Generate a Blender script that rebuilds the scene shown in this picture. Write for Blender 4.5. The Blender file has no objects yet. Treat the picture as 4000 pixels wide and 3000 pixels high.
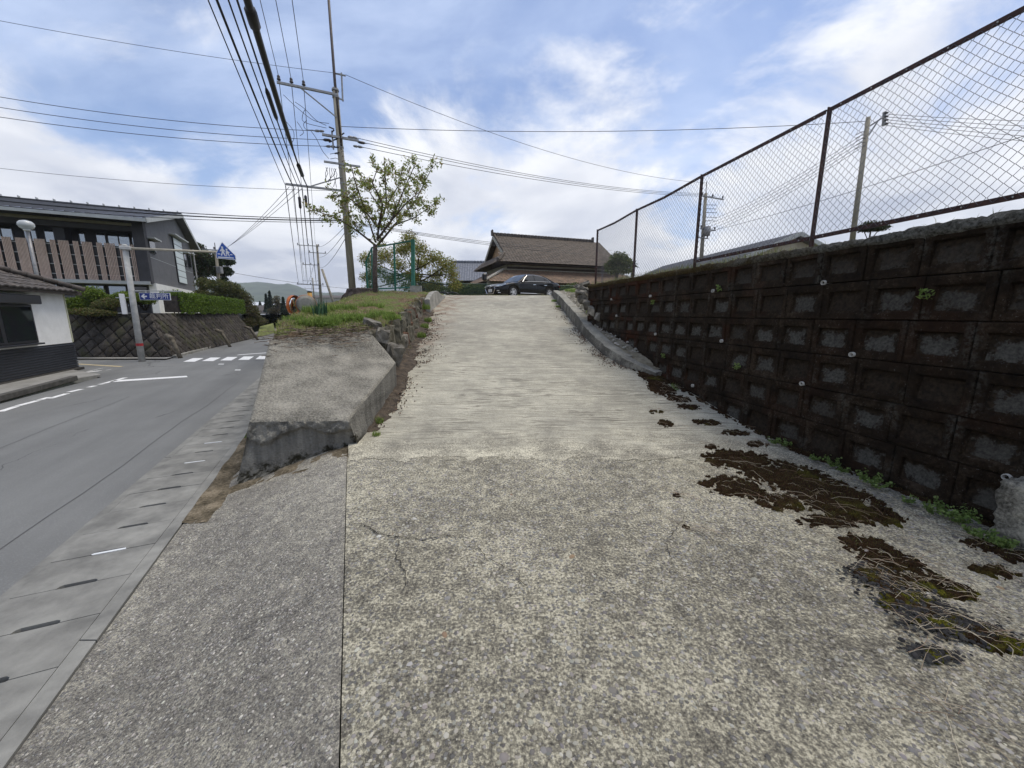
import bpy, bmesh, math, random
import numpy as np
from mathutils import Vector, Matrix
rnd = random.Random(7)
NR = np.random.default_rng(11)
C = bpy.context.scene.collection
S = bpy.context.scene
R = math.radians

# ------------------------------------------------------------------ camera
EYE = 1.6
FPX = 1503.0                       # focal length in pixels of the 4000 px wide photograph
PITCH = math.atan((1500 - 1225) / FPX)
cam_d = bpy.data.cameras.new('camera')
cam_d.sensor_width = 36.0
cam_d.lens = 36.0 * FPX / 4000.0
cam_d.clip_start = 0.05
cam_d.clip_end = 20000
cam = bpy.data.objects.new('camera', cam_d)
C.objects.link(cam)
cam.location = (0, 0, EYE)
cam.rotation_euler = (R(90) - PITCH, 0, 0)
S.camera = cam

# ------------------------------------------------------------------ sky and sun
SUN_EL, SUN_AZ = R(71), R(70)      # azimuth clockwise from +Y
W = bpy.data.worlds.new('World')
S.world = W
W.use_nodes = True
nt = W.node_tree
nt.nodes.clear()
def wn(t, **k):
    n = nt.nodes.new(t)
    for a, b in k.items():
        setattr(n, a, b)
    return n
def wl(a, b):
    nt.links.new(a, b)
def wmath(op, a, b=None, c=None, clamp=False):
    n = wn('ShaderNodeMath', operation=op, use_clamp=clamp)
    for i, q in enumerate((a, b, c)):
        if q is None:
            continue
        if isinstance(q, (int, float)):
            n.inputs[i].default_value = q
        else:
            wl(q, n.inputs[i])
    return n.outputs[0]
def wmap(v, a, b, c, d, smooth=True):
    n = wn('ShaderNodeMapRange')
    n.interpolation_type = 'SMOOTHSTEP' if smooth else 'LINEAR'
    wl(v, n.inputs[0])
    for i, q in enumerate((a, b, c, d)):
        n.inputs[i + 1].default_value = q
    return n.outputs[0]
def wmix(f, a, b):
    n = wn('ShaderNodeMix', data_type='RGBA')
    if isinstance(f, (int, float)):
        n.inputs[0].default_value = f
    else:
        wl(f, n.inputs[0])
    for i, q in ((6, a), (7, b)):
        if isinstance(q, tuple):
            n.inputs[i].default_value = (*q, 1)
        else:
            wl(q, n.inputs[i])
    return n.outputs[2]
SKY_K = 0.085
sky = wn('ShaderNodeTexSky', sky_type='NISHITA')
sky.sun_disc = False
sky.sun_elevation = SUN_EL
sky.sun_rotation = SUN_AZ
sky.air_density = 1.0
sky.dust_density = 0.6
sky.ozone_density = 1.6
tc = wn('ShaderNodeTexCoord')
sep = wn('ShaderNodeSeparateXYZ')
wl(tc.outputs['Generated'], sep.inputs[0])
zc = wmath('MAXIMUM', sep.outputs[2], 0.0)
den = wmath('ADD', zc, 0.22)
cu = wmath('DIVIDE', sep.outputs[0], den)
cv = wmath('DIVIDE', sep.outputs[1], den)
comb = wn('ShaderNodeCombineXYZ')
wl(cu, comb.inputs[0]); wl(cv, comb.inputs[1])
def wnoise(vec, scale, detail, rough, dist=0.0, off=(0, 0, 0), stretch=(1, 1, 1)):
    mp = wn('ShaderNodeMapping')
    mp.inputs['Location'].default_value = off
    mp.inputs['Scale'].default_value = stretch
    wl(vec, mp.inputs[0])
    n = wn('ShaderNodeTexNoise')
    n.inputs['Scale'].default_value = scale
    n.inputs['Detail'].default_value = detail
    n.inputs['Roughness'].default_value = rough
    n.inputs['Distortion'].default_value = dist
    wl(mp.outputs[0], n.inputs['Vector'])
    return n.outputs['Fac']
P2 = comb.outputs[0]
OFF = (0.3, 2.2, 0.4)
n1 = wnoise(P2, 1.25, 12, 0.60, 0.35, OFF)                      # cumulus body
n1b = wnoise(P2, 1.25, 6, 0.5, 0.35, (OFF[0] - .10, OFF[1] - .13, .4))   # the same, shifted towards the sun: relief
n2 = wnoise(P2, 0.33, 3, 0.5, 0.0, (5.4, 5.6, 2.0))            # large cover
n3 = wnoise(P2, 1.3, 7, 0.55, 0.4, (-1.8, 4.5, 3), (0.8, 1.2, 1))  # thin streaky veil
cover = wmath('ADD', n1, wmath('MULTIPLY', wmath('SUBTRACT', n2, 0.5), 0.9))
# more cloud towards the horizon (looking through more of the layer)
low = wmap(sep.outputs[2], 0.05, 0.55, 0.15, -0.02)
cover = wmath('ADD', cover, low)
mask = wmap(cover, 0.41, 0.59, 0.0, 0.90)
veil = wmath('MULTIPLY', wmap(n3, 0.36, 0.76, 0.14, 0.95), 0.86)
relief = wmath('SUBTRACT', n1, n1b)
lit = wmap(relief, -0.11, 0.13, 0.0, 1.0)
thick = wmap(cover, 0.50, 0.86, 0.0, 1.0)
lit2 = wmath('SUBTRACT', wmath('ADD', wmath('MULTIPLY', lit, 0.62), 0.55), wmath('MULTIPLY', thick, 0.72), clamp=True)
K = 1.0 / SKY_K
def kk(r, g, b):
    return (r * K, g * K, b * K)
cloudc = wmix(lit2, kk(0.345, 0.37, 0.44), kk(0.67, 0.675, 0.69))
hz = wmap(sep.outputs[2], 0.0, 0.30, 1.0, 0.0)
skyc = wn('ShaderNodeMix', data_type='RGBA', blend_type='MULTIPLY')
skyc.inputs[0].default_value = 1.0
wl(sky.outputs[0], skyc.inputs[6])
skyc.inputs[7].default_value = (1.05, 1.05, 1.15, 1)
base = wmix(veil, skyc.outputs[2], kk(0.47, 0.545, 0.70))
base = wmix(wmath('MULTIPLY', hz, 0.55), base, kk(0.47, 0.55, 0.70))
final = wmix(mask, base, cloudc)
bg = wn('ShaderNodeBackground')
bg.inputs[1].default_value = SKY_K
wl(final, bg.inputs[0])
wo = wn('ShaderNodeOutputWorld')
wl(bg.outputs[0], wo.inputs[0])

sl = bpy.data.lights.new('sun', 'SUN')
sl.energy = 1.5
sl.angle = R(34)
sl.color = (1.0, 0.91, 0.76)
sun = bpy.data.objects.new('sun', sl)
C.objects.link(sun)
sdir = Vector((math.sin(SUN_AZ) * math.cos(SUN_EL), math.cos(SUN_AZ) * math.cos(SUN_EL), math.sin(SUN_EL)))
sun.rotation_euler = (-sdir).to_track_quat('-Z', 'Y').to_euler()
sun.location = sdir * 60

S.view_settings.view_transform = 'Standard'
S.view_settings.look = 'None'
S.view_settings.exposure = 0.72
S.view_settings.gamma = 1.0
S.view_settings.use_curve_mapping = False
S.cycles.max_bounces = 6
S.cycles.caustics_reflective = False
S.cycles.caustics_refractive = False
S.cycles.transparent_max_bounces = 8

# ------------------------------------------------------------------ helpers
def ray(u, v):
    cp, sp = math.cos(PITCH), math.sin(PITCH)
    a, b = (u - 2000) / FPX, (1500 - v) / FPX
    return a, cp + b * sp, -sp + b * cp
def at(u, v, d):                   # point on the pixel's ray at forward distance d
    x, y, z = ray(u, v)
    return Vector((x / y * d, d, EYE + z / y * d))
def on(u, v, z0):                  # point on the pixel's ray at height z0
    x, y, z = ray(u, v)
    t = (z0 - EYE) / z
    return Vector((x * t, y * t, z0))

def prop(o, label=None, cat=None, group=None, kind=None):
    if label: o['label'] = label
    if cat: o['category'] = cat
    if group: o['group'] = group
    if kind: o['kind'] = kind
    return o
def thing(name, label, cat, loc=(0, 0, 0), rz=0.0, group=None):
    o = bpy.data.objects.new(name, None)
    o.empty_display_size = 0.2
    C.objects.link(o)
    o.location = loc
    o.rotation_euler = (0, 0, rz)
    return prop(o, label, cat, group)
def inst(name, me, parent=None, loc=(0, 0, 0), rot=(0, 0, 0), scale=(1, 1, 1)):
    o = bpy.data.objects.new(name, me)
    C.objects.link(o)
    o.parent = parent
    o.location = loc
    o.rotation_euler = rot
    o.scale = scale
    return o
def copy_tree(o, parent=None):
    c = o.copy()
    C.objects.link(c)
    c.parent = parent
    for ch in list(o.children):
        copy_tree(ch, c)
    return c
class MB:
    """collects faces; build() links them as one mesh object"""
    def __init__(s):
        s.v, s.f, s.m = [], [], []
    def add(s, vs, fs, m=0):
        o = len(s.v)
        s.v += [tuple(p) for p in vs]
        s.f += [tuple(i + o for i in f) for f in fs]
        s.m += [m] * len(fs)
        return s
    def box(s, c, d, rz=0.0, m=0, M=None):
        x, y, z = d[0] / 2, d[1] / 2, d[2] / 2
        q = [(-x, -y, -z), (x, -y, -z), (x, y, -z), (-x, y, -z), (-x, -y, z), (x, -y, z), (x, y, z), (-x, y, z)]
        T = Matrix.Translation(c) @ (M if M is not None else Matrix.Rotation(rz, 4, 'Z'))
        return s.add([T @ Vector(p) for p in q], [(3, 2, 1, 0), (4, 5, 6, 7), (0, 1, 5, 4), (1, 2, 6, 5), (2, 3, 7, 6), (3, 0, 4, 7)], m)
    def hexa(s, b, t, m=0):        # bottom quad, top quad (counter-clockwise from above)
        return s.add(list(b) + list(t), [(3, 2, 1, 0), (4, 5, 6, 7), (0, 1, 5, 4), (1, 2, 6, 5), (2, 3, 7, 6), (3, 0, 4, 7)], m)
    def bar(s, a, b, w, h, m=0):   # rectangular bar from a to b
        a, b = Vector(a), Vector(b)
        d = b - a
        q = d.to_track_quat('Z', 'Y').to_matrix().to_4x4()
        return s.box((a + b) / 2, (w, h, d.length), M=q, m=m)
    def tube(s, pts, r, n=8, m=0, cap=True):
        pts = [Vector(p) for p in pts]
        rs = r if isinstance(r, (list, tuple)) else [r] * len(pts)
        vs, fs = [], []
        prev = None
        for i, p in enumerate(pts):
            d = pts[min(i + 1, len(pts) - 1)] - pts[max(i - 1, 0)]
            if d.length < 1e-9: d = Vector((0, 0, 1))
            d.normalize()
            if prev is None:
                x = d.orthogonal().normalized()
            else:
                x = (prev - d * prev.dot(d))
                x = x.normalized() if x.length > 1e-6 else d.orthogonal().normalized()
            prev = x
            y = d.cross(x)
            for k in range(n):
                a = 2 * math.pi * k / n
                vs.append(p + (x * math.cos(a) + y * math.sin(a)) * rs[i])
        for i in range(len(pts) - 1):
            for k in range(n):
                k2 = (k + 1) % n
                fs.append((i * n + k, i * n + k2, (i + 1) * n + k2, (i + 1) * n + k))
        if cap:
            fs.append(tuple(range(n))[::-1])
            fs.append(tuple(range((len(pts) - 1) * n, len(pts) * n)))
        return s.add(vs, fs, m)
    def prism(s, poly, h, T=None, m=0):   # polygon in xy, extruded by h along z, then T
        n = len(poly)
        vs = [Vector((p[0], p[1], 0)) for p in poly] + [Vector((p[0], p[1], h)) for p in poly]
        if T is not None: vs = [T @ v for v in vs]
        fs = [tuple(range(n))[::-1], tuple(range(n, 2 * n))] + [(i, (i + 1) % n, n + (i + 1) % n, n + i) for i in range(n)]
        return s.add(vs, fs, m)
    def lathe(s, prof, n=16, T=None, m=0, caps=True):  # (r, z) pairs
        vs, fs = [], []
        for r, z in prof:
            for k in range(n):
                a = 2 * math.pi * k / n
                p = Vector((r * math.cos(a), r * math.sin(a), z))
                vs.append(T @ p if T is not None else p)
        for i in range(len(prof) - 1):
            for k in range(n):
                k2 = (k + 1) % n
                fs.append((i * n + k, i * n + k2, (i + 1) * n + k2, (i + 1) * n + k))
        if caps:
            fs.append(tuple(range(n))[::-1]); fs.append(tuple(range((len(prof) - 1) * n, len(prof) * n)))
        return s.add(vs, fs, m)
    def grid(s, fn, nu, nv, m=0, flip=False):   # fn(i, j) -> point
        vs = [fn(i, j) for j in range(nv + 1) for i in range(nu + 1)]
        fs = []
        for j in range(nv):
            for i in range(nu):
                a = j * (nu + 1) + i
                q = (a, a + 1, a + nu + 2, a + nu + 1)
                fs.append(q[::-1] if flip else q)
        return s.add(vs, fs, m)
    def mesh(s, name, mats, smooth=False, bevel=0.0, seg=1):
        me = bpy.data.meshes.new(name)
        me.from_pydata([tuple(v) for v in s.v], [], s.f)
        for mt in (mats if isinstance(mats, (list, tuple)) else [mats]):
            me.materials.append(mt)
        if any(s.m):
            me.polygons.foreach_set('material_index', s.m)
        if bevel > 0:
            bm = bmesh.new(); bm.from_mesh(me)
            bmesh.ops.remove_doubles(bm, verts=bm.verts, dist=1e-5)
            ed = [e for e in bm.edges if len(e.link_faces) == 2 and e.calc_face_angle(0) > 0.5]
            bmesh.ops.bevel(bm, geom=ed, offset=bevel, segments=seg, affect='EDGES', clamp_overlap=True)
            bm.to_mesh(me); bm.free()
        if smooth:
            me.polygons.foreach_set('use_smooth', [True] * len(me.polygons))
        me.update()
        return me
    def build(s, name, mats, parent=None, smooth=False, bevel=0.0, seg=1, **k):
        o = inst(name, s.mesh(name, mats, smooth, bevel, seg), parent)
        return prop(o, **k)
def np_mesh(name, verts, faces, mat, smooth=False):
    """fast mesh from numpy arrays (all faces with the same number of corners)"""
    me = bpy.data.meshes.new(name)
    verts = np.asarray(verts, dtype=np.float32).reshape(-1, 3)
    faces = np.asarray(faces, dtype=np.int32)
    k = faces.shape[1]
    me.vertices.add(len(verts)); me.vertices.foreach_set('co', verts.ravel())
    me.loops.add(faces.size); me.loops.foreach_set('vertex_index', faces.ravel())
    me.polygons.add(len(faces))
    me.polygons.foreach_set('loop_start', np.arange(0, faces.size, k, dtype=np.int32))
    me.polygons.foreach_set('loop_total', np.full(len(faces), k, dtype=np.int32))
    if smooth:
        me.polygons.foreach_set('use_smooth', np.ones(len(faces), dtype=bool))
    for mt in (mat if isinstance(mat, (list, tuple)) else [mat]):
        me.materials.append(mt)
    me.update(calc_edges=True)
    return me
def point_color(me, cols):
    a = me.color_attributes.new('tint', 'FLOAT_COLOR', 'POINT')
    c = np.ones((len(me.vertices), 4), dtype=np.float32)
    c[:, :3] = cols
    a.data.foreach_set('color', c.ravel())

# value noise for shaping geometry
_perm = NR.random((256, 256))
def vnoise(x, y):
    x = np.asarray(x, dtype=float); y = np.asarray(y, dtype=float)
    xi, yi = np.floor(x).astype(int), np.floor(y).astype(int)
    fx, fy = x - xi, y - yi
    fx, fy = fx * fx * (3 - 2 * fx), fy * fy * (3 - 2 * fy)
    g = lambda a, b: _perm[a & 255, b & 255]
    return (g(xi, yi) * (1 - fx) + g(xi + 1, yi) * fx) * (1 - fy) + (g(xi, yi + 1) * (1 - fx) + g(xi + 1, yi + 1) * fx) * fy
def fbm(x, y, o=4):
    t, a, s = 0, 0.5, 0
    for i in range(o):
        t = t + a * vnoise(np.asarray(x) * 2 ** i + 17 * i, np.asarray(y) * 2 ** i + 31 * i); s += a; a /= 2
    return t / s

# ------------------------------------------------------------------ materials
class NT:
    def __init__(s, name):
        s.mat = bpy.data.materials.new(name)
        s.mat.use_nodes = True
        s.t = s.mat.node_tree
        s.b = s.t.nodes['Principled BSDF']
        s.out = s.t.nodes['Material Output']
        s._pos = None
    def n(s, t, **k):
        n = s.t.nodes.new(t)
        for a, b in k.items(): setattr(n, a, b)
        return n
    def l(s, a, b): s.t.links.new(a, b)
    def put(s, sock, v):
        if isinstance(v, (int, float)): sock.default_value = v
        elif isinstance(v, tuple): sock.default_value = (*v, 1) if len(v) == 3 and sock.type == 'RGBA' else v
        else: s.l(v, sock)
    @property
    def pos(s):
        if s._pos is None: s._pos = s.n('ShaderNodeNewGeometry').outputs['Position']
        return s._pos
    def obj(s): return s.n('ShaderNodeTexCoord').outputs['Object']
    def rand(s): return s.n('ShaderNodeObjectInfo').outputs['Random']
    def vm(s, vec, scale=(1, 1, 1), rot=(0, 0, 0), loc=(0, 0, 0)):
        m = s.n('ShaderNodeMapping')
        m.inputs['Scale'].default_value = scale; m.inputs['Rotation'].default_value = rot; m.inputs['Location'].default_value = loc
        s.l(vec, m.inputs[0]); return m.outputs[0]
    def noise(s, scale, detail=6, rough=.55, vec=None, dist=0.0):
        n = s.n('ShaderNodeTexNoise')
        n.inputs['Scale'].default_value = scale; n.inputs['Detail'].default_value = detail
        n.inputs['Roughness'].default_value = rough; n.inputs['Distortion'].default_value = dist
        s.l(vec if vec is not None else s.pos, n.inputs['Vector']); return n.outputs['Fac']
    def voro(s, scale, vec=None, feature='F1', out='Distance', rnd_=1.0):
        n = s.n('ShaderNodeTexVoronoi', feature=feature)
        n.inputs['Scale'].default_value = scale
        n.inputs['Randomness'].default_value = rnd_
        s.l(vec if vec is not None else s.pos, n.inputs['Vector']); return n.outputs[out]
    def ramp(s, f, stops):
        n = s.n('ShaderNodeValToRGB')
        e = n.color_ramp.elements
        while len(e) < len(stops): e.new(0.5)
        for q, (p, c) in zip(e, stops):
            q.position = p; q.color = (*c, 1) if len(c) == 3 else c
        s.l(f, n.inputs[0]); return n.outputs[0]
    def mr(s, v, a, b, c=0.0, d=1.0, smooth=True):
        n = s.n('ShaderNodeMapRange'); n.interpolation_type = 'SMOOTHSTEP' if smooth else 'LINEAR'
        s.l(v, n.inputs[0])
        for i, q in enumerate((a, b, c, d)): n.inputs[i + 1].default_value = q
        return n.outputs[0]
    def math(s, op, a, b=None, clamp=False):
        n = s.n('ShaderNodeMath', operation=op, use_clamp=clamp)
        s.put(n.inputs[0], a)
        if b is not None: s.put(n.inputs[1], b)
        return n.outputs[0]
    def mix(s, f, a, b, mode='MIX'):
        n = s.n('ShaderNodeMix', data_type='RGBA', blend_type=mode)
        s.put(n.inputs[0], f); s.put(n.inputs[6], a); s.put(n.inputs[7], b)
        return n.outputs[2]
    def bump(s, h, strength=.3, dist=.02, prev=None):
        n = s.n('ShaderNodeBump')
        n.inputs['Strength'].default_value = strength; n.inputs['Distance'].default_value = dist
        s.l(h, n.inputs['Height'])
        if prev is not None: s.l(prev, n.inputs['Normal'])
        return n.outputs['Normal']
    def done(s, col, rough=.85, normal=None, metal=0.0, spec=None):
        s.put(s.b.inputs['Base Color'], col); s.put(s.b.inputs['Roughness'], rough)
        s.b.inputs['Metallic'].default_value = metal
        if spec is not None: s.b.inputs['Specular IOR Level'].default_value = spec
        if normal is not None: s.l(normal, s.b.inputs['Normal'])
        return s.mat
def mat(name, a, b=None, scale=6.0, rough=.8, bump=.15, bd=.01, metal=0.0, rand=0.0, detail=7, spec=None, local=False, lo=.35, hi=.68):
    """two-tone noise material with fine relief; rand varies it from object to object"""
    N = NT(name)
    b = b or tuple(c * .75 for c in a)
    vec = N.obj() if local else None
    f = N.noise(scale, detail, .62, vec)
    col = N.ramp(f, [(lo, b), (hi, a)])
    if rand > 0:
        h = N.n('ShaderNodeHueSaturation')
        N.l(col, h.inputs['Color']); N.l(N.mr(N.rand(), 0, 1, 1 - rand, 1 + rand, False), h.inputs['Value'])
        col = h.outputs[0]
    nm = N.bump(N.noise(scale * 6, 4, .6, vec), bump, bd) if bump > 0 else None
    return N.done(col, rough, nm, metal, spec)
def plain(name, c, rough=.5, metal=0.0, spec=None):
    N = NT(name)
    f = N.noise(9, 4)
    return N.done(N.ramp(f, [(.3, tuple(q * .88 for q in c)), (.7, c)]), rough, None, metal, spec)

# ------------------------------------------------------------------ layout of the place
ZR = -0.35                                            # road level; the eye stands 1.6 above the apron
def xR(y): return -3.56 - .451 * (y - 2.36)           # right edge of the asphalt
def xGo(y): return xR(y) + .90                        # outer edge of the covered drain
def xL(y): return -10.95 - .438 * (y - 7.57)          # left edge of the asphalt
def xW(y): return 3.53 - .19 * (y - 3.6)              # face of the block retaining wall
def xJ(y): return -1.63 - .412 * (y - 3.56)           # joint between the two apron slabs
def smooth(t):
    t = np.clip(t, 0, 1); return t * t * (3 - 2 * t)
def zA(x, y):
    return -.335 + .335 * smooth((np.asarray(x) - xGo(np.asarray(y))) / 1.75)
def zRamp(y):
    y = np.asarray(y, dtype=float)
    z = np.where(y < 4.1, 0, np.where(y < 5.5, .17 / 2.8 * (y - 4.1) ** 2, .17 * (y - 4.8)))
    top = 2.414 + .17 * (y - 19) - .085 * (y - 19) ** 2
    return np.where(y < 19, z, np.where(y < 20, top, 2.499))
def xRL(y):
    return np.interp(y, [3.9, 4.64, 5.36, 6.47, 7.58, 10.1, 12.5, 14.8, 18.4, 20], [-1.75, -1.95, -1.86, -1.95, -2.06, -2.42, -2.76, -2.99, -3.1, -3.2])
def xM(y): return -2.97 - .44 * (np.asarray(y, dtype=float) - 4.2)      # road side of the grass bank
def zM(y): return np.interp(y, [4.2, 5.9, 6.6, 7.5, 9, 11, 12.5, 14, 16.5, 19, 26], [.4, 1.17, 1.29, 1.36, 1.55, 1.74, 1.95, 2.16, 2.44, 2.56, 2.6])
XK = lambda y: float(np.interp(y, [7.2, 7.45, 7.9, 8.8, 10.5, 13, 20], [2.72, 2.55, 2.26, 2.07, 1.96, 1.93, 1.95]))   # ramp-side face of the right kerb
HK = lambda y: float(np.interp(y, [7.2, 8, 10, 12, 16, 18.8, 19.6], [.10, .20, .27, .40, .40, .30, .12]))              # height of that kerb

# ---- ground materials
def ground_concrete(name, stops, fs, stone, scale, cover):
    N = NT(name)
    p = N.vm(N.pos, (1, 1, .2))
    big = N.noise(.75, 4, .6, p)
    mid = N.noise(9, 6, .66, p)
    fine = N.noise(fs, 6, .74, p)
    grit = N.noise(fs * 4.5, 3, .6, p)
    lvl = N.math('ADD', N.math('MULTIPLY', fine, .56), N.math('ADD', N.math('MULTIPLY', mid, .25), N.math('MULTIPLY', big, .19)))
    col = N.ramp(lvl, stops)
    col = N.mix(N.mr(grit, .55, .72, 0, .55), col, tuple(c * .45 for c in stops[2][1]))
    # small stones set in the cement
    warp = N.n('ShaderNodeVectorMath', operation='ADD')
    nn = N.n('ShaderNodeTexNoise'); nn.inputs['Scale'].default_value = 30; N.l(p, nn.inputs['Vector'])
    sc = N.n('ShaderNodeVectorMath', operation='SCALE'); N.l(nn.outputs['Color'], sc.inputs[0]); sc.inputs['Scale'].default_value = .025
    N.l(p, warp.inputs[0]); N.l(sc.outputs[0], warp.inputs[1])
    vd = N.voro(scale, warp.outputs[0])
    vc = N.voro(scale, warp.outputs[0], out='Color')
    sx = N.n('ShaderNodeSeparateColor'); N.l(vc, sx.inputs[0])
    size = N.mr(sx.outputs[0], 0, 1, .15, .50, False)
    show = N.math('MULTIPLY', N.mr(N.math('SUBTRACT', size, vd), -.03, .08), N.mr(N.math('ADD', sx.outputs[1], N.math('MULTIPLY', N.math('SUBTRACT', mid, .5), 1.8)), 1 - cover - .08, 1 - cover + .08))
    scol = N.ramp(sx.outputs[2], [(.0, tuple(c * .6 for c in stone)), (.5, stone), (.85, tuple(c * 1.4 for c in stone)), (1, (.36, .33, .27))])
    col = N.mix(N.math('MULTIPLY', show, .85), col, scol)
    h = N.math('ADD', N.math('MULTIPLY', show, .5), N.math('ADD', N.math('MULTIPLY', fine, 1.0), N.math('MULTIPLY', grit, .3)))
    nm = N.bump(h, 1.0, .02)
    cr = N.voro(.42, warp.outputs[0], 'DISTANCE_TO_EDGE')
    cw = N.math('MULTIPLY', N.mr(cr, .002, .006, 1, 0), N.mr(N.noise(.9, 3, .5, p), .57, .63))
    col = N.mix(N.math('MULTIPLY', cw, .7), col, (.05, .045, .035))
    return N.done(col, .9, nm, spec=.25)
M_apR = ground_concrete('exposed_aggregate_pale', [(.40, (.080, .073, .060)), (.47, (.215, .20, .162)), (.515, (.40, .372, .28)), (.56, (.74, .69, .53))], 58, (.205, .20, .192), 44, .40)
M_apL = ground_concrete('exposed_aggregate_grey', [(.39, (.10, .093, .082)), (.46, (.225, .21, .183)), (.52, (.36, .338, .285)), (.585, (.70, .655, .52))], 85, (.20, .195, .187), 62, .5)

def ramp_mat():
    N = NT('brushed_concrete')
    p = N.pos
    wob = N.n('ShaderNodeVectorMath', operation='ADD')
    nz = N.n('ShaderNodeTexNoise'); nz.inputs['Scale'].default_value = 1.2; nz.inputs['Detail'].default_value = 2; N.l(p, nz.inputs['Vector'])
    s2 = N.n('ShaderNodeVectorMath', operation='MULTIPLY'); N.l(nz.outputs['Color'], s2.inputs[0]); s2.inputs[1].default_value = (0, .14, 0)
    N.l(p, wob.inputs[0]); N.l(s2.outputs[0], wob.inputs[1])
    sy_ = N.n('ShaderNodeSeparateXYZ'); N.l(wob.outputs[0], sy_.inputs[0])
    str1 = N.noise(1.0, 4, .55, N.vm(wob.outputs[0], (.55, 5.5, 1)))
    ph = N.math('ADD', N.math('MULTIPLY', sy_.outputs[1], 15.0), N.math('MULTIPLY', str1, 7.0))
    tri = N.math('ABSOLUTE', N.math('SUBTRACT', N.math('FRACT', ph), .5))
    brk = N.noise(1.0, 5, .65, N.vm(wob.outputs[0], (1.3, 22, 1), loc=(3, 1, 0)))
    lines = N.math('ADD', N.math('MULTIPLY', tri, 1.0), N.math('MULTIPLY', N.math('SUBTRACT', brk, .5), 1.1))
    lines2 = N.noise(1.0, 3, .5, N.vm(wob.outputs[0], (.5, 12, 1), loc=(3, 1, 0)))
    big = N.noise(.45, 5, .6); mid = N.noise(3.2, 6, .62); fine = N.noise(90, 3, .6)
    sx = N.n('ShaderNodeSeparateXYZ'); N.l(p, sx.inputs[0])
    col = N.ramp(N.math('ADD', N.math('MULTIPLY', big, .5), N.math('MULTIPLY', mid, .5)), [(.36, (.27, .257, .212)), (.60, (.58, .55, .44))])
    groove = N.math('MULTIPLY', N.mr(lines, .05, .15, 1, 0), N.mr(N.noise(1.6, 4, .6), .36, .56, .25, 1))
    col = N.mix(N.math('MULTIPLY', groove, .78), col, (.13, .12, .095))
    col = N.mix(N.math('MULTIPLY', N.mr(lines2, .52, .68), .22), col, (.68, .65, .54))
    col = N.mix(N.mr(fine, .50, .66, 0, .65), col, (.19, .175, .14))
    col = N.mix(N.mr(N.noise(38, 5, .7), .50, .64, 0, .45), col, (.22, .205, .16))
    # near the joint the skin is worn through to the stones; further up it is greyer
    fl = N.math('ADD', N.math('MULTIPLY', N.noise(58, 6, .74), .62), N.math('ADD', N.math('MULTIPLY', mid, .2), N.math('MULTIPLY', big, .18)))
    agg = N.ramp(fl, [(.40, (.08, .073, .06)), (.47, (.225, .21, .17)), (.515, (.42, .39, .30)), (.56, (.72, .68, .53))])
    worn = N.mr(N.math('ADD', sx.outputs[1], N.math('MULTIPLY', N.math('SUBTRACT', N.noise(2.4, 6, .65), .5), 2.6)), 4.1, 5.3, .85, 0)
    col = N.mix(worn, col, agg)
    col = N.mix(N.math('MULTIPLY', N.mr(sx.outputs[1], 6.5, 12), N.mr(N.noise(1.4, 5, .6), .35, .62, .1, .5)), col, (.27, .25, .205))
    # reddish brown leaf dust towards the left edge of the upper ramp
    red = N.math('MULTIPLY', N.mr(sx.outputs[0], -1.5, -2.6), N.math('MULTIPLY', N.mr(sx.outputs[1], 7.5, 10), N.mr(N.noise(2.6, 5, .65), .42, .62)))
    col = N.mix(N.math('MULTIPLY', red, .65), col, (.20, .115, .075))
    hb = N.math('ADD', N.math('MULTIPLY', lines, 1.0), N.math('MULTIPLY', fine, .35))
    nm = N.bump(hb, .85, .016)
    return N.done(col, .9, nm, spec=.25)
M_ramp = ramp_mat()

def asphalt():
    N = NT('asphalt')
    p = N.vm(N.pos, (1, 1, .1))
    along = N.vm(N.pos, (1, 1, 1), rot=(0, 0, R(-24)))
    streak = N.noise(1.0, 5, .6, N.vm(along, (1.3, .10, 1)))
    f = N.noise(.5, 6, .6, p)
    g = N.noise(95, 4, .68, p)
    col = N.ramp(N.math('ADD', N.math('MULTIPLY', f, .45), N.math('MULTIPLY', streak, .55)), [(.36, (.125, .127, .123)), (.62, (.185, .188, .181))])
    col = N.mix(N.mr(g, .5, .75, 0, .45), col, (.33, .33, .32))
    col = N.mix(N.mr(g, .2, .42, .5, 0), col, (.10, .10, .102))
    wv_ = N.n('ShaderNodeVectorMath', operation='ADD'); wn_ = N.n('ShaderNodeTexNoise'); wn_.inputs['Scale'].default_value = 1.1; wn_.inputs['Detail'].default_value = 6; N.l(along, wn_.inputs['Vector']); N.l(along, wv_.inputs[0])
    ws_ = N.n('ShaderNodeVectorMath', operation='SCALE'); N.l(wn_.outputs['Color'], ws_.inputs[0]); ws_.inputs['Scale'].default_value = .9; N.l(ws_.outputs[0], wv_.inputs[1])
    cr = N.math('MULTIPLY', N.mr(N.voro(.35, N.vm(wv_.outputs[0], (1.6, .5, 1)), 'DISTANCE_TO_EDGE'), .002, .006, 1, 0), N.mr(N.noise(.4, 3, .5, p), .5, .58))
    col = N.mix(N.math('MULTIPLY', cr, .7), col, (.03, .03, .03))
    return N.done(col, .85, N.bump(g, .35, .006), spec=.3)
M_asph = asphalt()
def worn_paint():
    N = NT('road_paint')
    f = N.noise(14, 8, .7)
    return N.done(N.ramp(f, [(.33, (.30, .30, .30)), (.43, (.76, .76, .74)), (.8, (.84, .84, .82))]), .7, N.bump(f, .1, .004))
M_paint = worn_paint()
M_yell = mat('yellow_paint', (.62, .50, .27), (.36, .31, .21), 12, .8)
M_gut = mat('drain_concrete', (.27, .266, .24), (.145, .143, .13), 4.0, .88, .4, .006, rand=.07)
M_conc = mat('old_concrete', (.36, .345, .30), (.19, .185, .165), 3.5, .9, .45, .012)
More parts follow.
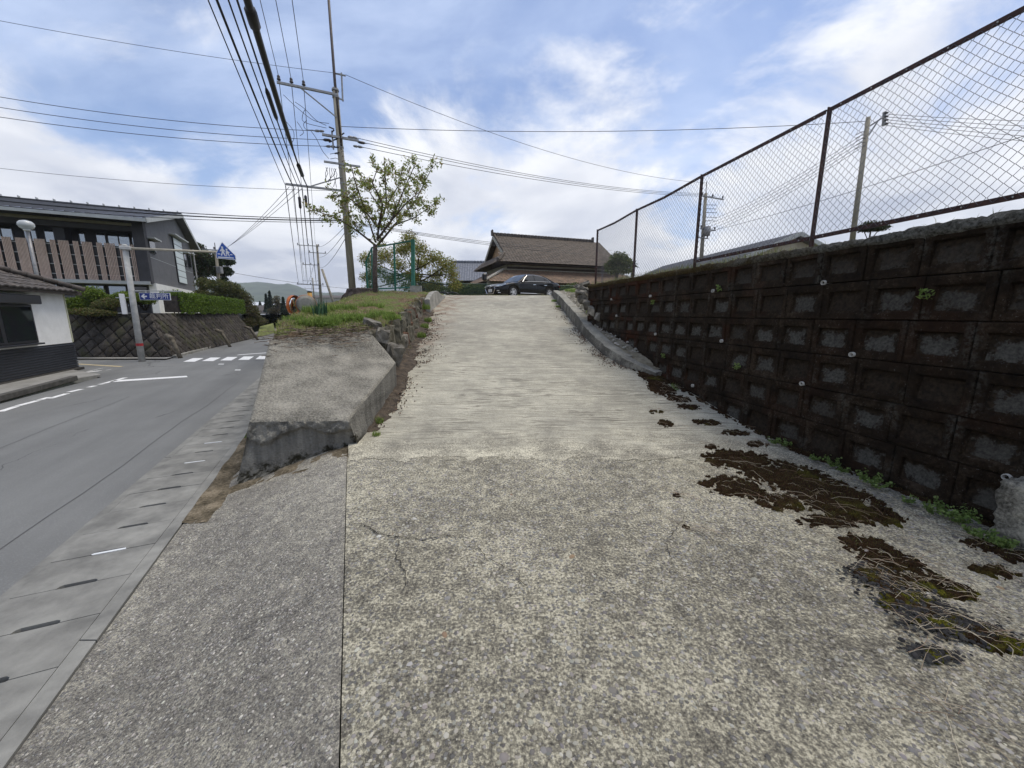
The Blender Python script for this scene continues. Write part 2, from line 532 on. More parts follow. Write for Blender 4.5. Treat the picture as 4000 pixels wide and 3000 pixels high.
M_pave = mat('pavement_concrete', (.31, .305, .285), (.20, .195, .18), 2.2, .9, .3, .008)
M_dirt = mat('earth', (.20, .145, .09), (.085, .062, .04), 5, .95, .7, .02)
M_lot = mat('dusty_gravel', (.40, .355, .26), (.25, .215, .15), 2.4, .95, .6, .02)
M_field = mat('dry_grass_ground', (.16, .17, .07), (.10, .085, .045), 3, .95, .6, .03)
M_land = mat('distant_land', (.085, .11, .05), (.05, .065, .032), .05, .95, 0)

def struct(name, mb, m, parent=None, smooth=False, bevel=0.0):
    return mb.build(name, m, parent, smooth, bevel, kind='structure' if parent is None else None)
def sheet(name, poly, z, m, parent=None, kind='structure'):
    mb = MB(); mb.add([(x, y, z) for x, y in poly], [tuple(range(len(poly)))])
    o = mb.build(name, m, parent)
    if kind: o['kind'] = kind
    return o

# ---- ground sheet to the horizon, road and side road
N_ = 40
g = MB(); g.add([(-9000, -9000, -.47), (9000, -9000, -.47), (9000, 9000, -.47), (-9000, 9000, -.47)], [(0, 1, 2, 3)])
struct('ground', g, M_land)
mb = MB(); ys = [-14 + 3.5 * i for i in range(42)]
mb.grid(lambda i, j: ((xL(ys[j]) if i == 0 else xR(ys[j])), ys[j], ZR), 1, len(ys) - 1, flip=True)
road = struct('road', mb, M_asph)
road.data.flip_normals()
sheet('side_road', [(xL(11.9) - .0, 11.9), (xL(16.4), 16.4), (-26, 16.55), (-75, 16.9), (-75, 13.2), (-17, 13.35)][::-1], ZR - .003, M_asph)

def mark(name, pts, m=M_paint, z=ZR + .004, parent=road):
    vs = [(p[0], p[1], z) for p in pts]
    o = MB().add(vs, [tuple(range(len(vs)))]).build(name, m, parent)
    if o.data.polygons[0].normal.z < 0: o.data.flip_normals()
    return o
px6 = lambda x, y: on(x / 2.011, 1350 + y / 2.011, ZR)
# zebra crossing: stripes parallel to the road, 0.45 m wide
for k in range(9):
    b = Vector((-13.30 + .598 * k, 15.74 + .222 * k)); d = Vector((-.445, .895)) * 1.46
    w = Vector((.235, .0))
    if b.x + w.x > xR(b.y) - .15: break
    mark('crosswalk_stripe', [b - w, b + w, b + w + d, b - w + d])
a0, a1 = Vector((-13.1, 18.25)), Vector((xR(20.0) - .6, 19.55))
mark('stop_line', [a0, a1, a1 + Vector((-.1, .3)), a0 + Vector((-.1, .3))])
# slanted white line at the mouth of the side road and the broken edge line beside the kerb
mark('edge_line', [px6(858, 288), px6(930, 284), px6(1475, 248), px6(1465, 238), px6(905, 272)])
edge_pts = [((0, 520), (130, 478)), ((138, 474), (300, 432)), ((312, 427), (392, 405)), ((388, 417), (528, 377)), ((540, 366), (640, 343)), ((694, 328), (750, 316)), ((778, 306), (815, 299)), ((820, 297), (985, 252))]
for (xa, ya), (xb, yb) in edge_pts:
    A, B = px6(xa, ya), px6(xb, yb)
    n = (B - A).normalized().cross(Vector((0, 0, 1))) * .065
    mark('edge_line', [A - n, B - n, B + n, A + n])
for cx, cy in ((1737, 146), (1868, 192)):
    A = px6(cx - 22, cy); B = px6(cx + 22, cy); n = Vector((-.05, .09, 0))
    mark('lane_dash', [A - n, B - n, B + n, A + n])
yl = [px6(580, 140), px6(975, 163), px6(940, 168), px6(580, 147)]
mark('yellow_line', yl)
bpy.context.view_layer.update()
for o in road.children:
    if o.name.startswith('yellow_line'): o.data.materials[0] = M_yell
for x0, y0, x1, y1 in ((640, 212, 780, 200), (760, 186, 800, 180), (846, 190, 868, 187), (700, 198, 742, 193)):
    A, B = px6(x0, y0), px6(x1, y1); n = Vector((-.05, .16, 0))
    mark('worn_letter_mark', [A - n, B - n * .6, B + n, A + n * .7])
for k in range(10):                                     # centre line further down the road
    y0 = 27 + 8 * k; xm = lambda y: (xL(y) + xR(y)) / 2
    mark('centre_dash', [(xm(y0) - .07, y0), (xm(y0) + .07, y0), (xm(y0 + 4) + .07, y0 + 4), (xm(y0 + 4) - .07, y0 + 4)])
# dark resealed strips along the road edge
M_seal = mat('tar_seal', (.10, .10, .10), (.07, .07, .07), 20, .8)
for off, w_, ya, yb in ((-.46, .006, 1.0, 11.0), (-2.6, .005, 5.0, 9.0)):
    pts, q = [], []
    for i in range(25):
        y = ya + (yb - ya) * i / 24
        x = xR(y) + off + .05 * math.sin(y * 1.7) * (w_ / .012) + rnd.uniform(-.01, .01)
        pts.append((x - w_, y)); q.append((x + w_, y))
    m_ = MB()
    m_.grid(lambda i, j: (*(pts[j] if i == 0 else q[j]), ZR + .0035), 1, 24)
    m_.build('tar_seam', M_seal, road)

# ---- covered roadside drain: edge bands and one slab after the other, slot between slabs
slope = Vector((-.451, 1, 0)).normalized(); perp = Vector((slope.y, -slope.x, 0))
zg = ZR + .01
mb = MB(); yy = [-4 + i for i in range(62)]
mb.grid(lambda i, j: (xR(yy[j]) + (0, .92)[i], yy[j], zg - .075), 1, 61)
drain = struct('roadside_drain', mb, mat('drain_bed', (.03, .03, .03), None, 5))
for a, b, nm_, dz in ((0.0, .085, 'edge_band', .004), (.80, .90, 'edge_band', .012)):
    m_ = MB()
    for y0 in range(-4, 56, 3):
        y1 = y0 + 3 - .01
        m_.hexa([(xR(y0) + a, y0, zg - .07), (xR(y0) + b, y0, zg - .07), (xR(y1) + b, y1, zg - .07), (xR(y1) + a, y1, zg - .07)],
                [(xR(y0) + a, y0, zg + dz), (xR(y0) + b, y0, zg + dz), (xR(y1) + b, y1, zg + dz), (xR(y1) + a, y1, zg + dz)])
    m_.build(nm_, M_gut, drain)
SW, SLN = .69 * perp.x, .428                             # slab width across, pitch along the drain
def slab_mesh(nm_):
    w, l, n = .640, SLN - .007, .033
    out = [(0, 0), (w * .36, 0), (w * .37, n * .6), (w * .40, n), (w * .66, n), (w * .69, n * .6), (w * .70, 0), (w, 0), (w, l), (w * .70, l), (w * .69, l - n * .15), (w * .37, l - n * .15), (w * .36, l), (0, l)]
    return MB().prism(out, .07).mesh(nm_, M_gut)
sm = slab_mesh('drain_cover')
strip = MB().prism([(0, 0), (.20, 0), (.215, .012), (.20, .026), (0, .026), (-.015, .012)], .006).mesh('slot_filler', plain('white_filler', (.72, .74, .74), .6))
rzd = math.atan2(slope.y, slope.x) - math.pi / 2
P0 = Vector((-2.74, 1.74, 0)); s0 = (P0 - Vector((xR(0), 0, 0))).dot(slope)
org = Vector((xR(0), 0, 0))
for k in range(-5, 62):
    base_ = org + slope * (s0 + SLN * k - .012) + perp * .083
    inst('drain_cover', sm, drain, (base_.x, base_.y, zg - .062 + rnd.uniform(-.002, .002)), (0, 0, rzd + rnd.uniform(-.003, .003)))
    if k in (3, 8, 10):
        q = base_ + perp * .245 - slope * .004
        inst('slot_filler', strip, drain, (q.x, q.y, zg + .003), (0, 0, rzd))

# ---- apron: two slabs with a joint between them
def apron(name, fx0, fx1, y0, y1, nx, ny, m, amp):
    j, i = np.mgrid[0:ny + 1, 0:nx + 1]
    y = y0 + (y1 - y0) * j / ny
    x = fx0(y) + (fx1(y) - fx0(y)) * i / nx
    z = zA(x, y) + amp * (fbm(x * 18, y * 18, 3) - .5) + .012 * (fbm(x * 1.3, y * 1.3, 2) - .5)
    idx = np.arange((nx + 1) * (ny + 1)).reshape(ny + 1, nx + 1)
    f = np.stack([idx[:-1, :-1], idx[:-1, 1:], idx[1:, 1:], idx[1:, :-1]], -1).reshape(-1, 4)
    return prop(inst(name, np_mesh(name, np.stack([x, y, z], -1).reshape(-1, 3), f, m, True)), kind='structure')
apron('apron_slab', lambda y: xGo(y) + .012, lambda y: xJ(y) - .003, -2.0, 4.6, 110, 330, M_apL, .006)
def yJr(x): return 4.05 + .16 * (fbm(np.asarray(x) * 1.7, 2.2, 3) - .5) + .34 * (fbm(np.asarray(x) * 9, 7.7, 5) - .5)
apron('apron_slab', lambda y: xJ(y) + .003, lambda y: np.full_like(y, 4.6), -2.0, 4.16, 280, 300, M_apR, .009)
# ---- ramp
ny, nx = 330, 120
nx = 360
j, i = np.mgrid[0:ny + 1, 0:nx + 1]
t_ = j / ny
x = -3.9 + 7.9 * i / nx
y = yJr(x) * (1 - t_) + 20.2 * t_
x = np.maximum(x, np.interp(y, [3.9, 4.6, 5.5, 7], [-1.75, -2.05, -2.25, -3.9]))
z = zRamp(y) + .002 + .009 * smooth((y - 4.15) / .5) + .008 * (fbm(x * 5, y * 9, 3) - .5) + .03 * (fbm(x * .7, y * .7, 2) - .5) * smooth((y - 4.5) / 3)
idx = np.arange((nx + 1) * (ny + 1)).reshape(ny + 1, nx + 1)
f = np.stack([idx[:-1, :-1], idx[:-1, 1:], idx[1:, 1:], idx[1:, :-1]], -1).reshape(-1, 4)
prop(inst('ramp', np_mesh('ramp', np.stack([x, y, z], -1).reshape(-1, 3), f, M_ramp, True)), kind='structure')

# ---- upper level: parking lot, field behind the wall, terrace behind the stone wall
def hfield(name, fx0, fx1, y0, y1, nx, ny, fz, m, pw=1.0):
    j, i = np.mgrid[0:ny + 1, 0:nx + 1]
    y = y0 + (y1 - y0) * (j / ny)
    x = fx0(y) + (fx1(y) - fx0(y)) * (i / nx) ** pw
    z = fz(x, y)
    idx = np.arange((nx + 1) * (ny + 1)).reshape(ny + 1, nx + 1)
    f = np.stack([idx[:-1, :-1], idx[:-1, 1:], idx[1:, 1:], idx[1:, :-1]], -1).reshape(-1, 4)
    return prop(inst(name, np_mesh(name, np.stack([x, y, z], -1).reshape(-1, 3), f, m, True)), kind='structure')
hfield('parking_lot', lambda y: np.full_like(y, -5.6) - .42 * (y - 19.7), lambda y: np.full_like(y, 40.), 19.7, 33, 160, 50, lambda x, y: 2.49 + .03 * (fbm(x * .6, y * .6, 3) - .5), M_lot)
sheet('yard', [(-12, 32.9), (70, 32.9), (140, 180), (-60, 180)], 2.44, M_field)
def zField(x, y): return np.interp(y, [-10, 9, 12, 19.7], [2.25, 2.25, 2.30, 2.5]) + .05 * (fbm(x * .8, y * .8, 3) - .5)
hfield('field', lambda y: np.where(y < 11.0, xW(y) + .26, np.interp(y, [11, 12.5, 20], [xW(11.) + .26, 2.75, 2.75])), lambda y: np.full_like(y, 60.), -9, 19.72, 90, 90, zField, M_field, 2.2)
# verge between the right kerb and the wall, soil and stones
hfield('verge', lambda y: np.interp(y, [7.3, 7.9, 8.8, 10.5, 20], [2.75, 2.44, 2.30, 2.2, 2.2]), lambda y: np.where(y < 11.0, xW(y) + .02, np.interp(y, [11, 11.6, 12.6, 20], [xW(11.) + .02, 2.5, 2.85, 2.85])), 7.32, 19.7, 24, 120,
       lambda x, y: zRamp(y) + np.interp(y, [7.2, 8, 10, 12, 16, 18.8, 19.7], [.09, .17, .24, .36, .37, .28, .06]) + np.clip((x - np.interp(y, [7.3, 7.9, 8.8, 10.5, 20], [2.75, 2.44, 2.30, 2.2, 2.2])), 0, 1.2) * np.interp(y, [7.3, 9, 10.5, 12.5, 16, 19.7], [.15, .35, .9, 1.15, .55, .06]) + .07 * (fbm(x * 4, y * 4, 3) - .5), mat('stony_soil', (.30, .27, .20), (.13, .11, .07), 7, .95, .8, .03))
sheet('terrace', [(-17.0, 17.6), (-22.6, 31.2), (-45, 90), (-160, 90), (-160, 17.6)], 1.60, M_field)
# pavement in front of the white house and along the stone wall
def kerbed(name, poly, z0, z1, m, bevel=.012):
    return struct(name, MB().prism(poly, z1 - z0, Matrix.Translation((0, 0, z0))), m, bevel=bevel)
kerbed('house_pavement', [(xL(-6) - .02, -6), (xL(9.6) - .28, 9.6), (xL(11.2) - .40, 11.2), (-13.1, 12.1), (-15.6, 13.35), (-19, 12.6), (-9.5, -6)], -.44, -.29, M_pave)
M_kerb = mat('dark_kerb', (.10, .095, .085), (.05, .047, .042), 6, .9)
kb = [(xL(y) - .02 - d, y) for y, d in ((-6, 0), (5, .02), (9.6, .24), (11.2, .36))]
for q in range(3):
    (xa, ya), (xb, yb) = kb[q], kb[q + 1]
    n_ = max(1, int((yb - ya) / 1.2))
    for r_ in range(n_):
        A = Vector((xa + (xb - xa) * r_ / n_, ya + (yb - ya) * r_ / n_, -.27)); B = Vector((xa + (xb - xa) * (r_ + 1) / n_, ya + (yb - ya) * (r_ + 1) / n_, -.27))
        dd = (B - A).normalized() * .008
        prop(MB().bar(A + dd, B - dd, .16, .14).build('kerb_stone', M_kerb, bevel=.01), kind='structure')
wl_pts = [(xL(16.6) - .02, 16.6), (xL(20), 20), (xL(32), 32), (xL(60), 60)]
for q in range(22):
    y0 = 17.2 + q * 1.5; A = Vector((xL(y0) + .02, y0, -.35)); B = Vector((xL(y0 + 1.48) + .02, y0 + 1.48, -.35))
    prop(MB().bar(A, B, .15, .22).build('kerb_stone', M_conc, bevel=.012), kind='structure')
sheet('wall_side_pavement', [(xL(16.45), 16.45), (xL(60), 60), (xL(60) - 2.5, 60), (-15.6, 17.6), (-26, 17.6), (-26, 16.55)], -.30, M_pave)

# ------------------------------------------------------------------ block retaining wall (right)
def moss_mat():
    N = NT('mossy_block')
    p = N.pos
    f = N.noise(3.2, 7, .65); g = N.noise(26, 5, .7); h = N.noise(1.1, 4, .6)
    col = N.ramp(N.math('ADD', N.math('MULTIPLY', f, .6), N.math('MULTIPLY', g, .4)), [(.36, (.006, .0042, .0028)), (.52, (.022, .0145, .0085)), (.66, (.060, .044, .030))])
    sx = N.n('ShaderNodeSeparateXYZ'); N.l(p, sx.inputs[0])
    red = N.math('MULTIPLY', N.mr(h, .50, .64), N.mr(sx.outputs[1], 4.0, 8.5, .25, 1))
    col = N.mix(N.math('MULTIPLY', red, .8), col, (.045, .0145, .0055))
    lich = N.math('MULTIPLY', N.mr(N.noise(48, 5, .75), .60, .68), N.mr(f, .38, .58))
    col = N.mix(N.math('MULTIPLY', lich, .6), col, (.20, .195, .18))
    oc = N.n('ShaderNodeSeparateXYZ'); N.l(N.obj(), oc.inputs[0])     # pale bloom along some upright joints
    jx = N.math('ABSOLUTE', N.math('SUBTRACT', oc.outputs[0], .225))
    bl = N.math('MULTIPLY', N.mr(jx, .13, .22), N.math('MULTIPLY', N.mr(N.noise(2.3, 4, .6), .50, .60), N.mr(N.noise(30, 5, .7), .42, .60)))
    col = N.mix(N.math('MULTIPLY', bl, .5), col, (.10, .10, .088))
    return N.done(col, .95, N.bump(N.math('ADD', g, N.math('MULTIPLY', N.noise(110, 3, .6), .5)), 1.0, .025), spec=.15)
M_moss = moss_mat()
def panel_mat():
    N = NT('block_panel')
    o = N.obj()
    sx = N.n('ShaderNodeSeparateXYZ'); N.l(o, sx.inputs[0])
    ax = N.math('ABSOLUTE', N.math('SUBTRACT', sx.outputs[0], .225)); az = N.math('ABSOLUTE', N.math('SUBTRACT', sx.outputs[2], .160))
    e = N.math('MAXIMUM', N.math('DIVIDE', ax, .165), N.math('DIVIDE', az, .105))     # 0 in the middle, 1 at the rim of the recess
    nz = N.noise(11, 8, .75)
    bare = N.mr(N.math('ADD', e, N.math('MULTIPLY', N.math('SUBTRACT', nz, .5), 2.8)), .52, .78, 1, 0)
    bare = N.math('MULTIPLY', bare, N.mr(N.math('ADD', N.rand(), N.math('MULTIPLY', N.noise(.7, 2, .5), .8)), .45, 1.10, .03, 1))
    pz_ = N.n('ShaderNodeSeparateXYZ'); N.l(N.pos, pz_.inputs[0])
    bare = N.math('MULTIPLY', bare, N.mr(pz_.outputs[2], 1.88, 2.1, 1, .25))
    conc = N.ramp(N.noise(40, 5, .65), [(.35, (.032, .031, .027)), (.65, (.080, .077, .068))])
    moss = N.ramp(N.noise(30, 5, .7), [(.35, (.006, .0042, .0028)), (.7, (.036, .025, .015))])
    return N.done(N.mix(bare, moss, conc), .93, N.bump(N.noise(60, 4, .65), .5, .008), spec=.2)
M_panel = panel_mat()
def block_mesh(nm_, seed):
    r = random.Random(seed)
    w, h, g_ = .45, .38, .0028
    j = lambda a: r.uniform(-a, a)
    m_ = MB()
    def ring(x0, x1, z0, z1, y, a=.0):
        return [(x0 + j(a), y + j(a), z0 + j(a)), (x1 + j(a), y + j(a), z0 + j(a)), (x1 + j(a), y + j(a), z1 + j(a)), (x0 + j(a), y + j(a), z1 + j(a))]
    rings = [ring(g_, w - g_, g_, h - g_, .13), ring(g_, w - g_, g_, h - g_, .010, .002), ring(g_ + .007, w - g_ - .007, g_ + .007, h - g_ - .007, 0, .003),
             ring(.060, w - .060, .060, h - .085, .002, .007), ring(.068, w - .068, .072, h - .090, .012, .006), [(.076 + j(.012), .018, .084 + j(.012)), (w - .076 + j(.012), .018, .084 + j(.012)), (w - .078 + j(.012), .046, h - .098 + j(.008)), (.078 + j(.012), .046, h - .098 + j(.008))]]
    vs = [p for q in rings for p in q]
    fs, ms = [], []
    for k in range(5):
        for i in range(4):
            i2 = (i + 1) % 4
            fs.append((k * 4 + i, k * 4 + i2, (k + 1) * 4 + i2, (k + 1) * 4 + i))
    m_.add(vs, fs, 0)
    m_.add([vs[20], vs[21], vs[22], vs[23]], [(0, 1, 2, 3)], 1)
    return m_.mesh(nm_, [M_moss, M_panel])
bm_ = [block_mesh('block', s) for s in range(6)]
wd = Vector((-.19, 1, 0)).normalized()
rw = thing('retaining_wall', 'dark mossy block retaining wall with recessed panels beside the ramp', 'retaining wall', (xW(0), 0, 0))
RZW = math.atan2(wd.y, wd.x) + math.pi                # block local +x runs towards the camera, +y into the bank
def wallpt(s, off=0.0, z=0.0):                         # s metres along the wall from y = 0
    n = Vector((wd.y, -wd.x, 0))
    p = Vector((xW(0), 0, 0)) + wd * s + n * off
    return Vector((p.x, p.y, z))
S_END = 11.2
for row in range(-1, 6):
    z0 = .02 + .38 * row
    off = .0 if row % 2 else .07
    for k in range(26):
        s = S_END - off - .45 * k
        if s < .2: break
        q = wallpt(s, rnd.uniform(-.004, .004), z0) - rw.location
        if row < 0 and s > 7.0: continue
        o = inst('block', bm_[rnd.randrange(6)], rw, q, (0, 0, RZW))
# backing, rough mossy coping and weep pipes
mb = MB(); A, B = wallpt(S_END - .02, .14), wallpt(-.6, .14)
n_ = Vector((wd.y, -wd.x, 0))
bq = [A, B, B + n_ * .25, A + n_ * .25]
mb.hexa([Vector((p.x, p.y, -.5)) - rw.location for p in bq], [Vector((p.x, p.y, 2.27)) - rw.location for p in bq])
mb.build('backing', M_moss, rw)
def lichen_mat():
    N = NT('lichen_coping')
    f = N.noise(5, 7, .68); g = N.noise(34, 5, .7)
    sx = N.n('ShaderNodeSeparateXYZ'); N.l(N.pos, sx.inputs[0])
    grey = N.ramp(g, [(.36, (.045, .043, .037)), (.62, (.20, .20, .18)), (.75, (.36, .36, .33))])
    brown = N.ramp(g, [(.35, (.030, .020, .008)), (.65, (.085, .062, .022)), (.8, (.14, .125, .045))])
    near = N.math('ADD', N.mr(sx.outputs[1], 3.2, 7.2, 1, 0), N.math('MULTIPLY', N.math('SUBTRACT', f, .5), 2.2), clamp=True)
    return N.done(N.mix(near, brown, grey), .97, N.bump(N.math('ADD', g, N.noise(90, 3, .6)), 1.0, .03), spec=.1)
M_lich = lichen_mat()
ns, nk = 420, 9
prof = [(.02, 2.235), (-.012, 2.262), (-.022, 2.292), (-.014, 2.318), (.03, 2.342), (.10, 2.350), (.18, 2.345), (.27, 2.325), (.36, 2.285)]
jj, ii = np.mgrid[0:ns + 1, 0:nk]
s_ = -.6 + (S_END + .6) * jj / ns
po = np.array([p[0] for p in prof])[ii]; pz = np.array([p[1] for p in prof])[ii]
am = .055 * (fbm(s_ * 9, ii * 1.3, 3) - .5) + .035 * (fbm(s_ * 2.2, ii * .5 + 9, 2) - .5) + .02 * (NR.random(s_.shape) - .5)
px_, py_ = xW(0) + wd.x * s_ + wd.y * (po - am * .55), wd.y * s_ - wd.x * (po - am * .55)
zz = pz + am * .8 + .06 * (s_ / S_END - .4) * np.where(s_ > 5, 1, .6)
idx = np.arange((ns + 1) * nk).reshape(ns + 1, nk)
f = np.stack([idx[:-1, :-1], idx[:-1, 1:], idx[1:, 1:], idx[1:, :-1]], -1).reshape(-1, 4)
inst('coping', np_mesh('coping', np.stack([px_ - rw.location.x, py_, zz], -1).reshape(-1, 3), f, M_lich, True), rw)
M_hole = plain('pipe_dark', (.01, .01, .01), .9)
M_pvc = plain('white_pvc', (.40, .39, .36), .5)
pm = MB().lathe([(.019, .10), (.0185, -.012), (.025, -.012), (.025, .12)], 14, caps=False).lathe([(.0188, .04), (.001, .041)], 14, None, 1, False).mesh('weep_pipe', [M_pvc, M_hole], True)
for y_, z_ in [(2.62, 1.93), (4.31, 1.93), (6.02, 1.94), (7.78, 1.94), (9.5, 1.94), (3.91, 1.19), (5.74, 1.2), (7.51, 1.21), (4.40, .80), (6.30, .42), (2.70, .40), (9.2, 1.55), (2.05, 1.19)]:
    q = wallpt(y_ / wd.y, -.012, z_) - rw.location
    o = inst('weep_pipe', pm, rw, q, (R(90), 0, RZW + math.pi))
    o.rotation_euler = (R(-88), 0, RZW)

# concrete footing lump at the near end of the wall
rp = random.Random(3)
def rock_mesh(nm_, d, seed, m, jit=.16, cuts=1, smooth_=False):
    """irregular stone: box of size d, roughly chipped"""
    r = random.Random(seed)
    bm = bmesh.new(); bmesh.ops.create_cube(bm, size=1)
    bmesh.ops.subdivide_edges(bm, edges=bm.edges[:], cuts=cuts + 1, use_grid_fill=True)
    for v in bm.verts:
        c = v.co
        l = max(abs(c.x), abs(c.y), abs(c.z)); rr = c.length
        c *= (1 - .28 * max(0, rr - .62))
        v.co = Vector((c.x * d[0], c.y * d[1], c.z * d[2])) + Vector((r.uniform(-1, 1) * d[0], r.uniform(-1, 1) * d[1], r.uniform(-1, 1) * d[2])) * jit * .35
    me = bpy.data.meshes.new(nm_); bm.to_mesh(me); bm.free()
    me.materials.append(m)
    if smooth_: me.polygons.foreach_set('use_smooth', [True] * len(me.polygons))
    return me
def footing_mesh():
    me = rock_mesh('concrete_footing', (.30, .92, .70), 5, M_abutf, .05, 22, True)
    for v in me.vertices:
        c = v.co; n = .07 * (float(fbm(c.y * 5 + 3, c.z * 5 + c.x * 4, 4)) - .5) + .03 * (float(fbm(c.y * 22, c.z * 22 + c.x * 9, 2)) - .5)
        v.co = c * (1 + n * 2)
    return me
N = NT('weathered_footing'); f_ = N.noise(6, 6, .65); g_ = N.noise(45, 5, .7)
M_abutf = N.done(N.ramp(N.math('ADD', N.math('MULTIPLY', f_, .55), N.math('MULTIPLY', g_, .45)), [(.40, (.06, .056, .045)), (.50, (.20, .19, .16)), (.62, (.42, .40, .33))]), .95, N.bump(g_, .9, .02), spec=.1)
q = wallpt(2.20, -.13, .10)
prop(inst('concrete_footing', footing_mesh(), None, q, (0, 0, R(8))), 'weathered pale concrete footing lump at the foot of mossy block wall', 'footing')

# ------------------------------------------------------------------ chain link fence on the wall
def rust():
    N = NT('rusty_brown_steel')
    f = N.noise(14, 7, .7)
    return N.done(N.ramp(f, [(.35, (.022, .010, .010)), (.6, (.060, .024, .018)), (.78, (.13, .055, .028))]), .65, N.bump(N.noise(60, 4), .2, .003), spec=.4)
M_rust = rust()
M_wire = plain('coated_wire', (.06, .062, .085), .5)
fence = thing('chain_link_fence', 'tall chain link fence with rusty brown posts along top of mossy block wall', 'fence', wallpt(0, .10, 2.25))
FZ0, FZ1 = 2.43, 3.765
fo = fence.location
posts = [0.65, 2.66, 4.70, 6.78, 8.86, 10.95]
for s in posts:
    tilt = rnd.uniform(-.006, .006)
    a, b = wallpt(s, .10, 2.22) - fo, wallpt(s + tilt, .10, FZ1 + .03) - fo
    m_ = MB()
    m_.bar(a, b, .045, .012); m_.bar(a + Vector((.018, .016, 0)), b + Vector((.018, .016, 0)), .012, .045)
    m_.build('post', M_rust, fence)
for i in range(len(posts) - 1):
    a, b = posts[i], posts[i + 1]
    for z_, nm_ in ((FZ1 - .005, 'top_rail'), (FZ0 + .02, 'bottom_rail')):
        if nm_ == 'bottom_rail' and i >= 3: continue
        dz = lambda s: (.012 * (s - 4)) if nm_ == 'top_rail' and s > 8 else (.0 if nm_ == 'top_rail' else .012 * (s - 2))
        sag = -.03 if (nm_ == 'top_rail' and i >= 3) else 0
        m_ = MB(); mid = (a + b) / 2
        for p, q2 in ((a + .02, mid), (mid, b - .02)):
            zz0 = z_ + (sag if p == mid else 0); zz1 = z_ + (sag if q2 == mid else 0)
            m_.bar(wallpt(p, .085, zz0) - fo, wallpt(q2, .085, zz1) - fo, .012, .042)
            m_.bar(wallpt(p, .10, zz0 + .018) - fo, wallpt(q2, .10, zz1 + .018) - fo, .034, .008)
        m_.build(nm_, M_rust, fence)
        bolt = MB().lathe([(.007, 0), (.007, .006), (.002, .008)], 6).mesh('bolt', plain('zinc', (.5, .5, .48), .4, .6)) if i == 0 and nm_ == 'top_rail' else bolt
        for k in range(7):
            s = a + (b - a) * (k + .5) / 7
            inst('bolt', bolt, fence, wallpt(s, .077, z_ + (sag * (1 - abs(k - 3) / 3.5))) - fo, (0, R(-90), math.atan2(wd.y, wd.x) + math.pi / 2 * 0 + math.pi / 2 - math.pi / 2 + R(90) * 0))
def chain_mesh(a, b, z0, z1, cell, r, warp):
    h = cell / 2
    nk_, ni = int((b - a) / h), int((z1 - z0) / h)
    segs0, segs1 = [], []
    for k in range(nk_):
        i = np.arange(ni + 1)
        s = a + (k + ((i + k) % 2)) * h
        z = z1 - i * h
        d = .004 * (((i + k) % 2) * 2 - 1)
        P = warp(s, z, d)
        segs0.append(P[:-1]); segs1.append(P[1:])
    A, B = np.concatenate(segs0), np.concatenate(segs1)
    return seg_prisms(A, B, r)
def seg_prisms(A, B, r, n=3):
    D = B - A; L = np.linalg.norm(D, axis=1, keepdims=True); D = D / np.maximum(L, 1e-9)
    up = np.where(np.abs(D[:, 2:3]) > .9, np.array([[1., 0, 0]]), np.array([[0, 0, 1.]]))
    X = np.cross(D, up); X /= np.linalg.norm(X, axis=1, keepdims=True); Y = np.cross(D, X)
    V = []
    for e in (A, B):
        for k in range(n):
            t = 2 * math.pi * k / n
            V.append(e + r * (math.cos(t) * X + math.sin(t) * Y))
    V = np.stack(V, 1)                                # m, 2n, 3
    m = len(A); base_ = (np.arange(m) * 2 * n)[:, None]
    F = [np.concatenate([base_ + k, base_ + (k + 1) % n, base_ + n + (k + 1) % n, base_ + n + k], 1) for k in range(n)]
    return V.reshape(-1, 3), np.concatenate(F)
def warp_fence(s, z, d):
    t = np.clip((s - 8.9) / 2.0, 0, 1) * np.clip((3.3 - z) / 1.0, 0, 1)      # torn loose at the far end, hanging and bulging
    bul = .12 * np.sin(t * 3.0) * np.sin(s * 6) * t
    z2 = z - .10 * t * np.sin(np.clip((s - 8.9) / 2.0, 0, 1) * 3.1) + .01 * np.sin(s * 3 + z * 4)
    o = .075 + d + bul
    x = xW(0) + wd.x * s + wd.y * o - fo.x
    y = wd.y * s - wd.x * o - fo.y
    return np.stack([x, y, z2 - fo.z], -1)
for i in range(len(posts) - 1):
    V, F = chain_mesh(posts[i] + .02, posts[i + 1] - .02, FZ0 + (.0 if i < 3 else -.14), FZ1 - .01, .08, .0023, warp_fence)
    prop(inst('wire_mesh', np_mesh('wire_mesh', V, F, M_wire), fence), kind='stuff')

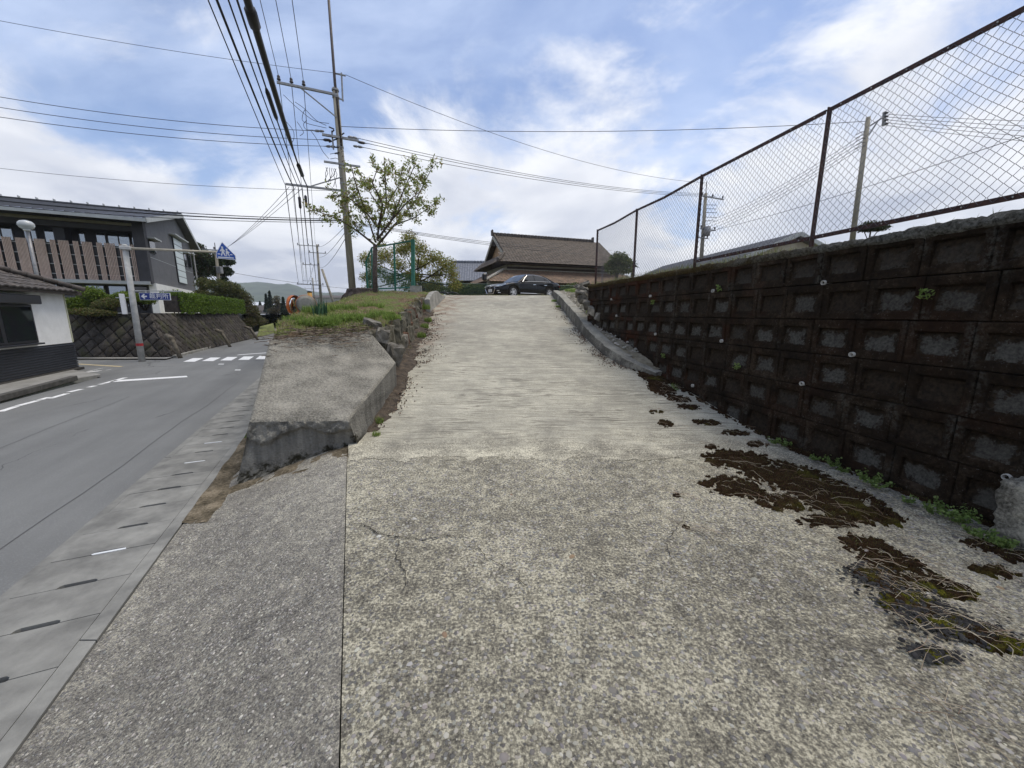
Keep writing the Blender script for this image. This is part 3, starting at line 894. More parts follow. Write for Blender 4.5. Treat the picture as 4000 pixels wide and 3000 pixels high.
# ------------------------------------------------------------------ right kerb
ky = [7.2, 7.35, 7.55, 7.8, 8.2, 8.8, 9.6, 10.5, 11.6, 13, 14.5, 16, 17.5, 18.8, 19.5]
kerb = thing('ramp_kerb', 'low weathered concrete kerb curving up the ramp towards parked car', 'kerb', (2.72, 7.2, .3))
def kerb_rows(lo, hi, name):
    m_ = MB(); n = (hi - lo) * 14
    yy_ = np.interp(np.linspace(lo, hi, n + 1), range(len(ky)), ky)
    def P(i, j):
        y = float(yy_[j]); x0 = XK(y); z0 = float(zRamp(y)); h = HK(y); w = .27
        jt = .018 * (float(fbm(y * 7, i * 2.0, 3)) - .5) * 2
        pr = [(0, -.1), (jt * .6, h * .45), (.005 + jt, h - .012), (.02, h + jt * .4), (w * .5, h + .01 + jt * .5), (w, h + jt * .3), (w + .02, -.1)]
        dx = XK(y + .05) - XK(y - .05); t = Vector((dx, .1, 0)).normalized(); nrm = Vector((t.y, -t.x, 0))
        q = Vector((x0, y, 0)) + nrm * pr[i][0]
        return (q.x - kerb.location.x, q.y - kerb.location.y, z0 + pr[i][1] - kerb.location.z)
    m_.grid(P, 6, n)
    v0 = len(m_.v) - 7
    m_.f.append((0, 1, 2, 3, 4, 5, 6)[::-1]); m_.m.append(0)
    m_.f.append(tuple(range(v0, v0 + 7))); m_.m.append(0)
    m_.build(name, M_kerbc, kerb, smooth=False)
def kerb_mat():
    N = NT('weathered_kerb')
    g = N.noise(30, 6, .7); f = N.noise(3, 6, .6)
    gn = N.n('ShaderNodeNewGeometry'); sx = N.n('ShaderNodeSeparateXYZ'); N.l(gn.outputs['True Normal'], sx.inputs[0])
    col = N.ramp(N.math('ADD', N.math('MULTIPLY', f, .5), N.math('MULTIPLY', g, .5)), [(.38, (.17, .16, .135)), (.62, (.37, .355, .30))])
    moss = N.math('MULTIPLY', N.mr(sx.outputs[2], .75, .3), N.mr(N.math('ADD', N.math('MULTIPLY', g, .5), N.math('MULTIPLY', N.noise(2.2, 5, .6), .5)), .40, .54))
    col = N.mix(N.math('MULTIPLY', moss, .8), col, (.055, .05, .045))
    return N.done(col, .93, N.bump(g, .8, .02), spec=.2)
M_kerbc = kerb_mat()
kerb_rows(0, 5, 'kerb_segment'); kerb_rows(5, 9, 'kerb_segment'); kerb_rows(9, 14, 'kerb_segment')

# ------------------------------------------------------------------ concrete abutment at the tip of the bank
def abut_mat():
    N = NT('abutment_concrete')
    f = N.noise(2.6, 6, .62); g = N.noise(48, 5, .68); v = N.voro(38)
    col = N.ramp(N.math('ADD', N.math('MULTIPLY', f, .45), N.math('MULTIPLY', g, .55)), [(.40, (.11, .104, .088)), (.60, (.33, .312, .262))])
    col = N.mix(N.mr(v, .12, .3, .45, 0), col, (.11, .105, .10))
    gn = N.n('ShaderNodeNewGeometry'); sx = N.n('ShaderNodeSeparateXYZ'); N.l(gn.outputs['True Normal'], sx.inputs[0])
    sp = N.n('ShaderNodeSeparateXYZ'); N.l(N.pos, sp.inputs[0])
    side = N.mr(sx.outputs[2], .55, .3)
    streaked_shade = N.ramp(N.noise(1.0, 6, .65, N.vm(N.pos, (9, 9, 1.2))), [(.35, (.10, .098, .09)), (.65, (.22, .213, .19))])
    col = N.mix(N.math('MULTIPLY', side, .85), col, streaked_shade)  # streaky stains, plus shade painted into the colour of the steep faces
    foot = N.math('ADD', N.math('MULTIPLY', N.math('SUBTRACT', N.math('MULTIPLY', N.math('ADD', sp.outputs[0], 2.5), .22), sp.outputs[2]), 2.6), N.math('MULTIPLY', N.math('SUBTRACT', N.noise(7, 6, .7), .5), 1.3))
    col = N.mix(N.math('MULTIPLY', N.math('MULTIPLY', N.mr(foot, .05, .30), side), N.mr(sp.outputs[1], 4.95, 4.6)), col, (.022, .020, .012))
    return N.done(col, .93, N.bump(N.math('ADD', g, N.math('MULTIPLY', v, -.8)), .8, .012), spec=.2)
M_abut = abut_mat()
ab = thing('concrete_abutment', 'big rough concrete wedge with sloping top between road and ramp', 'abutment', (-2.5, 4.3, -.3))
lipL, lipR, midR, topR, topL = (Vector(p) for p in ((-2.97, 4.2, .42), (-1.95, 4.45, .37), (-1.99, 6.55, .80), (-2.50, 6.85, 1.30), (-3.74, 5.95, 1.21)))
def lerp(a, b, t): return a + (b - a) * t
def abL(t): return lerp(lipL, topL, t)
def abR(t):
    k = .70
    return lerp(lipR, midR, t / k) if t < k else lerp(midR, topR, (t - k) / (1 - k))
def abTop(u, t):
    p = lerp(abL(t), abR(t), u)
    e = min(u, 1 - u, t * 1.5) * 8
    bow = .05 * math.sin(math.pi * u) * math.sin(math.pi * t)
    n = .030 * (float(fbm(p.x * 5, p.y * 5, 4)) - .5) * min(1, e) + .012 * (float(fbm(p.x * 22, p.y * 22, 2)) - .5)
    ed = min(u * 1.1, (1 - u) * 1.1, t * 1.6) + .012 * (float(fbm(p.x * 9, p.y * 9, 3)) - .5)
    n -= .030 * max(0, 1 - max(0, ed) / .030) ** 2
    return Vector((p.x, p.y, p.z + bow + n)) - ab.location
NU, NV = 110, 130
m_ = MB(); m_.grid(lambda i, j: abTop(i / NU, j / NV), NU, NV)
def chip(p, a=.02, s=9): return Vector((a * (float(fbm(p.x * s + p.z * 3, p.z * s, 3)) - .5) * 2, a * (float(fbm(p.x * s + 40, p.z * s + p.y * 3, 3)) - .5) * 2, 0))
def front(i, j):
    u, t = i / NU, j / 24
    a = abTop(u, 0); b = lerp(Vector((-3.13, 4.02, -.40)), Vector((-1.90, 4.55, -.06)), u) - ab.location
    p = lerp(a, b, t)
    lipd = .26 + .10 * math.sin(u * 9) + .10 * (float(fbm(u * 14, 3.3, 3)) - .5)
    rec = .045 * float(smooth((t - lipd + .04) / .05)) * float(smooth((1 - t) / .3)) if t > .05 else 0
    p = p + Vector((-.25, .95, 0)) * rec
    return p + (chip(p, .012 + .03 * (t < lipd), 14) if 0 < j < 24 and 0 < i < NU else Vector((0, 0, 0)))
m_.grid(front, NU, 24, flip=True)
def right(i, j):
    t, k = i / NV, j / 14
    a = abTop(1, t); b = Vector((float(np.interp(t, [0, .7, 1], [-1.90, -2.02, -2.6])), float(np.interp(t, [0, .7, 1], [4.55, 6.62, 6.9])), float(np.interp(t, [0, .7, 1], [-.06, .2, .6])))) - ab.location
    p = lerp(a, b, k)
    return p + (chip(p, .012, 12) if 0 < j < 14 and 0 < i < NV else Vector((0, 0, 0)))
m_.grid(right, NV, 14, flip=True)
def left(i, j):
    t, k = i / NV, j / 8
    a = abTop(0, t); b = Vector((a.x - .16, a.y - .10, -.10)); b.z = -.40 - ab.location.z
    return lerp(a, b, k)
m_.grid(left, NV, 8)
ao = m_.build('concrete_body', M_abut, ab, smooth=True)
ao.data.flip_normals() if False else None

# ------------------------------------------------------------------ grass bank
def zB(x, y):
    zl = np.interp(y, [5.9, 7, 9.2, 11.7, 17.8, 27], [1.17, 1.42, 1.54, 1.60, 1.86, 2.3])
    uu = (x - xM(y)) / np.maximum(xRL(np.minimum(y, 20)) - .42 - xM(y), .1)
    return zl + (zM(y) - zl) * smooth(uu / .5) + .12 * (fbm(x * 1.5, y * 1.5, 4) - .5) + .16 * (fbm(x * 4, y * 4, 3) - .5) + .04 * np.sin(np.clip(uu, 0, 1) * math.pi)
ny, nx = 150, 54
j, i = np.mgrid[0:ny + 1, 0:nx + 1]
y = 5.75 + (27 - 5.75) * (j / ny) ** 1.3
u = i / nx
xl, xr = xM(y), xRL(np.minimum(y, 20)) - .42 - .35 * smooth((7.6 - y) / 1.0)
base_l = np.minimum(xGo(y) - .02, xl - .12)
x = np.where(u < .12, base_l + (xl + .10 - base_l) * (u / .12), np.where(u < .9, xl + .10 + (xr - xl - .10) * ((u - .12) / .78), xr + .10 * (u - .9) / .1))
top = zB(x, y)
z = np.where(u < .12, ZR + (top - ZR) * smooth(u / .12) ** .8, np.where(u < .9, top, top + (zRamp(y) - .04 - top) * (u - .9) / .1))
yl_ = 5.95 + (x + 3.74) * (.90 / 1.24)
z = z - .7 * (1 - smooth((y - yl_ + .10) / .22))
idx = np.arange((nx + 1) * (ny + 1)).reshape(ny + 1, nx + 1)
f = np.stack([idx[:-1, :-1], idx[:-1, 1:], idx[1:, 1:], idx[1:, :-1]], -1).reshape(-1, 4)
def bank_mat():
    N = NT('bank_soil')
    f = N.noise(2.2, 6, .62); g = N.noise(18, 6, .68)
    soil = N.ramp(g, [(.35, (.07, .048, .028)), (.6, (.17, .125, .078)), (.78, (.27, .215, .145))])
    grs = N.ramp(g, [(.35, (.055, .075, .022)), (.65, (.16, .185, .06))])
    return N.done(N.mix(N.mr(f, .42, .56), soil, grs), .95, N.bump(g, .9, .03), spec=.1)
M_bank = bank_mat()
bank = prop(inst('grass_bank', np_mesh('grass_bank', np.stack([x, y, z], -1).reshape(-1, 3), f, M_bank, True)), kind='structure')
def zBank(px_, py_):
    px_, py_ = np.asarray(px_), np.asarray(py_)
    return zM(py_) + .10 * (fbm(px_ * 1.5, py_ * 1.5, 4) - .5) + .07

# crumbling stone wall holding the bank beside the ramp
M_stone = mat('weathered_stone', (.27, .25, .21), (.09, .08, .062), 7, .93, .7, .02, rand=.25)
M_stoneb = mat('mossy_stone', (.17, .16, .12), (.055, .048, .03), 8, .95, .7, .02, rand=.2)
M_stoner = mat('rust_red_moss', (.16, .075, .04), (.05, .03, .018), 9, .95, .7, .02, rand=.2)
sw_ = thing('broken_stone_wall', 'crumbling low wall of upright stones holding the grass bank beside ramp', 'stone wall', (-2.3, 7, .5))
rs = random.Random(21)
spec = []
for k in range(19):
    yv = 6.95 + .40 * k * (1 + .004 * k)
    ztop, zb = float(zM(yv)), float(zRamp(yv))
    xx = float(xRL(yv)) - .40 - .22 * max(0, 7.8 - yv)
    n_t = 2 if ztop - zb > .55 else 1
    hh = (ztop - zb) / n_t
    for tier in range(n_t):
        spec.append((xx + rs.uniform(-.05, .05) + (.05 if tier == 0 else -.03), yv + rs.uniform(-.06, .06), zb + hh * (tier + .5) + rs.uniform(-.05, .03), rs.uniform(.22, .34), rs.uniform(.34, .46), hh * rs.uniform(.85, 1.08)))
for k, (x_, y_, z_, dx_, dy_, dz_) in enumerate(spec):
    o = inst('stone', rock_mesh('stone', (dx_, dy_, dz_), 100 + k, (M_stone, M_stone, M_stoneb, M_stoneb, M_stoner)[rs.randrange(5)] if y_ > 8.5 else (M_stone, M_stoneb)[k % 2], .22, 1), sw_, Vector((x_, y_, z_)) - sw_.location, (rs.uniform(-.1, .1), rs.uniform(-.12, .12), rs.uniform(-.3, .3)))
# pale broken lumps lying between abutment and stones
for u_, v_, d_, sz, lab in ((1492, 1312, 7.0, (.22, .2, .24), 'pale broken concrete lump leaning behind abutment top'), (1455, 1262, 7.3, (.30, .25, .10), 'flat pale stone lying in the grass above abutment'), (1540, 1385, 6.95, (.28, .3, .34), 'square chipped stone at the right shoulder of abutment')):
    prop(inst('broken_concrete', rock_mesh('broken_concrete', sz, int(u_), M_stone, .3), None, at(u_, v_, d_), (.2, .3, .5)), lab, 'rubble', 'broken lumps by the abutment')
# stub of kerb wall at the head of the ramp
lk = thing('kerb_wall', 'short grey concrete kerb wall tapering down at head of the ramp', 'kerb wall', (-3.0, 14.2, 1.6))
m_ = MB(); n = 40
def KW(i, j):
    y = 14.2 + 4.7 * j / n; x0 = float(xRL(y)) - .02; zb = float(zRamp(y))
    h = float(np.interp(y, [14.2, 15.4, 16.4, 17.6, 18.9], [.50, .62, .55, .22, .02]))
    pr = [(0, -.1), (-.015, h * .5), (-.02, h), (-.10, h + .012), (-.2, h), (-.22, -.1)]
    jt = .012 * (float(fbm(y * 6, i * 1.7, 3)) - .5) * 2
    return (x0 + pr[i][0] + jt - lk.location.x, y - lk.location.y, zb + pr[i][1] + jt - lk.location.z)
m_.grid(KW, 5, n, flip=True); m_.f.append((0, 1, 2, 3, 4, 5)); m_.m.append(0)
m_.build('concrete_body', M_conc, lk)
# dirt at the foot of the abutment (left) with a dried-up puddle of soil
def drape(name, poly_fn, nx, ny, fz, m, label, cat):
    m_ = MB(); m_.grid(lambda i, j: poly_fn(i / nx, j / ny), nx, ny)
    for k, v in enumerate(m_.v): m_.v[k] = (v[0], v[1], float(fz(v[0], v[1])) + v[2])
    return m_.build(name, m, None, True, kind='structure')
def dirtfn(u, v):
    a = lerp(Vector((-3.45, 3.62)), Vector((-1.60, 4.12)), u); b = lerp(Vector((-3.20, 4.12)), Vector((-1.86, 4.75)), u)
    w = lerp(a, b, v)
    e = min(1, v * 2.2, (1 - u) * 6, u * 8)
    return (w.x, w.y, -.022 + .030 * e + .055 * (float(fbm(w.x * 5, w.y * 5, 4)) - .5))
N = NT('dry_mud'); f_ = N.noise(4, 6, .65); g_ = N.noise(40, 5, .7)
M_mud = N.done(N.ramp(N.math('ADD', N.math('MULTIPLY', f_, .55), N.math('MULTIPLY', g_, .45)), [(.38, (.040, .034, .022)), (.50, (.13, .108, .074)), (.62, (.27, .225, .16))]), .95, N.bump(g_, .9, .02), spec=.1)
drape('soil_strip', dirtfn, 90, 30, lambda x_, y_: zA(x_, y_), M_mud, '', '')
mb = MB(); mb.grid(lambda i, j: (xGo(3.3 + j * .15) + .42 * i / 8, 3.3 + j * .15, -.337 + .02 * min(1, (8 - i) / 3) + .05 * (float(fbm(i * .9, j * .55, 3)) - .5)), 8, 200)
struct('drain_margin', mb, M_mud, smooth=True)

# ------------------------------------------------------------------ utility poles and cables
def pole_mat():
    N = NT('pole_concrete')
    f = N.noise(1.0, 6, .6, N.vm(N.pos, (9, 9, .7))); g = N.noise(40, 4, .6)
    return N.done(N.ramp(N.math('ADD', N.math('MULTIPLY', f, .7), N.math('MULTIPLY', g, .3)), [(.36, (.17, .155, .12)), (.62, (.33, .305, .245))]), .85, N.bump(g, .3, .004))
M_pole = pole_mat()
M_steel = mat('galvanised_steel', (.36, .36, .355), (.22, .22, .225), 8, .5, .1, .002, metal=.4)
M_dsteel = mat('dark_brown_steel', (.075, .055, .05), (.035, .027, .026), 8, .6, .1, .002)
M_blk = plain('black_cable', (.012, .012, .015), .55)
M_ins = plain('insulator_dark', (.035, .03, .035), .35)
M_insw = plain('insulator_grey', (.22, .22, .23), .35)
AD = Vector((-.91, -.41, 0)).normalized()              # crossarms point over the road
RD = Vector((.41, -.91, 0)).normalized()               # along the road, towards the viewer
def armpt(P, u, v, d=AD):
    x, y, z = ray(u, v); r = x / y
    L = (r * P.y - P.x) / (d.x - r * d.y)
    return P + d * L
PB, PT = at(1378, 1138, 19), at(1309, 345, 19)
def on_pole(v): return lerp(PB, PT, (1138 - v) / (1138 - 345))
upole = thing('utility_pole', 'tall concrete utility pole with steel extension rising from grass bank', 'utility pole', (PB.x, PB.y, 2.45))
uo = upole.location
m_ = MB(); m_.tube([PB - Vector((0, 0, .5)) - uo, lerp(PB, PT, .5) - uo, PT - uo], [.165, .143, .118], 16)
m_.build('pole', M_pole, upole, True)
ex0 = on_pole(560) + Vector((.10, -.10, 0))
MB().tube([ex0 - uo, PT + Vector((.03, -.05, .2)) - uo, PT + Vector((.0, 0, 4.6)) - uo], [.045, .06, .05], 10).build('pole_extension', M_dsteel, upole, True)
for v_ in (352, 378, 560, 640, 700, 828, 900):          # steel bands
    q = on_pole(v_)
    MB().lathe([(.150, -.03), (.150, .03)], 16, Matrix.Translation(q - uo)).build('band', M_steel, upole)
def arm(nm_, v, uL, uR, th=.075, brace=None):
    P = on_pole(v) + Vector((-.02, -.13, 0))
    a = armpt(P, uL, v); b = armpt(P, uR, v) if uR else P - AD * .15
    a.z = b.z = P.z
    MB().bar(a - uo, b - uo, th, th).build(nm_, M_steel, upole)
    if brace:
        c = armpt(P, brace[0], v); c.z = P.z
        MB().bar(c - uo, on_pole(brace[1]) + Vector((0, -.12, 0)) - uo, .05, .04).build('brace', M_steel, upole)
    return P, a, b
P1, a1, b1 = arm('crossarm', 372, 1086, None, .085, (1172, 455))
P2, a2, b2 = arm('crossarm', 528, 1258, 1400, .09)
P3, a3, b3 = arm('crossarm', 628, 1265, 1406, .075)
P4, a4, b4 = arm('crossarm', 731, 1116, None, .08, (1207, 678))
MB().bar(at(1334, 285, 19) - uo, at(1339, 395, 19) - uo, .07, .05).bar(at(1310, 287, 19) - uo, at(1350, 296, 19) - uo, .05, .05).bar(at(1318, 382, 19) - uo, at(1342, 392, 19) - uo, .05, .05).build('top_bracket', M_steel, upole)
ins_pin = MB().lathe([(.02, 0), (.02, .05), (.075, .06), (.075, .10), (.05, .12), (.06, .15), (.06, .2), (.03, .24)], 10).mesh('pin_insulator', M_ins, True)
hv = []
for u_ in (1095, 1143, 1190):
    q = armpt(P1, u_, 372); q.z = P1.z + .04
    inst('pin_insulator', ins_pin, upole, q - uo)
    hv.append(q + Vector((0, 0, .22)))
str_ins = MB().lathe([(.015, 0), (.05, .05), (.055, .16), (.03, .2), (.055, .24), (.055, .34), (.02, .42), (.012, .55)], 8).mesh('strain_insulator', M_insw, True)
str_dk = MB().lathe([(.015, 0), (.06, .08), (.065, .26), (.02, .36), (.012, .5)], 8).mesh('strain_insulator', M_ins, True)
def strain(p, d, me=str_ins):
    o = inst('strain_insulator', me, upole, p - uo)
    o.rotation_euler = Vector(d).to_track_quat('Z', 'Y').to_euler()
    return p + Vector(d).normalized() * .5
MB().bar(on_pole(505) + Vector((-.25, -.15, 0)) - uo, on_pole(575) + Vector((-.25, -.15, 0)) - uo, .06, .05).build('bracket', M_steel, upole)
LW = Vector((-1, -.12, 0)).normalized()
lefts = [strain(on_pole(511) + AD * .6, LW), strain(on_pole(540) + AD * .35, LW, str_dk), strain(on_pole(562) + AD * .2, LW)]
RW = (at(2735, 765, 34) - on_pole(540)).normalized()
rights = [strain(on_pole(516) - AD * .35, RW), strain(on_pole(530) - AD * .75, RW, str_dk), strain(on_pole(548) - AD * .55, RW)]
for k in range(9):                                     # bolts, clamps and jumpers around the dead-end arm
    q = on_pole(500 + 11 * k) + Vector((rnd.uniform(-.3, .3), rnd.uniform(-.25, -.1), 0))
    MB().tube([q - uo, q + Vector((rnd.uniform(-.25, .25), rnd.uniform(-.1, .05), rnd.uniform(-.12, .12))) - uo], .03, 6).build('clamp', M_ins, upole)
for k in range(6):                                     # step bolts and loops of cable under the arm
    q = on_pole(585 + 9 * k) - uo
    s_ = -1 if k % 2 else 1
    MB().tube([q, q + Vector((.16 * s_, -.2, .04)), q + Vector((.42 * s_ * (1 if s_ < 0 else .5), -.16, .02))], .012, 5).build('step_bolt', M_ins, upole)
for k in range(7):
    q = on_pole(645) + AD * (.25 + .07 * k)
    MB().tube([q - uo, q + Vector((rnd.uniform(-.15, .1), 0, -.25)) - uo, q + Vector((rnd.uniform(-.3, .2), 0, -.5 - rnd.uniform(0, .3))) - uo], .012, 5).build('cable_tail', M_blk, upole)
def sagged(A, B, sag, n=20):
    return [lerp(A, B, k / n) - Vector((0, 0, 4 * sag * (k / n) * (1 - k / n))) for k in range(n + 1)]
def cable(A, B, r, sag, label, group, name='power_cable', n=20, rs_=None):
    m_ = MB(); m_.tube(sagged(A, B, sag, n), rs_ or r, 6)
    o = m_.build(name, M_blk, None, True)
    return prop(o, label, 'cable', group)
def jumper(pts, r=.011):
    pts = [Vector(p) for p in pts]
    # Catmull-Rom
    out = []
    P_ = [pts[0]] + pts + [pts[-1]]
    for k in range(1, len(P_) - 2):
        for t in (0, .25, .5, .75):
            a, b, c, d = P_[k - 1], P_[k], P_[k + 1], P_[k + 2]
            out.append(.5 * ((2 * b) + (c - a) * t + (2 * a - 5 * b + 4 * c - d) * t * t + (3 * b - a - 3 * c + d) * t ** 3))
    out.append(pts[-1])
    MB().tube([p - uo for p in out], r, 5).build('jumper', M_blk, upole, True)
for (u1, v1), (u2, v2), (u3, v3), (u4, v4) in (((1107, 370), (1160, 420), (1225, 470), (1285, 482)), ((1152, 398), (1190, 425), (1235, 470), (1275, 490)), ((1193, 425), (1182, 450), (1190, 478), (1275, 500)), ((1198, 470), (1186, 485), (1195, 505), (1225, 508)), ((1118, 475), (1145, 510), (1148, 540), (1140, 558)), ((1160, 475), (1180, 505), (1185, 520), (1172, 530)), ((1215, 512), (1235, 540), (1260, 590), (1285, 620))):
    jumper([at(u1, v1, 18.3), at(u2, v2, 18.4), at(u3, v3, 18.6), at(u4, v4, 18.8)])

# far poles of the same line
def far_pole(name, ub, vb, ut, vt, D_, r, label, arms, group=None, extra=None):
    b, t = at(ub, vb, D_), at(ut, vt, D_)
    b = Vector((t.x + (b.x - t.x) * .4, t.y, b.z)); 
    o = thing(name, label, 'utility pole', (b.x, b.y, b.z), 0, group)
    MB().tube([Vector((0, 0, -1.5)), t - b], [r, r * .72], 10).build('pole', M_pole, o, True)
    ends = []
    for v, L0, L1 in arms:
        k = (vb - v) / (vb - vt); p = lerp(b, t, k) - b
        MB().bar(p + AD * L0 + Vector((0, -r, 0)), p - AD * L1 + Vector((0, -r, 0)), .09, .09).build('crossarm', M_steel, o)
        for e in np.linspace(-L1 + .1, L0 - .1, 3):
            inst('pin_insulator', ins_pin, o, p + AD * float(e) + Vector((0, -r, .04)))
        ends.append(p + b + AD * L0)
    return o, b, t, ends
fp, fb, ft, fe = far_pole('utility_pole', 1248, 1168, 1238, 955, 57, .2, 'distant utility pole with slanted strut beside the road', [(962, 2.4, .4), (988, 1.0, 1.2), (1035, 1.9, .2), (1112, 2.8, .6)])
st_ = [at(1258, 1052, 56.6), at(1310, 1172, 55.5)]
MB().tube([st_[0] - fb, st_[1] - fb + Vector((0, 0, -1.5))], .17, 8).build('strut', M_pole, fp, True)
fp2, fb2, ft2, fe2 = far_pole('utility_pole', 1224, 1165, 1221, 1085, 118, .22, 'farthest thin utility pole seen below the cables at roadside', [(1098, 2.5, 1.5), (1112, 3.0, 2.0), (1128, 2.2, 1.6)])
lp_, lb_, lt_, le_ = far_pole('utility_pole', 850, 1170, 843, 985, 36, .15, 'utility pole with grey transformer box behind the crossing sign', [(978, .9, .9)])
MB().tube([lt_ - lb_, lt_ - lb_ + Vector((0, 0, .8))], .03, 6).build('pole_top_rod', M_dsteel, lp_)
tb = at(856, 1055, 35.8) - lb_
MB().box(tb + Vector((.05, 0, 0)), (.42, .35, .62)).build('transformer_box', M_steel, lp_, bevel=.03)
MB().bar(tb + Vector((-.5, 0, .3)), tb + Vector((1.0, 0, .3)), .05, .05).build('bracket', M_steel, lp_)
rp1, rb1, rt1, re1 = far_pole('utility_pole', 2748, 1010, 2757, 755, 34, .17, 'utility pole with crossarm and transformer beyond the chain link fence', [(770, .6, 2.0), (895, .5, 1.3), (930, .9, .5)])
MB().tube([rt1 - rb1, rt1 - rb1 + Vector((0, 0, .9))], .03, 6).build('pole_top_rod', M_dsteel, rp1)
q = at(2762, 905, 33.7) - rb1
MB().lathe([(.02, -.35), (.24, -.33), (.26, 0), (.26, .36), (.18, .42), (.02, .44)], 12, Matrix.Translation(q)).build('transformer', M_steel, rp1, True)
for v_ in (800, 815, 830, 848, 862):
    q = at(2755, v_, 33.9) - rb1
    MB().tube([q, q + Vector((.9, -.1, -.05))], .02, 5).build('step_bolt', M_ins, rp1)
rp2, rb2, rt2, re2 = far_pole('utility_pole', 3352, 930, 3392, 458, 18, .115, 'leaning concrete pole with bracket arm close behind chain link fence', [])
q0 = at(3385, 500, 18) - rb2; q1 = at(3455, 455, 18) - rb2
MB().bar(q0, q1, .07, .06).bar(at(3392, 530, 18) - rb2, at(3428, 475, 18) - rb2, .05, .04).build('bracket_arm', M_steel, rp2)
MB().bar(at(3455, 437, 18) - rb2, at(3452, 492, 18) - rb2, .10, .08).build('rack', M_steel, rp2)
for v_ in (442, 456, 470, 485):
    inst('pin_insulator', ins_pin, rp2, at(3456, v_, 17.95) - rb2, (R(90), 0, R(60)), (.6, .6, .5))
for v_ in (515, 528, 541, 556, 570):
    q = at(3380, v_, 17.9) - rb2
    MB().tube([q, q + Vector((-.22, -.1, -.04)), q + Vector((-.42, -.05, -.14))], .016, 5).build('cable_loop', M_ins, rp2)

# cables towards the viewer, over the road; continued past the camera to the next pole
def toward(A, u, far=True):
    x, y, z = ray(u, 0); r = x / y
    L = (r * A.y - A.x) / (RD.x - r * RD.y)
    B = A + RD * L; B.z = EYE + z / y * B.y
    sl_ = (B.z - A.z) / L
    L2 = 34.0
    # parabola with the measured slope: lowest in mid span
    pts = []
    for k in range(29):
        s = L2 * k / 28
        zz = A.z + sl_ * s * (1 - s / L2) / (1 - L / L2)
        pts.append(Vector((A.x + RD.x * s, A.y + RD.y * s, zz)))
    return pts
def run(pts, r, label, group):
    return prop(MB().tube(pts, r, 6).build('power_cable', M_blk, None, True), label, 'cable', group)
ORD = ('outermost', 'middle', 'innermost')
for q, u_, w_ in zip(hv, (1016, 1077, 1141), ORD):
    run(toward(q, u_), .012, 'thin high voltage wire over the road from %s insulator of top crossarm' % w_, 'high voltage wires over the road')
lv = []
for u_, q0, r, w_ in ((1116, 813, .012, 'thin black cable from the very tip of the low crossarm along road'), (1146, 847, .022, 'thicker black cable second from the tip of low crossarm along road'), (1165, 892, .014, 'thin black cable near the middle of low crossarm along road'), (1180, 926, .017, 'black cable beside the thickest bundle on low crossarm along road')):
    A = armpt(P4, u_, 731); A.z = P4.z - .08; lv.append(A)
    run(toward(A, q0), r, w_, 'low cables along the road')
A = armpt(P4, 1200, 731); A.z = P4.z + .02; lv.append(A)
pts = toward(A, 966)
rr = [.024 if k < 7 else .05 for k in range(len(pts))]
prop(MB().tube(pts, rr, 8).build('power_cable', M_blk, None, True), 'thickest black bundled cable running low along the road', 'cable')
def on_cable(pts, v):                                   # point of a cable at image row v
    fine_ = [lerp(pts[k], pts[k + 1], q / 20) for k in range(len(pts) - 1) for q in range(20)]
    cp, sp_ = math.cos(PITCH), math.sin(PITCH)
    best = None
    for p in fine_:
        w = p.y * cp - (p.z - EYE) * sp_
        if w < .5: continue
        e = abs(1500 - FPX * (p.y * sp_ + (p.z - EYE) * cp) / w - v)
        if best is None or e < best[0]: best = (e, p)
    return best[1]
side_cable = toward(lv[3], 926)
for cab_, va, vb, r, w_ in ((side_cable, 345, 468, .045, 'fat black splice sleeve on the cable beside the thickest bundle'), (pts, 30, 105, .075, 'short fat splice sleeve high on the thickest cable'), (pts, 640, 690, .065, 'black splice sleeve where thickest cable meets low crossarm')):
    a_, b_ = on_cable(cab_, va), on_cable(cab_, vb)
    prop(MB().tube([a_, lerp(a_, b_, .12), lerp(a_, b_, .88), b_], [r * .5, r, r, r * .5], 8).build('cable_splice', M_blk, None, True), w_, 'splice', 'cable splices over the road')
for u_, v_, D_ in ((1171, 790, 19.0), (1195, 785, 19.2)):
    p = at(u_, v_, D_)
    prop(MB().lathe([(.02, -.28), (.06, -.24), (.065, .2), (.02, .26)], 8, Matrix.Translation(p)).build('cable_weight', M_ins, None, True), 'small black closure hanging under low crossarm cables', 'closure', 'closures under the cables')
# onwards to the far poles
for k, q in enumerate(hv):
    e = fe[0] - AD * (.2 + 1.0 * k) + Vector((0, 0, .25))
    cable(q, e, .014, .55, 'thin wire from %s insulator of top crossarm on to distant pole' % ORD[k], 'high voltage wires to the distant pole')
for k, q in enumerate(lv):
    e = fe[3] - AD * (.15 + .55 * k)
    cable(q, e, .018 if k < 4 else .026, .7, ('black cable from tip of low crossarm on to distant pole', 'black cable second from crossarm tip on to distant pole', 'black cable from middle of low crossarm on to distant pole', 'black cable beside thickest bundle on to distant pole', 'thickest black cable on to the distant pole')[k], 'low cables to the distant pole')
for k in range(4):
    cable(fe[(0, 0, 2, 3)[k]] - AD * (.3 + .5 * k), fe2[(0, 0, 1, 2)[k]] - AD * (.3 + .4 * k), .022, .6, 'faint cable between the two distant roadside poles', 'cables between distant poles')
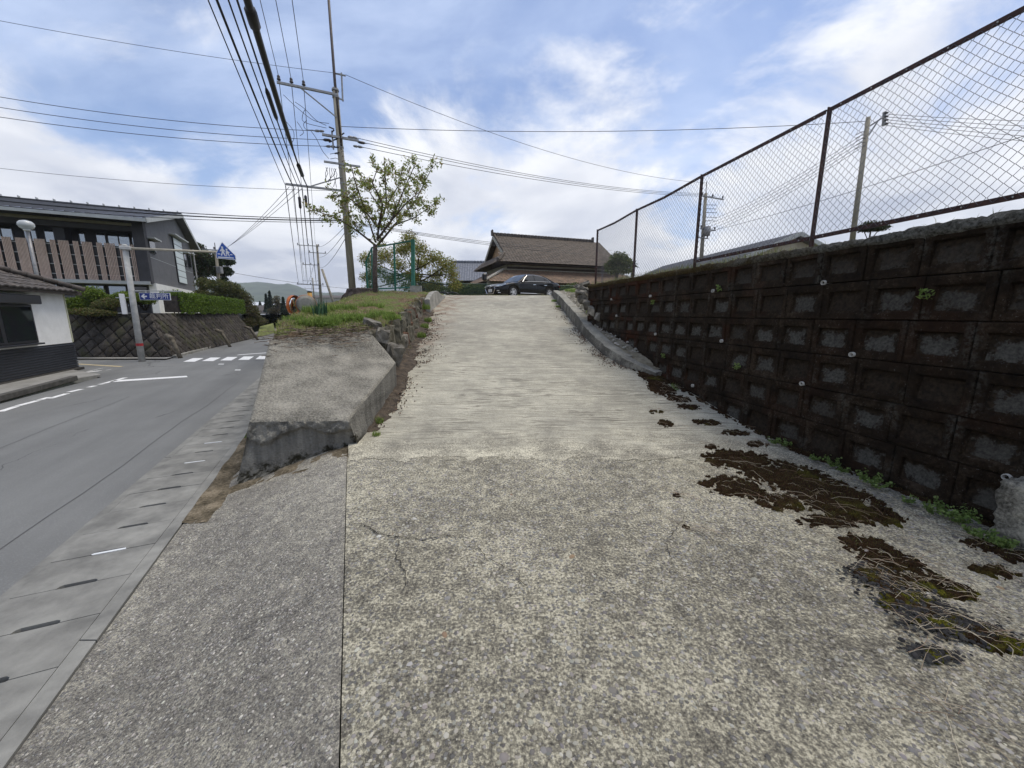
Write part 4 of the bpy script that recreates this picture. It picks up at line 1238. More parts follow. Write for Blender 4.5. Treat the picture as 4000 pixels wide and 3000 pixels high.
# across the road to the left
for (v0, A, w_) in zip((350, 391, 429), lefts, ('upper', 'middle', 'lowest')):
    B = at(0, v0, 17.0); B = A + (B - A) * 1.35
    cable(A, B, .011, .35, '%s of three thin wires from dead-end arm over the grey building' % w_, 'wires crossing to the left')
cable(at(1334, 288, 19), at(0, 65, 17) + (at(0, 65, 17) - at(1334, 288, 19)) * .3, .008, .2, 'highest thin wire from pole top towards the left', 'pole-top wire')
cable(on_pole(728), at(0, 637, 18) + (at(0, 637, 18) - on_pole(728)) * .3, .008, .3, 'single faint wire from low crossarm towards the left', 'faint wire')
for k, v0 in enumerate((745, 762, 782)):
    A = on_pole(842 + 6 * k) + Vector((-.1, -.1, 0)); B = at(0, v0, 16.5)
    cable(A, A + (B - A) * 1.3, (.016, .024, .012)[k], .30, ('upper sagging telephone cable just above grey building roof', 'thick middle telephone cable just above grey building roof', 'thin lowest telephone cable just above grey building roof')[k], 'telephone cables to the left')
# to the poles on the right
for k, A in enumerate(rights):
    cable(A, re1[0] - AD * (-.2 + 1.0 * k) + Vector((0, 0, .2)), .012, .5, '%s wire from dead-end arm to pole beyond the fence' % ('upper', 'outer', 'lower')[k], 'wires crossing to the right')
cable(at(1350, 292, 19), rt1 + Vector((0, 0, .8)), .010, .9, 'topmost sagging wire from pole bracket to pole beyond fence', 'pole-top wire to the right')
cable(on_pole(483), rt2 + Vector((-.05, 0, -.15)), .011, .30, 'nearly level wire from main pole to leaning pole behind fence', 'level wire')
for k in range(3):
    cable(on_pole(846 + 5 * k), at(2330 + 60 * k, 965 + 14 * k, 44), .013, .45, 'telephone cable passing in front of the brown tiled roof', 'telephone cables to the right')
for k in range(5):
    cable(at(3456, 445 + 11 * k, 18), at(4000, 500 + 30 * k, 16) + Vector((6, -1, -.2)), .008, .15, 'service wire from bracket rack of leaning pole to the right', 'service wires on leaning pole')
    cable(at(3378, 520 + 12 * k, 18), re1[1] + Vector((.1 * k, 0, .4 - .2 * k)), .010, .4, 'wire between the two poles behind chain link fence', 'wires behind the fence')
cable(at(2765, 905, 34), at(4000, 420, 11) + Vector((4, -2, .6)), .012, .3, 'long wire rising behind the chain link fence to the right', 'long rising wire')
for k in range(3):                                     # fan of wires from the low arm to the pole on the left
    cable(armpt(P4, 1130 + 25 * k, 731) + Vector((0, 0, -.1)), lt_ + Vector((.2 - .3 * k, 0, -.1 - .1 * k)), .010, .25, 'slanting wire from low crossarm to pole with transformer', 'fan of slanting wires')
for k in range(3):
    cable(on_pole(860 + 20 * k), fb + Vector((.2, 0, 7.2 - 1.4 * k)), .014, .3 + .1 * k, 'steep cable from main pole down to the distant pole', 'steep cables')
cable(lt_ + Vector((.3, 0, -1.6)), at(1700, 1130, 60), .016, .8, 'thin wire drooping across the hills from left pole', 'hill wire')

# ------------------------------------------------------------------ crossing sign on its mast
M_mast = mat('mast_white_grey', (.52, .52, .50), (.36, .36, .345), 5, .6, .08, .002)
M_bl = plain('sign_blue', (.010, .085, .42), .4)
M_bld = plain('sign_dark_blue', (.012, .035, .22), .4)
M_wh = plain('sign_white', (.80, .80, .80), .4)
M_red = plain('red_band', (.42, .03, .035), .5)
mp_ = on(555, 1412, ZR); mt_ = at(487, 962, mp_.y)
mast = thing('crossing_sign_mast', 'grey mast with long arm carrying blue school crossing sign and court sign', 'road sign', mp_)
MB().tube([Vector((0, 0, -.3)), (mt_ - mp_) * .5, mt_ - mp_], [.115, .10, .085], 14).build('mast', M_mast, mast, True)
MB().lathe([(.088, 0), (.088, .05), (.05, .075)], 14, Matrix.Translation(mt_ - mp_)).build('mast_cap', M_mast, mast, True)
k_ = (1412 - 1343) / (1412 - 962)
MB().tube([(mt_ - mp_) * (k_ - .012), (mt_ - mp_) * (k_ + .012)], .116, 14).build('red_band', M_red, mast)
a0 = lerp(mp_, mt_, (1412 - 969) / 450); a1 = armpt(a0, 860, 985, -AD)
a1.z = at(860, 985, a1.y).z
MB().tube([a0 - (a1 - a0).normalized() * .12 - mp_, a1 - mp_], [.05, .042], 10).build('arm', mat('arm_cream', (.50, .46, .36), (.36, .33, .26), 6, .6, .05), mast, True)
MB().box(a0 - mp_ + Vector((.05, -.02, 0)), (.34, .2, .14), math.atan2(-AD.y, -AD.x)).build('arm_clamp', M_mast, mast, bevel=.02)
# the plate, drawn in centimetre-like units of the photograph and set facing down the road
fx = Vector((.96, .28, 0)).normalized(); fn = Vector((fx.y, -fx.x, 0))
cen = at(886, 985, a1.y + .1) + fn * .10
usc = (a1.y + .1) / FPX * .82 / 3.688
def splate(nm_, pts, off, th, m, parent, cxy=(245, 313)):
    T = Matrix.Translation(cen - mp_ + fn * off) @ Matrix(((fx.x, 0, fn.x, 0), (fx.y, 0, fn.y, 0), (0, 1, 0, 0), (0, 0, 0, 1)))
    m_ = MB()
    for poly in pts:
        a = [((p[0] - cxy[0]) * usc, -(p[1] - cxy[1]) * usc) for p in poly]
        s_ = sum(a[i][0] * a[(i + 1) % len(a)][1] - a[(i + 1) % len(a)][0] * a[i][1] for i in range(len(a)))
        m_.prism(a if s_ > 0 else a[::-1], th, T)
    return m_.build(nm_, m, parent)
penta = [(211, 158), (380, 366), (384, 442), (103, 424), (103, 340)]
inn = [(211, 170), (372, 369), (376, 433), (111, 416), (111, 343)]
sp = splate('sign_plate', [penta], 0, .02, M_wh, mast)
splate('sign_face', [inn], .0205, .004, M_bl, sp)
def circ(x_, y_, r_): return [(x_ + r_ * math.cos(t * .5236), y_ + r_ * math.sin(t * .5236)) for t in range(12)]
figs = [circ(203, 250, 14), [(184, 240), (220, 243), (214, 233), (196, 231)], [(188, 264), (217, 264), (221, 325), (188, 328)], [(189, 266), (163, 300), (171, 312), (192, 292)], [(214, 268), (240, 305), (233, 316), (212, 295)], [(189, 322), (207, 326), (186, 382), (170, 374)], [(199, 324), (221, 319), (243, 382), (228, 387)],
        circ(263, 282, 13), [(246, 272), (280, 276), (272, 266), (255, 264)], [(251, 296), (276, 296), (291, 346), (244, 344)], [(275, 299), (305, 326), (298, 335), (271, 316)], [(252, 344), (264, 344), (259, 386), (247, 385)], [(270, 344), (284, 345), (300, 386), (288, 389)],
        [(128, 345), (166, 346), (166, 359), (126, 358)], [(302, 350), (336, 351), (342, 364), (303, 363)], [(128, 394), (350, 402), (352, 419), (126, 412)]]
splate('pictogram', figs, .0248, .002, M_wh, sp)
# blue court sign hung from a small bracket
gz = at(607, 1158, mp_.y + .12)
b0 = lerp(mp_, mt_, (1412 - 1130) / 450)
b1 = b0 + Vector((.93, .25, 0)) * 1.75
MB().bar(b0 - Vector((.10, .02, 0)) - mp_, b1 - mp_, .035, .045).build('bracket', M_mast, mast)
gx = Vector((.97, .22, 0)).normalized(); gn = Vector((gx.y, -gx.x, 0))
gw, gh = 1.06, .29
GT = Matrix.Translation(gz - mp_) @ Matrix(((gx.x, 0, gn.x, 0), (gx.y, 0, gn.y, 0), (0, 1, 0, 0), (0, 0, 0, 1)))
def rect(w, h): return [(-w / 2, -h / 2), (w / 2, -h / 2), (w / 2, h / 2), (-w / 2, h / 2)]
gp = MB().prism(rect(gw, gh), .03, GT).build('guide_sign', M_wh, mast)
MB().prism(rect(gw - .03, gh - .03), .004, GT @ Matrix.Translation((0, 0, .0305))).build('sign_face', M_bld, gp)
MB().prism([(-.47, 0), (-.37, .10), (-.33, .07), (-.37, .025), (-.27, .025), (-.27, -.025), (-.37, -.025), (-.33, -.07), (-.37, -.10)][::-1], .003, GT @ Matrix.Translation((0, 0, .0348))).build('arrow', M_wh, gp)
for s_ in (-.3, .3):
    MB().tube([gz + gx * s_ + Vector((0, 0, gh / 2)) - mp_, gz + gx * s_ + Vector((0, 0, gh / 2 + .1)) - mp_], .012, 6).build('hanger', M_mast, mast)
def text_mesh(body, size, nm_, m):
    cu_ = bpy.data.curves.new(nm_, 'FONT'); cu_.body = body; cu_.size = size; cu_.align_x = 'CENTER'; cu_.align_y = 'CENTER'; cu_.extrude = .001; cu_.offset = .004 * size
    o = bpy.data.objects.new(nm_, cu_); C.objects.link(o)
    bpy.context.view_layer.update()
    me = bpy.data.meshes.new_from_object(o.evaluated_get(bpy.context.evaluated_depsgraph_get()))
    bpy.data.objects.remove(o); me.materials.clear(); me.materials.append(m); me.name = nm_
    return me
tm = text_mesh('\u88c1\u5224\u6240', .225, 'lettering', M_wh)
o = inst('lettering', tm, gp)
o.matrix_local = GT @ Matrix.Translation((.14, 0, .0362))
# small white sign seen edge-on, on two stays
for v_ in (1157, 1217):
    p = lerp(mp_, mt_, (1412 - v_) / 450)
    MB().bar(p - mp_, p - mp_ + Vector((-.62, -.05, 0)), .03, .03).build('stay', M_mast, mast)
sgn = at(482, 1188, mp_.y - .05) - mp_
MB().box(sgn, (.15, .42, .80), R(42)).build('narrow_sign', M_wh, mast, bevel=.01)

# ------------------------------------------------------------------ road mirrors
M_or = mat('orange_enamel', (.60, .16, .025), (.42, .10, .02), 8, .45, .03)
M_ory = mat('orange_post', (.60, .33, .06), (.45, .23, .04), 8, .5, .03)
M_mir = NT('mirror_glass').done((.80, .82, .85), .06, None, 1.0)
M_mback = mat('mirror_back', (.30, .29, .25), (.20, .195, .165), 9, .6, .05)
mirp = at(1211, 1160, 17.2)
mirror = thing('road_mirror', 'orange convex traffic mirror pair on a post behind the grass bank', 'traffic mirror', (mirp.x, mirp.y, ZR))
mo = mirror.location
MB().tube([Vector((0, 0, 0)), Vector((0, 0, at(1211, 1143, 17.2).z - ZR))], .095, 12).build('post', M_ory, mirror, True)
MB().lathe([(.10, 0), (.10, .04), (.05, .07)], 12, Matrix.Translation((0, 0, at(1211, 1143, 17.2).z - ZR))).build('post_cap', M_blk, mirror, True)
def dish(c, n, r, up, nm_):
    T = Matrix.Translation(c - mo) @ n.to_track_quat('Z', 'Y').to_matrix().to_4x4()
    o = MB().lathe([(0.001, .075), (r * .35, .066), (r * .7, .035), (r * .97, 0)], 28, T).build(nm_, M_mir, mirror, True)
    b = MB().lathe([(r * 1.0, -.10), (r * 1.04, -.06), (r * 1.05, .02), (r * 1.01, .022), (r * .98, .0)], 28, T, caps=False).build('rim', M_or, o, True)
    MB().lathe([(.001, -.13), (r * .6, -.12), (r * 1.0, -.10)], 28, T).build('back_shell', M_mback, o, True)
    # visor over the upper half
    m_ = MB(); q = 18
    def vis(i, j):
        a = math.pi * (.03 + .94 * i / q); l = .07 * math.sin(math.pi * i / q)
        p = Vector((r * 1.055 * math.cos(a), r * 1.055 * math.sin(a), .015 + l * j / 2))
        return T @ p
    m_.grid(vis, q, 2); m_.build('visor', M_or, o, True)
    return o
c1, c2 = at(1148, 1192, 16.9), at(1196, 1190, 17.0)
dish(c1, Vector((1.0, -.02, -.05)).normalized(), .40, None, 'mirror')
dish(c2, Vector((-.55, .83, -.05)).normalized(), .40, None, 'mirror')
for c in (c1, c2):
    MB().tube([c - mo, Vector((0, 0, c.z - ZR + .05))], .025, 8).build('bracket', M_steel, mirror)
MB().box(c2 - mo + Vector((0, .02, -.27)), (.62, .03, .3), R(-25)).build('notice_plate', M_mback, mirror)

# ------------------------------------------------------------------ globe lamp by the grey building
lp = at(103, 885, 22); lamp = thing('globe_lamp', 'grey post lamp with clear globe in front of the grey building', 'street lamp', (lp.x, lp.y, 1.6))
MB().tube([(0, 0, 0), (0, 0, lp.z - 1.6 - .2)], [.09, .075], 12).build('post', M_steel, lamp, True)
MB().lathe([(.10, -.24), (.15, -.20), (.15, -.16), (.06, -.14)], 16, Matrix.Translation((0, 0, lp.z - 1.6))).build('collar', M_wh, lamp, True)
N = NT('frosted_globe'); N.b.inputs['Transmission Weight'].default_value = .35
M_globe = N.done((.70, .74, .74), .25)
MB().lathe([(.12, -.17), (.27, -.07), (.33, .06), (.31, .18), (.22, .28), (.05, .33)], 20, Matrix.Translation((0, 0, lp.z - 1.6))).build('globe', M_globe, lamp, True)

# ------------------------------------------------------------------ stone wall along the road (left), stones set on the diagonal
def stonewall_mat():
    N = NT('dark_fieldstone')
    f = N.noise(6, 6, .65); g = N.noise(40, 5, .7)
    col = N.ramp(N.math('ADD', N.math('MULTIPLY', f, .5), N.math('MULTIPLY', g, .5)), [(.36, (.028, .025, .022)), (.58, (.070, .061, .052)), (.72, (.13, .115, .094))])
    h = N.n('ShaderNodeHueSaturation'); N.l(col, h.inputs['Color']); N.l(N.mr(N.rand(), 0, 1, .65, 1.35, False), h.inputs['Value'])
    moss = N.mr(N.noise(1.3, 5, .6), .52, .66)
    return N.done(N.mix(N.math('MULTIPLY', moss, .6), h.outputs[0], (.060, .062, .028)), .93, N.bump(g, .7, .02), spec=.2)
M_fs = stonewall_mat()
M_mort = mat('dark_mortar', (.050, .045, .039), (.026, .023, .020), 9, .95, .3, .01)
def clip(poly, a, b, c):                                # keep a*x + b*y <= c
    out = []
    for i in range(len(poly)):
        p, q = poly[i], poly[(i + 1) % len(poly)]
        dp, dq = a * p[0] + b * p[1] - c, a * q[0] + b * q[1] - c
        if dp <= 1e-9: out.append(p)
        if (dp < -1e-9 and dq > 1e-9) or (dp > 1e-9 and dq < -1e-9):
            t = dp / (dp - dq); out.append((p[0] + (q[0] - p[0]) * t, p[1] + (q[1] - p[1]) * t))
    return out
swall = thing('stone_wall', 'dark sloping stone wall with diagonal joints below hedge across the road', 'stone wall', (-15.2, 16.95, -.35))
def diag_face(A, B, out_n, ends):
    """A, B: base ends; face leans back from out_n"""
    L = (B - A).length; ex = (B - A).normalized()
    up = (Vector((0, 0, 1.97)) - out_n * .78); SLn = up.length; ey = up.normalized(); en = ex.cross(ey)
    if en.dot(out_n) < 0: en = -en
    h = SLn / 7
    T = Matrix(((ex.x, ey.x, en.x, 0), (ex.y, ey.y, en.y, 0), (ex.z, ey.z, en.z, 0), (0, 0, 0, 1)))
    mb = MB(); f0_, f1_ = (1.14 if A.x > -1 else 0), (1.14 if A.x < -1 else .45 * SLn)
    mb.add([A - en * .015, B - en * .015, B - en * .015 + up - ex * f1_, A - en * .015 + up + ex * f0_], [(0, 1, 2, 3) if ex.cross(ey).dot(en) > 0 else (3, 2, 1, 0)])
    o = mb.build('mortar_bed', M_mort, swall)
    cache = {}
    for j in range(8):
        for i in range(-1, int(L / (2 * h)) + 2):
            cx, cy = (i + (j % 2) * .5) * 2 * h, j * h
            g_ = .014
            po = [(cx - h + g_, cy), (cx, cy - h + g_), (cx + h - g_, cy), (cx, cy + h - g_)]
            for a, b, c in ((0, -1, 0), (0, 1, SLn), (-1, 0, 0), (1, 0, L)) + tuple(ends):
                po = clip(po, a, b, c) if len(po) > 2 else []
            if len(po) < 3: continue
            ar = abs(sum(po[k][0] * po[(k + 1) % len(po)][1] - po[(k + 1) % len(po)][0] * po[k][1] for k in range(len(po)))) / 2
            if ar < .012: continue
            mx, my = sum(p[0] for p in po) / len(po), sum(p[1] for p in po) / len(po)
            key = (tuple((round(p[0] - mx, 2), round(p[1] - my, 2)) for p in po), rnd.randrange(3))
            if key not in cache:
                r = random.Random(hash(key[1]) + len(cache)); m_ = MB(); n = len(po)
                loc = [(p[0] - mx, p[1] - my) for p in po]
                vs = [(p[0], p[1], -.03) for p in loc] + [(p[0] * .97, p[1] * .97, r.uniform(.0, .02)) for p in loc] + [(p[0] * .74, p[1] * .74, r.uniform(.03, .065)) for p in loc] + [(r.uniform(-.03, .03), r.uniform(-.03, .03), r.uniform(.05, .085))]
                fs = [(k + q * n, (k + 1) % n + q * n, (k + 1) % n + (q + 1) * n, k + (q + 1) * n) for q in range(2) for k in range(n)] + [(2 * n + k, 2 * n + (k + 1) % n, 3 * n) for k in range(n)]
                m_.add(vs, fs); cache[key] = m_.mesh('stone', M_fs)
            o = inst('stone', cache[key], swall)
            o.matrix_local = Matrix.Translation(A + ex * mx + ey * my) @ T
c0 = Vector((0, 0, 0))
road_dir = (Vector((-20.75, 31.2, 0)) - Vector((-15.2, 16.95, 0)))
n2 = Vector((road_dir.y, -road_dir.x, 0)).normalized()
diag_face(c0 + Vector((-9.0, .0, 0)), c0 + Vector((-.05, 0, 0)), Vector((0, -1, 0)), [(1, .54, 8.98)])
diag_face(c0 + Vector((.0, .0, 0)), c0 + road_dir, n2, [(-1, .54, .0), (1, .45, road_dir.length)])
mb = MB(); q = [Vector((-9, .4, 0)), Vector((-.35, .4, 0)), road_dir - n2 * .3, road_dir - n2 * 3, Vector((-9, 4, 0))]
tq = [Vector((-9, .95, 1.95)), Vector((-1.40, 1.0, 1.95)), road_dir * .93 - n2 * 1.0 + Vector((0, 0, 1.95)), road_dir * .93 - n2 * 3 + Vector((0, 0, 1.95)), Vector((-9, 4, 1.95))]
mb.add(q + tq, [(0, 1, 6, 5), (1, 2, 7, 6), (2, 3, 8, 7), (3, 4, 9, 8), (4, 0, 5, 9), (5, 6, 7, 8, 9)])
mb.build('core', M_mort, swall)
for (ua, va, D_, ln) in ((640, 1395, 16.2, .9), (868, 1352, 22.3, .8), (973, 1325, 29.2, .8)):
    pass
M_cpost = mat('mossy_concrete_post', (.19, .165, .125), (.085, .072, .052), 8, .9, .4, .01)
for k, (px_, py_) in enumerate(((-14.75, 17.05), (-16.75, 22.9), (-19.0, 28.9))):
    m_ = MB(); m_.tube([(0, 0, -.05), (-.30, .12, .62), (-.42, .16, .84)], [.085, .08, .085], 8)
    m_.tube([(-.34, .12, .80), (-.72, .28, .96)], [.12, .085], 8)
    prop(m_.build('leaning_stub_post', M_cpost, None, True, loc=None) if False else inst('leaning_stub_post', m_.mesh('leaning_stub_post', M_cpost, True), None, (px_, py_, -.31), (0, 0, .3 * k)), ('stubby brown concrete post leaning on stone wall right beside the sign mast', 'stubby brown concrete post halfway along the roadside stone wall', 'stubby brown concrete post at far end of the stone wall')[k], 'post', 'stub posts along the stone wall')

# ------------------------------------------------------------------ tiles
def tile_mesh(nm_, tw, th, m, amp=.028, lip=.03):
    xs = np.linspace(0, tw, 7)
    prof = amp * np.array([.55, 1.0, .55, .05, -.12, .05, .55])
    m_ = MB(); L_ = th * 1.14
    a = [(xs[i], 0, prof[i] + lip) for i in range(7)]; b = [(xs[i], L_, prof[i] + .002) for i in range(7)]; c = [(xs[i], .004, prof[i] - .012) for i in range(7)]
    m_.add(a + b, [(i, i + 1, i + 8, i + 7) for i in range(6)]); m_.add(c + a, [(i, i + 1, i + 8, i + 7) for i in range(6)])
    return m_.mesh(nm_, m)
def tile_roof(parent, O, ex, ey, ncol, nrow, tw, th, m, keep, nobj, name='roof_tile', amp=.028):
    """tiles in rows up a slope; the first nobj (lowest, largest in view) are objects, the rest one piece"""
    en = ex.cross(ey)
    T = Matrix(((ex.x, ey.x, en.x, 0), (ex.y, ey.y, en.y, 0), (ex.z, ey.z, en.z, 0), (0, 0, 0, 1)))
    me = tile_mesh(name, tw, th, m, amp); n = 0; rest = []
    for j in range(nrow):
        for i in range(ncol):
            if not keep((i + .5) * tw, (j + .5) * th): continue
            M_ = Matrix.Translation(O + ex * (i * tw) + ey * (j * th)) @ T @ Matrix.Translation((0, 0, rnd.uniform(-.004, .006)))
            if n < nobj:
                o = inst(name, me, parent); o.matrix_local = M_; n += 1
            else: rest.append(M_)
    if rest:
        v0 = np.array([v.co[:] for v in me.vertices]); f0 = np.array([p.vertices[:] for p in me.polygons])
        V = np.concatenate([v0 @ np.array(M_.to_3x3()).T + np.array(M_.translation) for M_ in rest])
        F = np.concatenate([f0 + k * len(v0) for k in range(len(rest))])
        prop(inst('roof_tiles', np_mesh('roof_tiles', V, F, m), parent), kind='stuff')
M_kawB = mat('brown_roof_tile', (.150, .118, .088), (.060, .048, .037), 5, .75, .3, .01, rand=.16)
M_kawG = mat('grey_roof_tile', (.23, .245, .28), (.13, .14, .165), 6, .5, .15, .006, rand=.10)
M_kawD = mat('dark_brown_roof_tile', (.105, .088, .075), (.045, .038, .034), 6, .7, .25, .008, rand=.16)
M_kawT = mat('tan_roof_tile', (.27, .175, .115), (.13, .10, .072), 4, .75, .25, .008, rand=.20)
M_wood = mat('dark_timber', (.055, .042, .033), (.025, .019, .015), 9, .8, .2, .004)
M_wplast = mat('white_render', (.82, .82, .80), (.72, .72, .70), 3, .85, .12, .003)
M_glass = NT('dark_window_glass').done((.010, .013, .018), .04, None, 0, .8)
M_skyglass = NT('mirror_window_glass').done((.30, .34, .38), .05, None, .85)
M_black = plain('black_frame', (.014, .014, .017), .4)

# ------------------------------------------------------------------ white house at the corner (left)
hx = Vector((.397, -.918, 0)).normalized(); hrz = math.atan2(hx.y, hx.x)
wh = thing('white_house', 'low white rendered house with ribbed black base and brown tiled hip roof', 'house', (-15.38, 13.52, -.32), hrz)
WL, WD, WH = 13.0, 7.5, 2.62
MB().box((WL / 2, -WD / 2, .93 + (WH - .93) / 2), (WL, WD, WH - .93)).build('wall', M_wplast, wh)
M_nav = mat('black_glazed_tile', (.022, .025, .032), (.012, .013, .017), 6, .35, .1, .003)
MB().box((WL / 2, -WD / 2, .46), (WL - .01, WD - .01, .92)).build('plinth', M_nav, wh)
for k in range(11):
    MB().box((WL / 2, .006, .09 + .076 * k), (WL + .03, .05, .058)).build('plinth_course', M_nav, wh, bevel=.008)
MB().box((WL / 2, -.02, -.02), (WL + .2, .3, .16)).build('footing', M_mort, wh, bevel=.02)
MB().box((0.012, .012, 1.76), (.03, .03, 1.62)).build('corner_trim', mat('cream_trim', (.6, .6, .42), None, 6, .7), wh)
def hpt(u, v):                                          # pixel -> local point on the facade plane
    x, y, z = ray(u, v); n = Vector((-hx.y, hx.x, 0)); d = Vector((x, y, z)); c = Vector((0, 0, EYE))
    t = (Vector((-15.38, 13.52, 0)) - Vector((0, 0, 0))).dot(n) / d.dot(n)
    p = c + d * t - wh.location
    return p.dot(hx), p.z
x0_, z1_ = hpt(137, 1190); _, z0_ = hpt(137, 1338)
xw0, xw1 = x0_ + .32, x0_ + 2.9
win = MB().box(((xw0 + xw1) / 2, .03, (z0_ + z1_) / 2), (xw1 - xw0, .10, z1_ - z0_)).build('window', M_black, wh, bevel=.01)
for k in range(2):
    cx = xw0 + (k + .5) * (xw1 - xw0) / 2
    MB().box((cx, .075, (z0_ + z1_) / 2), ((xw1 - xw0) / 2 - .14, .02, z1_ - z0_ - .16)).build('pane', M_glass, win)
MB().box(((xw0 + xw1) / 2, .15, z1_ + .14), (xw1 - xw0 + .12, .30, .26)).build('shutter_box', M_black, wh, bevel=.02)
MB().box(((xw0 + xw1) / 2, .09, z0_ - .03), (xw1 - xw0 + .1, .18, .05)).build('window_sill', M_black, wh, bevel=.008)
# roof: hip; eave at +0.62
OV, ZE, PIT = .34, WH + .04, .44
def hroof_z(d): return ZE + PIT * d
HL = (WD + 2 * OV) / 2
c_ = [(-OV, OV, ZE), (WL + OV, OV, ZE), (WL + OV, -WD - OV, ZE), (-OV, -WD - OV, ZE)]
r0_, r1_ = (-OV + HL, -WD / 2, ZE + PIT * HL), (WL + OV - HL, -WD / 2, ZE + PIT * HL)
m_ = MB(); m_.add(c_ + [r0_, r1_], [(1, 0, 4, 5), (0, 3, 4), (3, 2, 5, 4), (2, 1, 5), (0, 1, 2, 3)])
m_.build('roof_deck', M_wood, wh)
sl_ = Vector((0, -1, PIT)).normalized()
def keep_front(u_, v_): return u_ > v_ * math.cos(math.atan(PIT)) + .05 and u_ < 6.8 and v_ < 3.2
tile_roof(wh, Vector((-OV, OV + .06, ZE + .03)), Vector((1, 0, 0)), sl_, 25, 12, .275, .27, M_kawD, keep_front, 300)
se_ = Vector((1, 0, PIT)).normalized()
def keep_side(u_, v_): return u_ > v_ * .92 + .05 and u_ < 2 * HL - v_ * .92
tile_roof(wh, Vector((-OV - .06, -WD - OV, ZE + .03)), Vector((0, 1, 0)), Vector((1, 0, PIT)).normalized(), 31, 12, .275, .27, M_kawD, lambda a, b: 2 * HL - a > b * .92 + .05 and a > b * .92 and a > 5.2, 60)
def hip_tiles(parent, A, B, m, n=14, r=.11):
    for k in range(n):
        a, b = lerp(A, B, k / n), lerp(A, B, (k + 1.12) / n)
        MB().tube([a, b], [r, r * .86], 8).build('ridge_tile', m, parent, True)
hip_tiles(wh, Vector((-OV - .05, OV + .05, ZE + .10)), Vector(r0_) + Vector((0, 0, .10)), M_kawD, 18, .085)
MB().box((WL / 2, OV - .02, ZE - .05), (WL + 2 * OV - .1, .05, .12)).box((-OV + .02, -WD / 2, ZE - .05), (.05, WD + 2 * OV - .1, .12)).build('eave_board', M_wood, wh)

# ------------------------------------------------------------------ grey court building with timber louvres
gx_ = Vector((.88, .475, 0)).normalized(); gy_ = Vector((-gx_.y, gx_.x, 0)); grz = math.atan2(gx_.y, gx_.x)
GB = Vector((-25.5, 28.0, 1.58))
cb = thing('court_building', 'two storey dark grey building with pale timber louvres and metal gable roof', 'building', GB, grz)
def gfront(u, v):
    d = Vector(ray(u, v)); t = (GB - Vector((0, 0, EYE))).dot(gy_) / d.dot(gy_)
    p = Vector((0, 0, EYE)) + d * t - GB
    return p.dot(gx_), p.z
def ggable(u, v):
    d = Vector(ray(u, v)); t = (GB - Vector((0, 0, EYE))).dot(gx_) / d.dot(gx_)
    p = Vector((0, 0, EYE)) + d * t - GB
    return p.dot(gy_), p.z
M_grey = mat('charcoal_render', (.135, .138, .148), (.105, .108, .116), 2, .8, .1, .003)
M_greyd = mat('dark_charcoal', (.05, .05, .056), (.035, .035, .04), 2, .8, .1, .003)
M_metal = mat('dark_metal_roof', (.115, .12, .135), (.08, .084, .096), 3, .45, .05, .002, metal=.3)
M_fasc = mat('pale_fascia', (.42, .44, .44), (.34, .36, .36), 3, .6)
M_slat = mat('timber_slat', (.72, .57, .475), (.60, .45, .37), 6, .7, .1, .003, rand=.06)
BL = -15.0
GD = 13.6
prof = [(0.6, 0), (GD, 0), (GD, 6.55), (9.3, 8.32), (0.6, 6.25)]
MB().prism([(p[0], p[1]) for p in prof], .35, Matrix(((0, 0, -1, 0), (1, 0, 0, 0), (0, 1, 0, 0), (0, 0, 0, 1)))).build('gable_wall', M_grey, cb)
MB().box((-.03, GD / 2 + .2, 1.08), (.40, GD - .42, 2.16)).build('white_base', M_wplast, cb)
MB().box((-.25, .3, 4.2), (.62, .62, 4.2)).build('corner_column', M_greyd, cb)
xc0, _ = gfront(202, 960); xc1, _ = gfront(246, 960)
MB().box(((xc0 + xc1) / 2, .95, 5.2), (xc1 - xc0, .9, 2.4)).build('column', M_greyd, cb)
MB().box((BL / 2, 1.7, 3.1), (-BL - .7, .2, 6.3)).build('front_wall', M_greyd, cb)
MB().box((BL / 2, GD - .2, 3.2), (-BL, .3, 6.5)).build('rear_wall', M_grey, cb)
MB().box((BL / 2 - .3, .75, 5.98), (-BL - .4, 1.6, .16)).build('soffit', mat('beige_soffit', (.30, .28, .22), None, 4), cb)
MB().box((BL / 2 - .2, .3, 5.72), (-BL - .5, .3, .34)).build('beam', M_greyd, cb)
zb_ = gfront(570, 1099)[1]; zt_ = gfront(560, 962)[1]
MB().box((BL / 2, .55, zb_ - .12), (-BL, 1.5, .22)).build('floor_slab', M_fasc, cb)
MB().box((BL / 2, .32, (zb_ + zt_) / 2), (-BL - .05, .06, zt_ - zb_ - .12)).build('louvre_backing', M_black, cb)
for k in range(4):
    MB().box((BL / 2, .25, zb_ + .35 + .62 * k), (-BL - .05, .04, .05)).build('louvre_rail', M_fasc, cb)
groups_ = [(-560, -430), (-400, -320), (-300, -150), (-130, -20), (20, 150), (210, 365), (388, 440), (465, 620), (685, 765), (800, 950), (1005, 1085), (1125, 1275), (1330, 1410), (1440, 1590), (1645, 1725), (1790, 1900), (1955, 2030)]
smesh = MB().box((0, 0, 0), (.036, .09, zt_ - zb_ + .12)).mesh('louvre_slat', M_slat)
for a, b in groups_:
    xa, _ = gfront(a / 3.568, 960); xb, _ = gfront(b / 3.568, 960)
    n = max(2, round((b - a) / 20.5))
    for k in range(n):
        inst('louvre_slat', smesh, cb, (xa + (xb - xa) * (k + .5) / n, .16, (zt_ + zb_) / 2 + .02))
